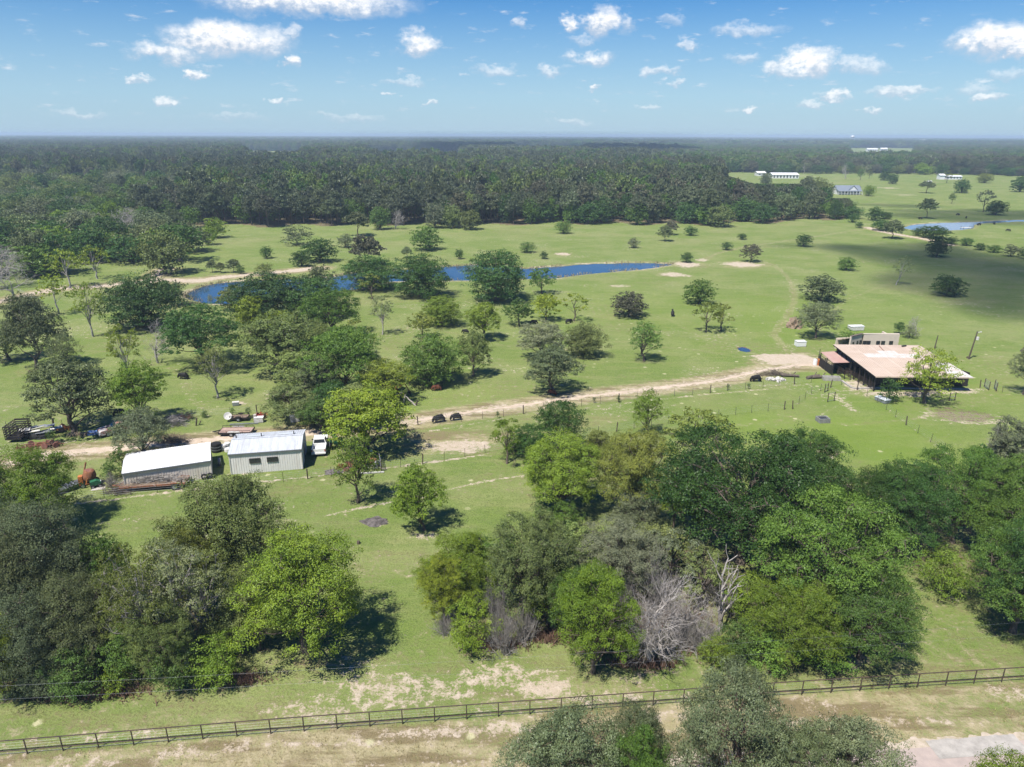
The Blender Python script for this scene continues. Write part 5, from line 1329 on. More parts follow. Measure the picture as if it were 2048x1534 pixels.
# open cattle barn with its broad tan roof
def barn():
    zf, zb = 2.9, 4.5
    FL, FR, BL, BR = P(1751.5, 753, zf), P(1947, 754.8, zf), P(1667, 689.3, zb), P(1840, 691.3, zb)
    o = P(1746, 772); r = thing('cattle_barn', 'open cattle barn under a broad low tan sheet roof', 'barn', o)
    loc = lambda p: Vector(p) - Vector(o)
    rows, cols = 7, 5
    def pt(u, v): return FL.lerp(FR, u).lerp(BL.lerp(BR, u), v)
    vs = [0, 0.27, 0.43, 0.58, 0.70, 0.81, 0.91, 1.0]
    for j in range(rows):
        for i in range(cols):
            u0, u1, v0, v1 = i / cols, (i + 1) / cols, vs[j], vs[j + 1] + 0.008; up = Vector((0, 0, 0.018 * (rows - j) * 0 + 0.012 * (i % 2)))
            lift = Vector((0, 0, 0.02 * (j % 2)))
            q = [loc(pt(u0, v0)) + up + lift, loc(pt(u1, v0)) + up + lift, loc(pt(u1, v1)) + up + lift, loc(pt(u0, v1)) + up + lift]
            m = MB(); dn = Vector((0, 0, -0.05)); m.add([p for p in q] + [p + dn for p in q], [(0, 1, 2, 3), (7, 6, 5, 4), (0, 4, 5, 1), (1, 5, 6, 2), (2, 6, 7, 3), (3, 7, 4, 0)])
            for k in range(1, 8):     # low ribs running down the slope
                a_, b_ = q[0].lerp(q[1], k / 8), q[3].lerp(q[2], k / 8); m.bar(a_ + Vector((0, 0, .02)), b_ + Vector((0, 0, .02)), 0.09, 0.05)
            w = (j in (3,) and i in (1, 2, 3)) or (j == 4 and i == 2) or (j in (0, 1) and i == 4) 
            m.build('roof_panel', M['roof_white'] if w else (M['barn_roof'] if (i + j) % 2 else M['barn_roof_b']), r, label='whitewashed roof sheet' if w else None)
    # dark board walls: front set back under the overhang, and the far sides
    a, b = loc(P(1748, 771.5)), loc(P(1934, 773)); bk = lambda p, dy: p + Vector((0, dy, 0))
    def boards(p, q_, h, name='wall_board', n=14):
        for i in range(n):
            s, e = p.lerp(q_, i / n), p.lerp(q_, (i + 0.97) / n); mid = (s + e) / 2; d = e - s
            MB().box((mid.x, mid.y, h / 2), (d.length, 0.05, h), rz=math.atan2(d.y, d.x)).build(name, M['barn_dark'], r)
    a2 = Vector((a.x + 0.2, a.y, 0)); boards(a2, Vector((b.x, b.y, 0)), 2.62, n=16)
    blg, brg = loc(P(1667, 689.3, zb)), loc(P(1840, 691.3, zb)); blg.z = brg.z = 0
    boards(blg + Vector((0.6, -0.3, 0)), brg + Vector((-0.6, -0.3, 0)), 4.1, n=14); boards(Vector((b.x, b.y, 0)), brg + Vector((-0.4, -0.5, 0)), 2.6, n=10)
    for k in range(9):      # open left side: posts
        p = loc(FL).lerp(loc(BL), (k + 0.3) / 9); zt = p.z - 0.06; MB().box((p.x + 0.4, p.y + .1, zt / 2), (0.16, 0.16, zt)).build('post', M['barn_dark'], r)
    for k in range(4):
        p, q = loc(FL), loc(BL); z = 0.35 + 0.35 * k
        MB().bar((p.x + 0.3, p.y + 0.8, z), (q.x + 0.3, q.y - 0.5, z), 0.06).build('rail', M['pipe'], r)
    for (pa, pb) in ((FL, BL), (FL, FR)): MB().bar(loc(pa) + Vector((0, 0.02, -0.12)), loc(pb) + Vector((0, 0.02, -0.12)), 0.08, 0.16).build('fascia', M['barn_dark'] if pb is BL else M['barn_roof'], r)
    MB().bar(loc(P(1758, 692, zb)) + Vector((0, 0, .06)), loc(P(1768, 702, 4.2)) + Vector((0, 0, 0.0)), 0.09).build('roof_pipe', M['rust_red'], r)
    MB().box(loc(P(1808, 692.5, 4.5)) + Vector((0, 0, 0.06)), (1.0, 0.3, 0.25), rz=0.4).build('roof_vent', M['steel_black'], r)
    # lean-to on the left
    L = [P(1641.6, 704, 2.9), P(1680, 702, 3.25), P(1709, 724.4, 2.7), P(1666.5, 725.6, 2.5)]
    for i in range(4):
        q = [loc(L[3].lerp(L[2], i / 4)), loc(L[3].lerp(L[2], (i + 1) / 4)), loc(L[0].lerp(L[1], (i + 1) / 4)), loc(L[0].lerp(L[1], i / 4))]; dn = Vector((0, 0, -0.05))
        m = MB(); m.add(q + [p + dn for p in q], [(0, 1, 2, 3), (7, 6, 5, 4), (0, 4, 5, 1), (1, 5, 6, 2), (2, 6, 7, 3), (3, 7, 4, 0)])
        for k in (1, 3): m.bar(q[0].lerp(q[1], k / 4) + Vector((0, 0, .02)), q[3].lerp(q[2], k / 4) + Vector((0, 0, .02)), 0.08, 0.04)
        m.build('lean_to_panel', M['roof_pink'], r)
    for p in (L[0], L[0].lerp(L[3], 0.5), L[3], L[2]):
        q = loc(p); MB().box((q.x + 0.15, q.y + 0.1, q.z / 2 - 0.03), (0.14, 0.14, q.z - 0.06)).build('post', M['barn_dark'], r)
    a = loc(L[0]); b = loc(L[3]); MB().box(((a.x + b.x) / 2 + 0.2, (a.y + b.y) / 2 + 0.3, 0.85), ((b - a).xy.length * 0.9, 0.06, 1.7), rz=math.atan2(b.y - a.y, b.x - a.x)).build('side_boards', M['barn_dark'], r)
    # concrete footing kerb along the front
    k = [loc(P(x, y)) for x, y in [(1683, 762), (1703, 776), (1712, 778), (1770, 776.5), (1850, 778), (1938, 779)]]
    m = MB()
    for i in range(len(k) - 1): m.bar(k[i] + Vector((0, 0, .1)), k[i + 1] + Vector((0, 0, .1)), 0.35, 0.22)
    m.build('concrete_footing', M['concrete'], r)
barn()
def pens():
    r = thing('pipe_pen', 'dark pipe pen fence running from the lean-to to the barn corner', 'pen', P(1690, 757))
    o = P(1690, 757)
    for ln in ([(1636, 724), (1662, 741), (1688, 758), (1700, 760)], [(1702, 738), (1722, 754), (1742, 771)], [(1638, 714), (1636, 724)]):
        pts = [P(x, y) - o for x, y in ln]
        for i in range(len(pts) - 1):
            for z in (0.4, 0.8, 1.2, 1.55): MB().bar(pts[i] + Vector((0, 0, z)), pts[i + 1] + Vector((0, 0, z)), 0.07).build('rail', M['pipe'], r)
            n = max(1, int((pts[i + 1] - pts[i]).length / 2.2))
            for k in range(n + 1):
                p = pts[i].lerp(pts[i + 1], k / n); MB().cyl((p.x, p.y, 0), (p.x, p.y, 1.65), 0.07, 6).build('post', M['pipe'], r)
pens()
def stucco_house():
    z = 4.3; c0, c1, w0 = P(1725.5, 668, z), P(1800, 668.5, z), P(1703, 673.5, z)
    o = Vector((c0.x, c0.y, 0)); r = thing('stucco_house', 'cream stucco house with a dark-capped wing behind the barn', 'house', o); lc = lambda p: Vector((p.x - o.x, p.y - o.y, 0))
    c1l, w0l = lc(c1), lc(w0)
    def wallbox(a, b, h, name, m, th=0.3):
        d = b - a; n_ = Vector((-d.y, d.x, 0)).normalized(); n_ = n_ if n_.y > 0 else -n_; c = (a + b) / 2 + n_ * th / 2
        MB().box((c.x, c.y, h / 2), (d.length, th, h), rz=math.atan2(d.y, d.x)).build(name, m, r)
    wallbox(Vector((0.3, 0, 0)), c1l, z, 'wall', M['stucco']); wallbox(w0l, Vector((0, 0, 0)), z, 'wall', M['stucco'])
    wallbox(c1l + Vector((-0.3, 0.3, 0)), c1l + Vector((-0.2, 6, 0)), z - 1.0, 'wall', M['stucco']); wallbox(w0l + Vector((0, 6, 0)), c1l + Vector((0, 6, 0)), z - 2, 'wall', M['stucco'])
    q = [Vector((0.2, 0.3, z - 0.3)), c1l + Vector((-0.2, 0.3, z - 0.3)), c1l + Vector((-0.2, 6, z - 2.3)), w0l + Vector((0.2, 6, z - 2.3)), w0l + Vector((0.2, 0.3, z - 0.3))]
    m = MB(); m.add(q, [(0, 1, 2, 3)], [(0, 3, 4)]); m.build('roof', M['barn_roof'], r)
    d = Vector((0, 0, 0)) - w0l; MB().box((w0l.x / 2, w0l.y / 2 + 0.15, z + 0.06), (d.length, 0.5, 0.12), rz=math.atan2(d.y, d.x)).build('parapet_cap', M['stucco_dark'], r)
    MB().box((c1l.x / 2, 0.15, z + 0.04), (c1l.x, 0.4, 0.08)).build('parapet_cap', M['stucco'], r)
    for px in (1732, 1740, 1759, 1769, 1785):
        p = P(px, 685.5, 2.4); t_ = (px - 1725.5) / 74.5; window(r, (t_ * c1l.x, t_ * c1l.y - 0.04, 2.3), 0.62, 1.1, mull=0)
    n = 3
    for k, t in enumerate((0.25, 0.62, 0.88)):
        c = w0l * (1 - t); f = thing('x', None, None) if False else None
        ang = math.atan2(-w0l.y, -w0l.x); m = MB(); m.box((c.x, c.y - 0.02, 2.5), (0.55, 0.10, 1.2), rz=ang); fr = m.build('window', M['frame_dark'], r)
        MB().box((c.x + 0.02, c.y - 0.06, 2.5), (0.42, 0.06, 1.05), rz=ang).build('glass', M['glass'], fr)
stucco_house()

def gable_house(name, label, cat, base, L, D, eave, rise, rz, wall, roof, nwin=0, porch=False, group=None, doors=0, win_h=1.2):
    r = thing(name, label, cat, base, rz, group)
    for y in (0, D): MB().box((0, y + (0.1 if y == 0 else -0.1), eave / 2), (L, 0.2, eave)).build('wall', wall, r)
    for s in (-1, 1): MB().prism([(0.2, 0), (D - 0.2, 0), (D - 0.2, eave), (D / 2, eave + rise * 0.96), (0.2, eave)], s * L / 2 - 0.2 if s > 0 else -L / 2, L / 2 if s > 0 else -L / 2 + 0.2, 'x').build('wall', wall, r)
    for s in (0, 1):
        y0, y1 = (-0.6, D / 2) if s == 0 else (D / 2 + 0.01, D + 0.6); sl = rise / (D / 2)
        z0, z1 = (eave - 0.6 * sl, eave + rise) if s == 0 else (eave + rise, eave - 0.6 * sl)
        q = [(-L / 2 - .5, y0, z0), (L / 2 + .5, y0, z0), (L / 2 + .5, y1, z1), (-L / 2 - .5, y1, z1)]
        MB().add(q + [(a, b, c + 0.14) for a, b, c in q], [(3, 2, 1, 0), (4, 5, 6, 7), (0, 1, 5, 4), (1, 2, 6, 5), (2, 3, 7, 6), (3, 0, 4, 7)]).build('roof', roof, r)
    for i in range(nwin): window(r, (-L / 2 + L * (i + 0.5) / nwin, -0.02, eave * 0.52), L / nwin * 0.45, win_h, mull=1, frame=M['white'])
    if porch:
        q = [(-L / 2 - .3, -3.2, eave - 0.9), (L / 2 + .3, -3.2, eave - 0.9), (L / 2 + .3, -0.6, eave - 0.15), (-L / 2 - .3, -0.6, eave - 0.15)]
        MB().add(q + [(a, b, c + 0.12) for a, b, c in q], [(3, 2, 1, 0), (4, 5, 6, 7), (0, 1, 5, 4), (1, 2, 6, 5), (2, 3, 7, 6), (3, 0, 4, 7)]).build('porch_roof', roof, r)
        for i in range(9): MB().box((-L / 2 + L * i / 8, -3.0, (eave - 0.9) / 2), (0.3, 0.3, eave - 0.9)).build('porch_column', M['white'], r)
        MB().box((0, -3.05, 0.9), (L, 0.08, 0.1)).build('porch_rail', M['white'], r)
    return r
h = gable_house('ranch_house', 'white ranch house with a blue-grey roof, gable and porch, beyond the meadow', 'house', P(1697, 389), 18, 9, 3.4, 3.0, 0.02, M['white'], M['grey_roof'], nwin=6, porch=True)
m = MB(); m.prism([(-3.4, 3.2), (3.4, 3.2), (0, 6.2)], -1.2, 3.6, 'y'); m.build('front_gable', M['white'], h, loc=(2.5, 0, 0))
for s in (-1, 1):
    q = [(2.5, -1.5, 6.45), (2.5, 4.0, 6.45), (2.5 + s * 3.9, 4.0, 3.1), (2.5 + s * 3.9, -1.5, 3.1)]
    MB().add(q + [(a, b, c + 0.12) for a, b, c in q], [(3, 2, 1, 0), (4, 5, 6, 7), (0, 1, 5, 4), (1, 2, 6, 5), (2, 3, 7, 6), (3, 0, 4, 7)]).build('gable_roof', M['grey_roof'], h)
gable_house('outbuilding', 'dark open outbuilding at the right end of the ranch house', 'shed', P(1709, 381), 9, 5, 2.6, 0.8, 0.0, M['white'], M['frame_dark'], nwin=4)
gable_house('white_barn', 'long white-roofed arena barn with openings beyond the forest corner', 'barn', P(1571, 357), 27, 16, 3.6, 1.8, -0.02, M['white'], M['white_roof'], nwin=8, win_h=2.4)
gable_house('white_barn', 'smaller white barn left of the long arena barn', 'barn', P(1523, 352), 9, 12, 3.2, 1.5, -0.02, M['white'], M['white_roof'], nwin=2)
gable_house('white_shed', 'long low white shed in front of the woods, far right meadow', 'shed', P(1908, 359), 16, 8, 3.0, 0.8, 0.0, M['white'], M['white_roof'], nwin=5)
gable_house('white_shed', 'white cube-like shed at the left end of the long low shed', 'shed', P(1884, 359), 5, 6, 4.2, 1.2, 0.0, M['white'], M['white_roof'])
gable_house('white_shed', 'tiny white shed between two trees in the far meadow', 'shed', P(1860, 368), 3, 3, 2.2, 0.7, 0.2, M['white'], M['white_roof'])
FARB = 'pale buildings showing above the distant forest'
for (px, py, L_, lab) in [(312, 311, 46, 'pale building in the far forest on the left, nearer one'), (282, 288, 120, 'long pale building near the left horizon'), (1319, 308.5, 30, 'small white roof in the far forest, right of centre'),
                          (1745, 303, 30, 'pale building on the cleared ground far right'), (1768, 302, 20, 'second pale building on the cleared ground far right'), (1712, 289, 45, 'white plant below the water tower'), (1850, 289, 60, 'pale roofs near the right horizon')]:
    p = P(px, py); gable_house('distant_building', lab, 'building', p, L_, L_ * 0.4, (6 if 'cleared' in lab else 17) if p.y < 3500 else 21, 3, 0.0, M['white'], M['white_roof'], nwin=6 if L_ < 100 else 0, group=FARB, win_h=4)
def water_tower():
    p = P(1703, 288.5); r = thing('water_tower', 'white water tower near the right horizon', 'water tower', p); H = 46
    for k in range(6):
        a = k * math.pi / 3; MB().cyl((14 * math.cos(a), 14 * math.sin(a), 0), (8 * math.cos(a), 8 * math.sin(a), H * .72), 0.9, 6).build('leg', M['white'], r)
    m = MB(); m.tube([(0, 0, H * .66), (0, 0, H * .72), (0, 0, H * .80), (0, 0, H * .92), (0, 0, H)], [2, 9, 11, 9.5, 2], 16); m.build('tank', M['white'], r, smooth_=True)
water_tower()

# ------------------------------------------------------------------ fences
def fence_posts(pts, step):
    out = []; acc = 0.0
    for i in range(len(pts) - 1):
        a, b = pts[i], pts[i + 1]; L = (b - a).length; t = acc
        while t < L: out.append(a.lerp(b, t / L)); t += step
        acc = t - L
    return out
def pipe_fence():
    pts = [Vector((x, y, 0)) for x, y in FENCE_PIPE]; o = pts[0]
    r = thing('pipe_fence', 'long black pipe and mesh fence across the foreground', 'fence', o)
    pm = MB().cyl((0, 0, 0), (0, 0, 1.36), 0.045, 6).mesh('post', M['pipe']); ps = fence_posts(pts, 2.42)
    for p in ps: link('post', pm, r, p - o)
    for z, rr in ((1.36, 0.042), (0.42, 0.035)):
        m = MB(); m.tube([q - o + Vector((0, 0, z)) for q in ps], rr, 6); m.build('rail', M['pipe'], r)
    m = MB()
    for z in (0.2, 0.65, 0.88, 1.12): m.tube([q - o + Vector((0, 0, z)) for q in ps], 0.0035, 3, cap=False)
    n = 0
    for i in range(len(ps) - 1):
        for k in range(4):
            q = ps[i].lerp(ps[i + 1], (k + 0.5) / 4) - o; m.bar(q + Vector((0, 0, 0.1)), q + Vector((0, 0, 1.34)), 0.0035)
    m.build('wire_mesh', M['grey'], r, kind='stuff')
pipe_fence()
def wire_fence(label, line, step=4.2, big=None, h=1.25, seed=0):
    pts = [P(x, y) for x, y in line]; o = pts[0]; r = thing('wire_fence', label, 'fence', o); rr = random.Random(seed)
    thin = MB().cyl((0, 0, 0), (0, 0, h + 0.1), 0.030, 5).mesh('post', M['steel_black']); thick = MB().cyl((0, 0, 0), (0, 0, h + 0.25), 0.085, 7).mesh('post', M['pole'])
    ps = fence_posts(pts, step)
    for i, p in enumerate(ps):
        k = link('post', thick if i % 5 == 0 else thin, r, p - o); k.rotation_euler = (rr.gauss(0, .05), rr.gauss(0, .05), 0)
        if i % 5 == 0: k['label'] = 'thick wooden fence post'
    m = MB()
    for z in (0.35, 0.62, 0.9, 1.18): m.tube([q - o + Vector((0, 0, z)) for q in ps], 0.007, 3, cap=False)
    m.build('wire', M['grey'], r)
wire_fence('barbed wire fence below the metal sheds and across the paddock', [(100, 1006), (178, 999), (314, 986), (432, 975), (552, 965), (647, 954), (764, 940), (864, 925), (976, 906), (1040, 896), (1200, 868), (1350, 845), (1502, 826), (1580, 818)], 3.0, seed=1)
wire_fence('wire fence with little saplings beside the dirt road to the barn', [(836, 849), (891, 848), (936, 841), (996, 836), (1048, 828), (1191, 809), (1282, 798), (1372, 791), (1458, 782), (1540, 776), (1585, 769), (1640, 764)], 3.4, seed=2)
wire_fence('wire fence behind the junk along the left yard', [(-50, 868), (2, 861), (58, 857), (107, 857), (200, 848), (300, 840), (405, 833), (450, 832), (525, 826)], 4.0, seed=3)
wire_fence('wire fence running diagonally from the barn across the bright pasture', [(1714, 780), (1757, 808), (1800, 842), (1854, 880), (1892, 905)], 3.2, seed=4)
wire_fence('short wire fence crossing the paddock towards the barn', [(1585, 818), (1620, 790), (1650, 778), (1690, 768)], 3.0, seed=6)
wire_fence('wire fence at the right edge beyond the barn', [(1960, 776), (1985, 783), (2030, 790), (2080, 800)], 3.5, seed=5)
def pole(label, bx, by, ty, r_=0.16, transformer=False, name='utility_pole', arm=False, lean=0.0):
    p = P(bx, by); beta = PITCH + math.atan((ty - CYP) / F_PX); h = CAM_H - p.y * math.tan(beta)
    r = thing(name, label, 'pole', p); lx = lean * h; MB().tube([(0, 0, -0.1), (lx, 0, h)], [r_, r_ * 0.7], 8).build('shaft', M['pole'], r)
    if transformer:
        MB().cyl((lx * .72 + 0.45, 0, h * 0.70), (lx * .72 + 0.45, 0, h * 0.80), 0.28, 10).build('transformer', M['white_dirty'], r)
        MB().bar((lx - 0.1, 0, h * 0.96), (lx + 0.7, 0, h * 0.98), 0.09).build('arm', M['white_dirty'], r)
        MB().cyl((lx + .7, 0, h * .97), (lx + .7, 0, h * 1.0), 0.14, 8).build('lamp', M['white_dirty'], r)
    return r, p, h, lx
_, pa, ha, la = pole('tall leaning utility pole with transformer right of the barn', 1937, 718, 660, transformer=True, lean=0.10)
pole('shorter plain pole behind the barn', 1869, 697, 668, 0.13, lean=0.06)
pole('stub post leaning at the foot of the tall utility pole', 1934, 716, 710, 0.16, name='stub_post')
def wires():
    a, b = P(0, 1374, 8.2), P(1401, 1280, 8.2); d = (b - a).normalized(); a = a - d * 12; L_ = (b - a).length + 60
    c = P(0, 1401, 7.5); c = a + (c - P(0, 1374, 8.2)); poles = []
    for k, q in enumerate((a, a + d * L_)):
        r = thing('utility_pole', 'roadside power line pole outside the %s of the view' % ('left' if k == 0 else 'right'), 'pole', (q.x, q.y - 0.2, 0)); MB().tube([(0, 0, 0), (0, 0, 9.0)], [0.17, 0.12], 8).build('shaft', M['pole'], r)
        MB().bar((0, 0.25, 8.2), (0, -0.6, 8.2), 0.08).build('arm', M['pole'], r)
    r = thing('power_line', 'pair of thin power wires strung across the foreground', 'power line', a)
    for off in (Vector((0, 0, 0)), c - a):
        m = MB(); pts = []
        for i in range(25): t = i / 24; pts.append(d * L_ * t + off + Vector((0, 0, 0.9 * ((2 * t - 1) ** 2 - 1) + 0.4)))
        m.tube(pts, 0.003, 4, cap=False); m.build('wire', M['grey'], r)
wires()

# ------------------------------------------------------------------ cattle
def skin_mesh(name, verts, edges, radii, mat, sub=2, root=0):
    me = bpy.data.meshes.new(name); me.from_pydata([tuple(v) for v in verts], edges, [])
    ob = bpy.data.objects.new(name, me); COL.objects.link(ob)
    sk = ob.modifiers.new('skin', 'SKIN'); ob.modifiers.new('sub', 'SUBSURF').levels = sub; ob.modifiers['sub'].render_levels = sub
    for i, r in enumerate(radii):
        r = (r, r) if isinstance(r, (int, float)) else r; me.skin_vertices[0].data[i].radius = r; me.skin_vertices[0].data[i].use_root = (i == root)
    dg = bpy.context.evaluated_depsgraph_get(); dg.update(); m2 = bpy.data.meshes.new_from_object(ob.evaluated_get(dg)); m2.name = name
    m2.materials.clear(); m2.materials.append(mat); m2.polygons.foreach_set('use_smooth', [True] * len(m2.polygons))
    bpy.data.objects.remove(ob); return m2
def cow_mesh(mat, grazing=True):
    V = [(0, 0, 0.95), (-0.75, 0, 1.02), (0.65, 0, 0.95), (0.98, 0, 1.00)]; Rr = [(0.44, 0.50), (0.38, 0.43), (0.40, 0.47), (0.28, 0.33)]; Ed = [(0, 1), (0, 2), (2, 3)]
    if grazing: head = [((1.20, 0.03, 0.74), 0.24), ((1.34, 0.06, 0.42), 0.19), ((1.42, 0.07, 0.18), 0.12)]
    else: head = [((1.25, 0.03, 1.38), 0.17), ((1.52, 0.05, 1.45), 0.15), ((1.82, 0.06, 1.28), 0.09)]
    last = 3
    for p, r in head: V.append(p); Rr.append(r); Ed.append((last, len(V) - 1)); last = len(V) - 1
    hb = last - 1
    for s in (-1, 1): V.append((V[hb][0] - 0.05, V[hb][1] + s * 0.26, V[hb][2] + 0.10)); Rr.append(0.045); Ed.append((hb, len(V) - 1))
    for (x, kx, ux) in ((0.68, 0.03, 0.0), (-0.78, -0.10, 0.06)):
        src = 2 if x > 0 else 1
        for s in (-1, 1):
            b = len(V); V += [(x, s * 0.20, 0.62), (x + ux, s * 0.22, 0.34), (x + kx, s * 0.22, 0.10), (x + kx + 0.05, s * 0.22, 0.03)]; Rr += [0.20, 0.12, 0.09, 0.10]
            Ed += [(src, b), (b, b + 1), (b + 1, b + 2), (b + 2, b + 3)]
    return skin_mesh('body', V, Ed, Rr, mat)
CB, CBU, CR = cow_mesh(M['black_hide']), cow_mesh(M['black_hide'], False), cow_mesh(M['brown_hide'])
TAIL_B = MB().tube([(-1.0, 0, 1.25), (-1.14, 0, 1.0), (-1.16, 0, 0.5)], [0.03, 0.025, 0.05], 5).mesh('tail', M['black_hide'])
def cow(px, py, az, label, mesh=CB, s=1.0, group='cattle in the pastures'):
    r = thing('cow', label, 'cow', P(px, py), az, group); r.scale = (s * .80, s * .85, s * .80); link('body', mesh, r); link('tail', TAIL_B, r)
cow(880, 844, math.radians(205), 'black cow grazing beside the dirt road, left of two', s=1.12)
cow(914, 840, math.radians(200), 'black cow grazing beside the dirt road, right of two', s=1.0)
cow(1513, 763, math.radians(185), 'black cow standing near the pale rubble by the barn road', s=1.1)
cow(369, 758, math.radians(170), 'black cow alone in front of the umbrella oak', s=1.1)
cow(1345, 632, math.radians(80), 'black cow in the open pasture right of centre', CBU, s=1.15)
cow(932, 667, math.radians(170), 'black calf below the yellow-green tree', s=0.9)
cow(875, 781, math.radians(190), 'red-brown cow above the dirt road', CR, s=0.95)
cow(1106, 790, math.radians(150), 'red-brown cow at the foot of the darkest pasture oak', CR, s=0.9)
cow(1137, 647, math.radians(30), 'dark cow in the shade of the spreading yellow-green tree', s=1.0)
cow(1066, 649, math.radians(10), 'dark cow in the shade near the round-headed green tree', s=1.0)
cow(238, 832, math.radians(10), 'dark cow in the shade behind the bright green oak', s=1.1)
for i, (x, y, l) in enumerate([(1915, 431, 'far black cow beyond the right pond, upper one'), (1932, 437, 'far black cow beyond the right pond, nearer the water'), (1841, 439, 'far black cow left of the airy pine at the right pond'),
                            (1958, 451, 'far dark cow on the shaded grass by the pale lane'), (1988, 449, 'second far dark cow on the shaded grass by the pale lane'), (2015, 463, 'far cow on the shaded grass at the right edge')]):
    cow(x, y, i * 1.1, l, s=1.1)

# ------------------------------------------------------------------ vehicles
def wheel(parent, c, r=0.38, w=0.24, axis='y'):
    t = MB(); d = Vector((0, w / 2, 0)) if axis == 'y' else Vector((w / 2, 0, 0)); c = Vector(c)
    t.tube([c - d, c - d * 0.8, c + d * 0.8, c + d], [r * 0.86, r, r, r * 0.86], 16); o = t.build('wheel', M['rubber'], parent)
    MB().cyl(c - d * 1.06, c + d * 1.06, r * 0.55, 10).build('rim', M['grey'], o); return o
def pickup(label, loc, rz, paint, cab_label=None, wheels=True, tint=None):
    r = thing('pickup_truck', label, 'pickup truck', loc, rz); W = 1.9; z0 = 0.42
    m = MB()
    m.prism([(0.95, z0), (2.70, z0), (2.78, 0.62), (2.74, 0.98), (2.50, 1.08), (0.95, 1.16)], -W / 2, W / 2, 'y')     # engine bay and bonnet
    m.box((0.1, 0, 0.78), (1.72, W, 0.74))                                                                     # cab lower body
    for s in (-1, 1): m.box((-1.72, s * (W / 2 - 0.06), 0.80), (1.94, 0.12, 0.66))                              # bed sides
    m.box((-1.72, 0, 0.62), (1.94, W - 0.24, 0.10)); m.box((-0.80, 0, 0.88), (0.08, W - 0.24, 0.5)); m.build('body', paint, r)
    MB().box((-2.66, 0, 0.83), (0.07, W, 0.56)).build('tailgate', paint, r)
    cab = MB(); b = [(-0.74, -.90), (0.98, -.90), (0.98, .90), (-0.74, .90)]; t = [(-0.55, -.72), (0.40, -.72), (0.40, .72), (-0.55, .72)]
    cab.add([(x, y, 1.15) for x, y in b] + [(x, y, 1.74) for x, y in t], [(4, 5, 6, 7), (0, 1, 5, 4), (1, 2, 6, 5), (2, 3, 7, 6), (3, 0, 4, 7)]); cab.build('cab', paint, r)
    def pane(pts, nm='window'): MB().quad(pts).build(nm, M['glass'], r)
    pane([(1.00, -.78, 1.19), (1.00, .78, 1.19), (0.47, .64, 1.70), (0.47, -.64, 1.70)], 'windscreen')
    pane([(-0.755, .76, 1.22), (-0.755, -.76, 1.22), (-0.60, -.66, 1.66), (-0.60, .66, 1.66)], 'rear_window')
    for s in (-1, 1): pane([(-0.60, s * .895, 1.20), (0.82, s * .895, 1.20), (0.36, s * .745, 1.68), (-0.50, s * .745, 1.68)], 'side_window')
    MB().box((-2.78, 0, 0.50), (0.14, W, 0.18)).build('rear_bumper', M['white'], r); MB().box((2.84, 0, 0.50), (0.12, W, 0.20)).build('front_bumper', M['grey'], r)
    for s in (-1, 1):
        MB().box((-2.71, s * 0.86, 0.88), (0.04, 0.12, 0.34)).build('tail_light', M['red'], r); MB().box((2.79, s * 0.68, 0.82), (0.03, 0.34, 0.18)).build('headlight', M['skylight'], r)
        MB().box((0.62, s * 1.05, 1.22), (0.10, 0.2, 0.16)).build('mirror', M['frame_dark'], r)
        for x in (1.75, -1.65): wheel(r, (x, s * 0.84, 0.38))
    return r
pickup('white pickup truck parked right of the grey-roofed shed, tail to the camera', P(641, 897), math.radians(100), M['white'])
pickup('old pickup with faded red bonnet and white roof, half under the willow', P(240, 864), math.radians(222), simple('faded_red_and_white_paint', (0.34, 0.14, 0.13), 0.6, col2=(0.55, 0.52, 0.50), scale=0.9, thr=(0.45, 0.52)))
def trailer_deck(label, loc, rz, L_, W, deck, frame, z=0.75, axles=(0,), rail=0.0, name='utility_trailer', tongue=1.2, wr=0.36, side=None):
    r = thing(name, label, 'trailer', loc, rz)
    n = max(4, int(W / 0.24))
    for i in range(n): MB().box((0, -W / 2 + W * (i + 0.5) / n, z), (L_, W / n * 0.92, 0.05)).build('deck_board', deck, r)
    m = MB()
    for s in (-1, 1): m.box((0, s * (W / 2 + 0.03), z - 0.08), (L_, 0.08, 0.26))
    for s in (-1, 1): m.box((s * (L_ / 2 + 0.03), 0, z - 0.08), (0.08, W + 0.14, 0.26))
    m.bar((L_ / 2, 0.5, z - 0.1), (L_ / 2 + tongue, 0, z - 0.2), 0.1); m.bar((L_ / 2, -0.5, z - 0.1), (L_ / 2 + tongue, 0, z - 0.2), 0.1); m.build('frame', frame, r)
    if rail:
        for s in (-1, 1):
            MB().box((0, s * (W / 2 + 0.03), z + rail), (L_, 0.05, 0.06)).build('side_rail', frame, r)
            for k in range(5): MB().box((-L_ / 2 + L_ * k / 4, s * (W / 2 + 0.03), z + rail / 2), (0.05, 0.05, rail)).build('rail_post', frame, r)
    for x in axles:
        for s in (-1, 1):
            wheel(r, (x, s * (W / 2 + 0.14), wr), wr, 0.2)
            MB().prism([(x - .5, wr * 2 + .02), (x + .5, wr * 2 + .02), (x + .36, wr * 2 + .14), (x - .36, wr * 2 + .14)], s * (W / 2 + 0.14) - .12, s * (W / 2 + 0.14) + .12, 'y').build('mudguard', side or frame, r)
    return r
trailer_deck('utility trailer with pinkish weathered deck behind the grey-roofed shed', P(474, 868), math.radians(183), 4.6, 2.0, M['wood_pink'], M['steel_black'], 0.62, (-0.35, 0.45), rail=0.32, side=M['white_dirty'])
trailer_deck('long rusty flatbed trailer piled with grey brush before the white-roofed shed', P(312, 975), math.radians(189), 7.6, 2.0, M['wood'], M['rust'], 0.85, (-2.6,), name='flatbed_trailer', wr=0.45)
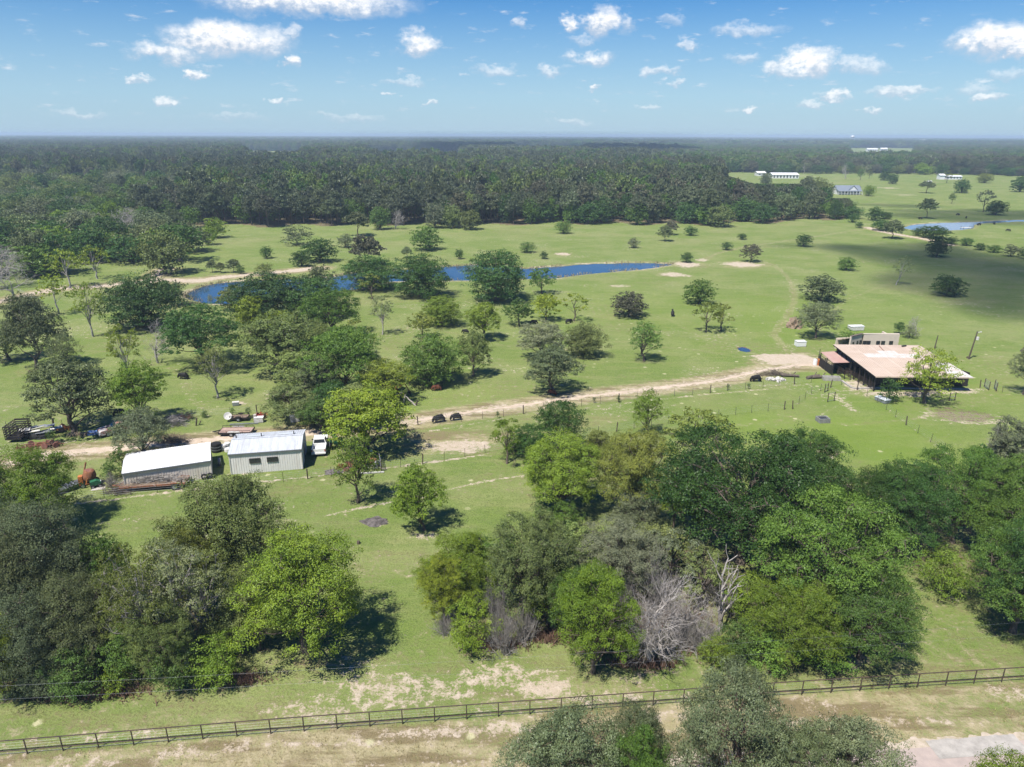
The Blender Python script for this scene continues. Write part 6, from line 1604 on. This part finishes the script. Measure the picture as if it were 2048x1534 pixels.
trailer_deck('small black cart trailer behind the utility trailer', P(480, 840), math.radians(5), 2.6, 1.3, M['wood'], M['steel_black'], 0.6, (0,), rail=0.35)
def brush(name, label, loc, size, n=260, seed=1, mat=None, rz=0.0, base_z=0.0, rr=0.018, cat='brush pile'):
    rng = np.random.default_rng(seed); segs = []
    for i in range(n):
        a = np.array([rng.normal(0, size[0] * .30), rng.normal(0, size[1] * .28), 0]); k = math.exp(-(a[0] / (size[0] * .42)) ** 2)
        a[2] = base_z + rng.uniform(0, size[2] * 0.75 * k); d = rdir(1, rng, -0.1)[0] * rng.uniform(0.5, 1.3) * np.array([1.4, .8, .7]); b = a + d; b[2] = max(b[2], base_z + 0.02)
        segs.append((curve(a, b, rng.normal(0, .08, 3), 4, rng), rr * rng.uniform(.6, 2.2) * np.array([1, .8, .6, .3]), 3))
    v, f = np_tubes(segs); c, s = math.cos(rz), math.sin(rz); v = v @ np.array([[c, s, 0], [-s, c, 0], [0, 0, 1]])
    o = link(name, mesh_np(name, v, f, [mat or TWIG]), None, loc); tag(o, label, cat); return o
brush('brush_pile', 'heap of grey cut brush lying on the long flatbed trailer', P(308, 975), (6.8, 1.5, 0.85), 520, 3, rz=math.radians(9), base_z=0.88)
brush('brush_pile', 'dark brush heap beside the track behind the white-roofed shed', P(345, 884), (4.5, 2, 1.0), 420, 4, BARK)
brush('brush_pile', 'grey brush heap right of the willow', P(345, 850), (3.6, 2.4, 1.9), 420, 5)
brush('brush_pile', 'brown brush heap near the pale rubble by the barn road', P(1548, 750), (4.5, 2.0, 1.0), 300, 6, BARK)
brush('brush_pile', 'dark brush beside the left end of the flatbed trailer', P(238, 985), (2.4, 1.6, 1.0), 220, 7, BARK)
brush('brush_pile', 'reddish brush under the trees behind the sheds', P(362, 838), (2.6, 1.5, 0.8), 160, 8, M['rust_red'])
def stock_trailer():
    r = thing('stock_trailer', 'black cage-sided stock trailer at the left yard', 'trailer', P(40, 877), math.radians(97)); L_, W, H = 3.2, 2.1, 2.0
    MB().box((0, 0, 0.5), (L_, W, 0.1)).build('floor', M['steel_black'], r)
    for s in (-1, 1):
        for k in range(9): MB().box((-L_ / 2 + L_ * k / 8, s * W / 2, 0.5 + H / 2), (0.07, 0.06, H)).build('upright', M['steel_black'], r)
        for k in range(6): MB().box((0, s * (W / 2 - .05), 0.62 + H * 0.9 * k / 5), (L_, 0.04, 0.18 if k < 4 else 0.08)).build('slat', M['steel_black'], r)
    for x in (-L_ / 2, L_ / 2):
        for k in range(6): MB().box((x, 0, 0.62 + H * 0.9 * k / 5), (0.04, W - .1, 0.16)).build('slat', M['steel_black'], r)
    for k in range(7): MB().box((-L_ / 2 + L_ * k / 6, 0, 0.5 + H), (0.05, W, 0.05)).build('roof_bar', M['steel_black'], r)
    for s in (-1, 1): wheel(r, (-0.2, s * (W / 2 + .16), 0.36), 0.36, 0.2)
    MB().bar((L_ / 2, 0, .45), (L_ / 2 + 1.2, 0, .4), 0.1).build('tongue', M['steel_black'], r)
stock_trailer()
def mixer():
    r = thing('concrete_mixer', 'rusty concrete mixer drum on a towed frame, left of the sheds', 'concrete mixer', P(181, 970), math.radians(20)); r.scale = (.8, .8, .82)
    m = MB(); m.tube([(0, 0, 0.7), (0.05, 0, 1.0), (0.15, 0, 1.7), (0.22, 0, 2.35), (0.24, 0, 2.5)], [0.55, 0.85, 0.98, 0.78, 0.72], 16, cap=True); m.build('drum', M['rust'], r, smooth_=True)
    MB().tube([(0.24, 0, 2.51), (0.245, 0, 2.53)], [0.62, 0.60], 16).build('drum_mouth', M['rust_red'], r)
    m = MB(); m.bar((-1.3, -.7, .5), (1.3, -.7, .5), .14); m.bar((-1.3, .7, .5), (1.3, .7, .5), .14); m.bar((-1.3, -.7, .5), (-1.3, .7, .5), .14); m.bar((1.0, -.7, .5), (1.0, .7, .5), .14)
    for s in (-1, 1): m.bar((-0.4, s * .8, .5), (0, s * 1.0, 1.6), .12)
    m.build('frame', M['orange'], r); MB().bar((-0.9, 0.3, 1.2), (-0.2, 0.9, 3.5), .16).build('chute', M['rust'], r)
    MB().box((-1.15, 0, 1.2), (0.6, 0.8, 1.1)).build('hopper', M['orange'], r)
    for x, y in ((-.8, -.95), (-.8, .95), (.8, -.95), (.8, .95)): wheel(r, (x, y, .4), .4, .22)
mixer()
def lump(name, label, loc, size, mat, cat, seed=0, rz=0.0, n=2, rough=0.25, group=None):
    import bmesh
    bm = bmesh.new(); bmesh.ops.create_icosphere(bm, subdivisions=n, radius=1); rng = np.random.default_rng(seed)
    for v in bm.verts:
        k = 1 + rng.normal(0, rough * 0.4); v.co = Vector((v.co.x * size[0] / 2 * k, v.co.y * size[1] / 2 * k, max(-0.05, v.co.z * size[2] * k)))
    me = bpy.data.meshes.new(name); bm.to_mesh(me); bm.free(); me.materials.append(mat); return tag(link(name, me, None, loc, rz), label, cat, group)
def green_feeder():
    r = thing('garden_tractor', 'small green and white machine in front of the concrete mixer', 'machine', P(193, 974), 0.6)
    MB().prism([(-.6, .35), (.5, .35), (.6, .75), (.1, 1.0), (-.6, .9)], -.35, .35, 'y').build('body', M['green'], r); MB().box((.35, 0, .6), (.5, .5, .35)).build('hood', M['white'], r)
    for x, y in ((-.4, -.42), (-.4, .42), (.4, -.42), (.4, .42)): wheel(r, (x, y, .25), .25, .14)
green_feeder()
MB_ = MB().box((0, 0, 0.04), (1.5, 0.7, 0.06)).build('board', M['wood_pale'], None, loc=P(197, 978), rz=0.3); tag(MB_, 'pale board lying in front of the concrete mixer', 'board')
def boat(label, loc, rz, mat, L_=4.2, W=1.5):
    r = thing('boat', label, 'boat', loc, rz); m = MB(); vs = []; n = 9
    for i in range(n):
        t = i / (n - 1); x = -L_ / 2 + L_ * t; w = W / 2 * (1 - max(0, t - .45) ** 2 * 2.9); vs += [(x, -w, .62 + .15 * t), (x, -w * .7, .12 + .12 * t), (x, w * .7, .12 + .12 * t), (x, w, .62 + .15 * t)]
    m.add(vs, [(i * 4 + k, i * 4 + k + 1, i * 4 + k + 5, i * 4 + k + 4) for i in range(n - 1) for k in range(3)] + [(0, 3, 2, 1)]); m.build('hull', mat, r)
    for x in (-1.0, 0.3): MB().box((x, 0, .5), (.3, W * .8, .05)).build('seat', M['grey'], r)
    for k in range(5): MB().box((-L_ / 2 + .5 + k * .7, 0, .16), (.06, W * .7, .05)).build('rib', M['steel_black'], r)
boat('grey aluminium boat half under the bright oak at the left edge', P(146, 977), math.radians(55), M['grey'])
# blue tarpaulins, scrap and implements along the left yard
for k, (x, y, w, l) in enumerate([(184, 868, 1.5, 'blue tarpaulin bundle beside the tall oak, left of two'), (199, 866, 1.4, 'blue tarpaulin bundle beside the tall oak, right of two')]):
    lump('tarpaulin', l, P(x, y), (w, 1.3, .55), M['tarp'], 'tarpaulin', seed=k + 3, n=3, rough=.15)
def sheet_pile():
    r = thing('scrap_pile', 'heap of crumpled grey and white sheet metal over black tarp, left yard', 'scrap pile', P(82, 872)); rng = random.Random(5)
    for k in range(12):
        MB().box((rng.uniform(-1.6, 1.8), rng.uniform(-1, 1.4), .5 + .08 * k), (rng.uniform(1.2, 2.4), rng.uniform(.5, .9), .03), M=Matrix.Rotation(rng.uniform(.3, .9), 3, 'Z') @ Matrix.Rotation(rng.uniform(-.25, .25), 3, 'X')).build('sheet', M['white_dirty'] if k % 2 else M['grey'], r)
    o = lump('tarp', None, (0.2, -.6, 0), (3.0, 1.6, .9), M['rubber'], None, 8, n=3); o.parent = r
    if 'category' in o: del o['category']
sheet_pile()
def implement(label, loc, rz, mat, seed, L_=2.6, W=1.6, cat='farm implement', name='farm_implement', wheels=True):
    rr = random.Random(seed); r = thing(name, label, cat, loc, rz); m = MB()
    for s in (-1, 1): m.bar((-L_ / 2, s * W / 2 * .6, .55), (L_ / 2, s * W / 2 * .6, .5), .09)
    for k in range(4): x = -L_ / 2 + L_ * k / 3; m.bar((x, -W / 2, .5), (x, W / 2, .5), .08)
    m.bar((L_ / 2, 0, .5), (L_ / 2 + 1.0, 0, .35), .09); m.bar((0, 0, .5), (.1, 0, 1.15), .09); m.build('frame', mat, r)
    for k in range(6): x = -L_ / 2 + L_ * k / 5; MB().tube([(x, -W / 2, .5), (x - .12, -W / 2 - .1, .25), (x, -W / 2 - .12, .05)], .03, 4).build('tine', mat, r); MB().cyl((x, W * .25, .25), (x, W * .25 + .04, .25), .25, 10).build('disc', mat, r)
    if wheels:
        for s in (-1, 1): MB().tube([(0, s * W / 2, .42), (0, s * (W / 2 + .12), .42)], [.4, .4], 12).build('wheel', M['rust_red'], r)
implement('dull red scrap implement with long rods at the left end of the track', P(62, 897), 0.5, M['rust_red'], 1, 3.2, 1.8)
implement('bright rusty implement right of the dull red one by the track', P(94, 894), 0.2, M['rust'], 2, 2.6, 1.2)
implement('orange implement by the fence behind the small bush', P(125, 861), 0.4, M['orange'], 3, 2.0, 1.2)
implement('yellow-brown implement lying left of the blue tarpaulins', P(156, 873), 0.15, M['wood'], 4, 2.4, 1.0, wheels=False)
implement('low dark implement with thin wheels right of the rusty ones', P(109, 893), 0.9, M['pipe'], 5, 1.4, 1.2)
implement('red machine beyond the utility trailer', P(522, 836), 1.2, M['red'], 6, 1.6, 1.2)
implement('rusty implement in the shade under the slender oak', P(694, 938), 0.1, M['rust'], 9, 2.2, 1.3)
implement('rusty implement left of the orange tank', P(716, 925), 0.6, M['rust_red'], 10, 1.8, 1.2)
def tyre(label, loc, r=.52, stand=True, rz=0.0, group=None):
    t = MB(); n = 20; k = 8; vs = []
    for i in range(n):
        a = 2 * math.pi * i / n
        for j in range(k):
            b = 2 * math.pi * j / k; q = r * .72 + r * .28 * math.cos(b); vs.append((q * math.cos(a), r * .3 * math.sin(b), q * math.sin(a) + r) if stand else (q * math.cos(a), q * math.sin(a), r * .3 * math.sin(b) + r * .3))
    t.add(vs, [(i * k + j, i * k + (j + 1) % k, ((i + 1) % n) * k + (j + 1) % k, ((i + 1) % n) * k + j) for i in range(n) for j in range(k)])
    o = t.build('tyre', M['rubber'], None, loc=loc, rz=rz, smooth_=True); tag(o, label, 'tyre', group)
tyre('left one of two tyres leaning on the white-roofed shed', P(410, 958.5) + Vector((0, -.1, 0)), .42, rz=.25, group='tyres leaning on the shed'); tyre('right one of two tyres leaning on the white-roofed shed', P(421, 956.5) + Vector((0, -.1, 0)), .42, rz=.25, group='tyres leaning on the shed')
tyre('black ring tyre trough with a white thing inside, below the yard oak', P(742, 911), 1.15, stand=False)
lump('feed_sack', 'white sack lying inside the black ring trough', P(743, 908) + Vector((0, 0, .45)), (.5, .35, .3), M['white'], 'sack', 2)
def boiler():
    r = thing('boiler_tank', 'salmon-orange boiler tank lying beside the black ring trough', 'tank', P(742, 930), math.radians(-35))
    MB().tube([(-1.1, 0, .6), (-1.0, 0, .6), (.9, 0, .6), (1.05, 0, .6)], [.35, .55, .55, .4], 14).build('tank', simple('salmon_tank_paint', (0.52, 0.22, 0.14), 0.6, col2=(0.35, 0.14, 0.08)), r)
    MB().cyl((1.05, 0, .6), (1.35, 0, .6), .38, 12).build('end_cap', M['grey'], r); MB().cyl((-.3, 0, 1.1), (-.3, 0, 1.35), .2, 10).build('hatch', M['rust_red'], r)
    for x in (-.7, .6): MB().box((x, 0, .08), (.2, 1.0, .16)).build('skid', M['rust'], r)
boiler()
def gate(label, a, b, h=1.4, name='metal_gate', bars=6):
    A, B = P(*a), P(*b); L_, rz = local_frame(A, B); r = thing(name, label, 'gate', A, rz)
    for x in (0, L_): MB().cyl((x, 0, 0), (x, 0, h + .15), .07, 6).build('post', M['pipe'], r)
    for k in range(bars): MB().bar((0, 0, .2 + (h - .2) * k / (bars - 1)), (L_, 0, .2 + (h - .2) * k / (bars - 1)), .05).build('bar', M['grey'], r)
gate('grey gate panels stacked right of the orange tank', (759, 925), (763, 944), 1.5); gate('white low gate frame at the foot of the orange tank', (733, 940), (757, 938), .6, bars=3)
gate('gate panels beyond the right corner of the barn', (1968, 774), (1977, 781), 1.5); gate('second gate panel beyond the right corner of the barn', (1988, 777), (1992, 783), 1.5)
gate('wooden frame standing in the paddock before the barn', (1655, 804), (1668, 802), 1.5, name='frame_stand', bars=2); gate('small wire frame leaning in the paddock before the barn', (1649, 785), (1655, 782), 1.4, name='frame_stand', bars=3)
gate('dark square frame in the pasture right of the barn tree', (1898, 802), (1909, 801), 1.3, name='frame_stand', bars=3)
def tractor():
    r = thing('tractor', 'green tractor parked right of the white pickup', 'tractor', P(672, 893), math.radians(110))
    MB().prism([(.2, .7), (1.6, .75), (1.65, 1.25), (.2, 1.4)], -.3, .3, 'y').build('hood', M['green'], r); MB().box((-.3, 0, .8), (1.1, .6, .4)).build('body', M['green'], r)
    for s in (-1, 1):
        wheel(r, (-.5, s * .75, .7), .7, .35); wheel(r, (1.3, s * .6, .38), .38, .22); MB().prism([(-1.1, 1.2), (.1, 1.2), (-.1, 1.45), (-.9, 1.45)], s * .75 - .2, s * .75 + .2, 'y').build('fender', M['green'], r)
    MB().box((-.45, 0, 1.3), (.45, .45, .12)).build('seat', M['yellow'], r); MB().tube([(.15, 0, 1.35), (-.05, 0, 1.6)], .03, 5).build('steering_column', M['steel_black'], r); MB().cyl((.9, 0, 1.3), (.9, 0, 2.0), .04, 6).build('exhaust', M['steel_black'], r)
tractor()
def backhoe():
    r = thing('backhoe', 'orange backhoe half hidden under the yellow-green tree', 'backhoe', P(783, 792), math.radians(10))
    MB().box((0, 0, 1.1), (2.2, 1.1, .8)).build('body', M['orange'], r); MB().box((-.3, 0, 2.0), (1.1, 1.1, 1.0)).build('cab', M['orange'], r)
    MB().bar((1.0, 0, 1.3), (2.3, 0, 2.2), .2).build('boom', M['orange'], r); MB().bar((2.3, 0, 2.2), (3.0, 0, .8), .16).build('arm', M['orange'], r); MB().box((3.0, 0, .5), (.5, .7, .5)).build('bucket', M['steel_black'], r)
    for x, s in ((-.8, -1), (-.8, 1), (.9, -1), (.9, 1)): wheel(r, (x, s * .7, .5 if x > 0 else .65), .5 if x > 0 else .65, .3)
backhoe()
def snag():
    r = thing('fallen_tree', 'broken dead tree with a leaning pale trunk beside the dirt road', 'dead tree', P(818, 811)); v = []
    r.scale = (0.5, 0.5, 0.45)
    for a, b, q in (((2.2, 0, 0), (-1.2, .3, 3.6), .32), ((-1.2, .3, 3.6), (-1.9, -.1, 0.3), .20), ((1.9, 0, .2), (3.4, .2, 1.8), .28), ((2.4, 0, .3), (2.9, -.2, 2.4), .2), ((2.6, 0, .5), (3.9, .1, 1.0), .2), ((-1.2, .3, 3.6), (-1.0, .2, 4.2), .14)):
        rng = np.random.default_rng(int(q * 100)); vv, ff = np_tubes([(curve(a, b, (0, 0, .15), 6, rng), q * np.linspace(1, .55, 6), 7)])
        link('limb', mesh_np('limb', vv, ff, [M['wood_pale'] if a[0] < 2.3 and b[0] < 0 else BARK], smooth_=True), r)
snag()
# white bins, barrel, reel and boxes between and around the sheds
def barrel(name, label, loc, r, h, mat, cat, lying=False, rz=0.0, top=None):
    m = MB(); k = thing(name, label, cat, loc, rz)
    if lying: m.tube([(-h / 2, 0, r), (-h / 2 + .04, 0, r), (h / 2 - .04, 0, r), (h / 2, 0, r)], [r * .8, r, r, r * .8], 14)
    else: m.tube([(0, 0, 0), (0, 0, h * .1), (0, 0, h * .9), (0, 0, h)], [r * .94, r, r, r * .94], 14)
    m.build('shell', mat, k)
    m2 = MB()
    for t in ((-.25, .25) if lying else (.33, .66)): m2.tube([(h * t - .03, 0, r), (h * t + .03, 0, r)] if lying else [(0, 0, h * t - .03), (0, 0, h * t + .03)], r * 1.03, 14)
    m2.build('hoop', top or mat, k); return k
barrel('tank', 'black plastic tank behind the gap between the two sheds', P(434, 903), .7, 1.3, M['rubber'], 'tank', top=M['grey'])
for i, (x, y, l) in enumerate([(447, 900, 'white bin behind the gap between the sheds, left one'), (455, 894, 'white bin against the corner of the grey-roofed shed'), (456, 903, 'low white bin in front of the others between the sheds')]):
    barrel('bin', l, P(x, y), .45, .8 - .15 * i, M['white_dirty'], 'bin', top=M['white'])
barrel('cable_reel', 'grey cable reel against the wall of the white-roofed shed', P(440, 931), .55, .35, M['grey'], 'reel', lying=True, rz=.4, top=M['steel_black'])
barrel('barrel', 'orange barrel at the corner of the barn yard', P(1635, 730), .45, 1.2, M['orange'], 'barrel', top=M['red']); barrel('barrel', 'white barrel left of the orange barrel at the barn yard', P(1630, 730), .42, 1.2, M['white'], 'barrel')
def box_thing(name, label, cat, loc, rz, size, mat, trim, hollow=False):
    r = thing(name, label, cat, loc, rz); L_, W, H = size
    if hollow:
        for s in (-1, 1):
            MB().box((0, s * W / 2, H / 2), (L_, .12, H)).build('side', mat, r); MB().box((s * (L_ / 2 - .06), 0, H / 2), (.12, W - .12, H)).build('end', mat, r)
        MB().box((0, 0, H * .7), (L_ - .24, W - .12, .04)).build('water', trim, r)
    else:
        MB().box((0, 0, H * .5 + .08), (L_, W, H)).build('box', mat, r); MB().box((0, 0, H + .12), (L_ * 1.05, W * 1.08, .08)).build('lid', trim, r)
        for x in (-.4, .4): MB().box((x * L_, 0, .04), (.1, W, .08)).build('skid', M['steel_black'], r)
    return r
box_thing('water_trough', 'square grey concrete trough alone in the bright paddock', 'trough', P(1645, 843), .1, (1.7, 1.3, .7), M['concrete_dark'], M['glass'], True)
box_thing('water_trough', 'long grey concrete trough at the pen corner by the barn', 'trough', P(1662, 760), -.1, (3.0, .9, .7), M['concrete'], M['concrete_dark'], True)
box_thing('crate', 'white crate beside the red machine', 'crate', P(519, 844), .1, (1.3, .8, .7), M['white_dirty'], M['white']); box_thing('crate', 'small tan crate at the left of the white crate', 'crate', P(511, 843), .1, (.4, .5, 1.0), M['wood_pale'], M['wood_pale'])
box_thing('cooler', 'white appliance under the olive tree behind the grey-roofed shed', 'appliance', P(590, 843), .4, (1.3, .8, .9), M['white_dirty'], M['white'])
box_thing('calf_hutch', 'white calf hutch on the grass left of the barn', 'hutch', P(1600, 692), .1, (2.0, 1.3, 1.0), M['white'], M['white'])
box_thing('calf_hutch', 'white-roofed feeder beyond the cream house', 'feeder', P(1711, 660), .1, (3.2, 1.4, .9), M['white_dirty'], M['white_roof'])
box_thing('stock_tank', 'small grey tank with a pale patch in the left pasture', 'tank', P(472, 811), .3, (1.0, .6, .5), M['grey'], M['white_dirty'])
box_thing('stone_slab_cart', 'small grey boat-like cart beside the dark bush at the barn', 'cart', P(1765, 803), 1.9, (2.2, 1.3, .5), M['grey'], M['skylight'])
def dish():
    r = thing('satellite_dish', 'pale round dish lying tilted behind the utility trailer', 'dish', P(457, 843), .3); m = MB(); Mx = Matrix.Rotation(1.0, 3, 'X'); n = 18
    vs = [Vector((0, 0, .9))]; 
    for k, (q, z) in enumerate(((.3, .04), (.6, .15))): vs += [Mx @ Vector((q * math.cos(2 * math.pi * i / n), q * math.sin(2 * math.pi * i / n), z)) + Vector((0, 0, .9)) for i in range(n)]
    m.add(vs, [(1 + i, 1 + (i + 1) % n, 1 + n + (i + 1) % n, 1 + n + i) for i in range(n)], [(0, 1 + (i + 1) % n, 1 + i) for i in range(n)]); m.build('dish', M['white_dirty'], r); MB().cyl((0, .2, 0), (0, .1, .9), .06, 6).build('stand', M['grey'], r)
dish()
for i, (x, y, ln, az, mt, l) in enumerate([(488, 849, 4.2, .04, 'grey', 'long grey pipe lying behind the utility trailer'), (745, 947, 3.0, .05, 'white_dirty', 'white beam on the grass below the orange tank'), (1090, 1000, .1, 0, 'wood', None)][:2]):
    tag(MB().bar((-ln / 2, 0, .12), (ln / 2, 0, .14), .16).build('beam', M[mt], None, loc=P(x, y), rz=az + .08), l, 'beam')
def posts_stub(label, x, y, h, r_=.12, lean=.2):
    tag(MB().tube([(0, 0, -.05), (lean * h, .05, h)], [r_, r_ * .9], 7).build('stump', M['pole'], None, loc=P(x, y)), label, 'post')
posts_stub('short dark post stub standing alone on the yard grass', 392, 852, 1.3); posts_stub('rust-brown stake leaning beside the dark post stub', 397, 851, .8, .08, .6); posts_stub('thick wooden corner post at the left fence', 107, 857, 1.6, .15, .1)
posts_stub('small dark stump in the lower paddock', 717, 1088, .35, .2, 0)
lump('ash_heap', 'grey ash heap of a fire pit in the paddock', P(752, 1044), (3.0, 2.0, .22), M['ash'], 'ash heap', 4, n=3, rough=.4); lump('ash_heap', 'burnt fire spot below the white pickup', P(668, 944), (2.4, 1.5, .2), M['ash'], 'ash heap', 5, n=3, rough=.4)
def rocks(label, loc, size, n, mat, seed, name='rock_pile', cat='rock pile'):
    r = thing(name, label, cat, loc); rng = random.Random(seed); import bmesh; ms = []
    for k in range(4):
        bm = bmesh.new(); bmesh.ops.create_icosphere(bm, subdivisions=1, radius=1)
        for v in bm.verts: v.co *= rng.uniform(.7, 1.25)
        me = bpy.data.meshes.new('rock'); bm.to_mesh(me); bm.free(); me.materials.append(mat); ms.append(me)
    for i in range(n):
        x, y = rng.gauss(0, size[0] * .28), rng.gauss(0, size[1] * .28); z = max(0.05, size[2] * math.exp(-(x / size[0] * 2.4) ** 2 - (y / size[1] * 2.4) ** 2) * rng.uniform(.2, 1))
        o = link('rock', ms[i % 4], r, (x, y, z)); s = rng.uniform(.16, .42) * size[3]; o.scale = (s * rng.uniform(.8, 1.5), s, s * .7); o.rotation_euler = (rng.uniform(0, 6), rng.uniform(0, 6), rng.uniform(0, 6))
rocks('grey rubble heap in front of the large dark live oak, left pasture', P(308, 650), (11, 3.6, .9, 1.5), 70, M['rock'], 3)
rocks('row of pale rubble beside the barn road', P(1550, 761), (4.6, 1.2, .4, 1.0), 40, M['rock_white'], 4)
for i, (x, y, az, l) in enumerate([(1580, 754, -.15, 'dark log lying at the end of the brush heap by the barn road'), (1640, 757, .1, 'dark logs lying before the long concrete trough'), (1626, 756, .5, 'short dark log left of the other logs at the trough')]):
    m = MB(); m.tube([(-1.6, 0, .3), (0, .05, .33), (1.6, 0, .28)], [.3, .28, .22], 8); m.bar((.3, 0, .3), (.9, .1, 1.0), .12); tag(m.build('log', BARK, None, loc=P(x, y), rz=az), l, 'log')
lump('brush_mound', 'brown mound of old timber left of the willow-like tree by the barn', P(1588, 655), (3.6, 3, 1.8), M['wood'], 'mound', 9, n=3, rough=.5)
def dock():
    r = thing('dock', 'small grey dock on posts at the right end of the far pond', 'dock', P(1932, 457), .1)
    for k in range(8): MB().box((-2.2 + k * .62, 0, .5), (.56, 2.2, .08)).build('plank', M['white_dirty'], r)
    for x in (-2, 2.2):
        for y in (-.9, .9): MB().cyl((x, y, -1), (x, y, 1.2), .1, 6).build('post', M['pole'], r)
dock()
# reeds along the water, brown litter bushes
def tufts(name, label, pts, h, w, mat_, n_bl, seed, tone=None):
    rng = np.random.default_rng(seed); n = len(pts); c = np.repeat(pts, n_bl, 0) + np.concatenate([rng.normal(0, w, (n * n_bl, 2)), np.zeros((n * n_bl, 1))], -1)
    hh = (h * rng.uniform(.4, 1.2, n * n_bl))[:, None]; az = rng.uniform(0, 6.28, n * n_bl); bx = np.stack([np.cos(az), np.sin(az), 0 * az], -1) * (h * 0.12)
    top = c + np.concatenate([rng.normal(0, h * .35, (n * n_bl, 2)), hh], -1); v = np.stack([c - bx, c + bx, top], 1).reshape(-1, 3)
    me = mesh_np(name, v, np.arange(len(v)).reshape(-1, 3), [mat_], {'tone': np.repeat(rng.uniform(0, 1, n * n_bl), 3)}); o = link(name, me); return tag(o, label, kind='stuff')
ring = []
for i in range(len(POND)):
    a, b = POND[i], POND[(i + 1) % len(POND)]; L_ = np.linalg.norm(b - a)
    for k in range(int(L_ / 0.9)): ring.append([*(a + (b - a) * k * .9 / L_ + R.normal(0, .5, 2)), 0.0])
ring = np.array(ring); ring = ring[vnoise(ring[:, 0] / 7, ring[:, 1] / 7, 5) > .38]
tufts('reeds', 'dry reeds and weeds along the pond shore', ring, 0.8, 0.35, M['reeds'], 7, 3)
gp = np.stack([R.uniform(-90, 90, 90000), R.uniform(30, 100, 90000), np.zeros(90000)], -1)
gx, gy = proj(gp[:, 0], gp[:, 1], 0.0); fy_ = np.interp(gp[:, 0], [p[0] for p in FENCE_PIPE], [p[1] for p in FENCE_PIPE])
kk = (gx > -60) & (gx < 2110) & (gy < 1600) & (fbm(gp[:, 0] / 3, gp[:, 1] / 3, 3, 77) > .46); gp = gp[kk]; fy_ = fy_[kk]
o = tufts('grass_tufts', 'green grass tufts growing in the near paddock', gp[gp[:, 1] > fy_ + 1], 0.13, 0.10, LEAF, 3, 5); o.color = (0.155, 0.205, 0.055, 1)
o = tufts('dry_grass_tufts', 'tan grass tufts on the verge between fence and road', gp[gp[:, 1] <= fy_ + 1], 0.17, 0.10, LEAF, 4, 6); o.color = (0.27, 0.23, 0.11, 1)
"""litter"""
lp = []
for (x, y, rx, ry, n) in [(160, 1385, 120, 18, 500), (470, 1360, 60, 12, 200), (1100, 1275, 60, 14, 260), (1330, 1240, 90, 30, 400), (1290, 1330, 70, 8, 200), (1000, 1290, 60, 14, 160), (1420, 1300, 60, 10, 150)]:
    for k in range(n):
        q = P(x + RND.gauss(0, rx * .5), y + RND.gauss(0, ry * .5)); lp.append([q.x, q.y, 0.05])
o = tufts('leaf_litter', 'reddish brown dead brush and leaves along the thicket edges', np.array(lp), 0.45, 0.2, LEAF, 5, 8); o.color = (0.15, 0.095, 0.065, 1)
for (x, y, rx, ry) in []: pass

# ------------------------------------------------------------------ clouds overhead that shade the right pasture and part of the forest, and the haze
def cloud(label, gx_, gy_, rx, ry, alt, dens, seed, thick=0.35):
    """a real cumulus high above; its shadow falls on ground point (gx_, gy_)"""
    import bmesh
    c = Vector((gx_, gy_, 0)) + sun_to * (alt / sun_to.z); bm = bmesh.new(); bmesh.ops.create_icosphere(bm, subdivisions=4, radius=1); rng = np.random.default_rng(seed); ph = rng.uniform(0, 9, 6)
    for v in bm.verts:
        d = v.co.normalized(); k = 1 + .22 * math.sin(3 * d.x + ph[0]) * math.cos(2.4 * d.y + ph[1]) + .14 * math.sin(6 * d.x + 5 * d.y + ph[2]) + .09 * math.sin(11 * d.y - 7 * d.x + ph[3])
        v.co = Vector((d.x * rx * k, d.y * ry * k, (d.z if d.z > 0 else d.z * .25) * min(rx, ry) * thick * 2 * k))
    me = bpy.data.meshes.new('cloud'); bm.to_mesh(me); bm.free()
    m, N, L = nodes_of('cloud_vapour'); out = N.new('ShaderNodeOutputMaterial'); v = N.new('ShaderNodeVolumeScatter'); v.inputs['Density'].default_value = dens; v.inputs['Color'].default_value = (.98, .98, .98, 1)
    L.new(v.outputs[0], out.inputs['Volume']); me.materials.append(m); o = link('cloud', me, None, c); tag(o, label, 'cloud')
g1 = P(1980, 540); g2 = P(1990, 470)
def shade(label, px, py, rpx, rpy, alt, dens, seed):
    c = P(px, py); rx = (P(px + rpx, py) - P(px - rpx, py)).length / 2; ry = abs(P(px, py - rpy).y - P(px, py + rpy).y) / 2; cloud(label, c.x, c.y, rx, ry, alt, dens, seed)
shade('large cumulus cloud high over the right pasture', 2000, 558, 262, 84, 900, 0.038, 1)
shade('small cumulus cloud high over the far right meadow', 1960, 432, 190, 14, 900, 0.030, 2)
shade('thin cumulus puff high over the far pasture', 1640, 493, 95, 7, 900, 0.05, 3)
shade('long cumulus cloud high over the distant forest', 1060, 307, 280, 6.5, 900, 0.03, 4)
shade('thin cumulus puff high over the meadow beyond the pond', 1800, 412, 90, 5, 900, 0.035, 5)
def haze():
    m, N, L = nodes_of('haze_air'); out = N.new('ShaderNodeOutputMaterial'); v = N.new('ShaderNodeVolumePrincipled'); v.inputs['Color'].default_value = (.66, .84, 1.0, 1); v.inputs['Density'].default_value = HAZE_D; v.inputs['Anisotropy'].default_value = 0.0
    L.new(v.outputs[0], out.inputs['Volume']); z0, z1 = -2.6, 50.0
    b = MB().box((0, 21000, (z0 + z1) / 2), (88000, 43000, z1 - z0)); tag(b.build('haze', m), kind='stuff')
HAZE_D = 2.1e-4
haze()
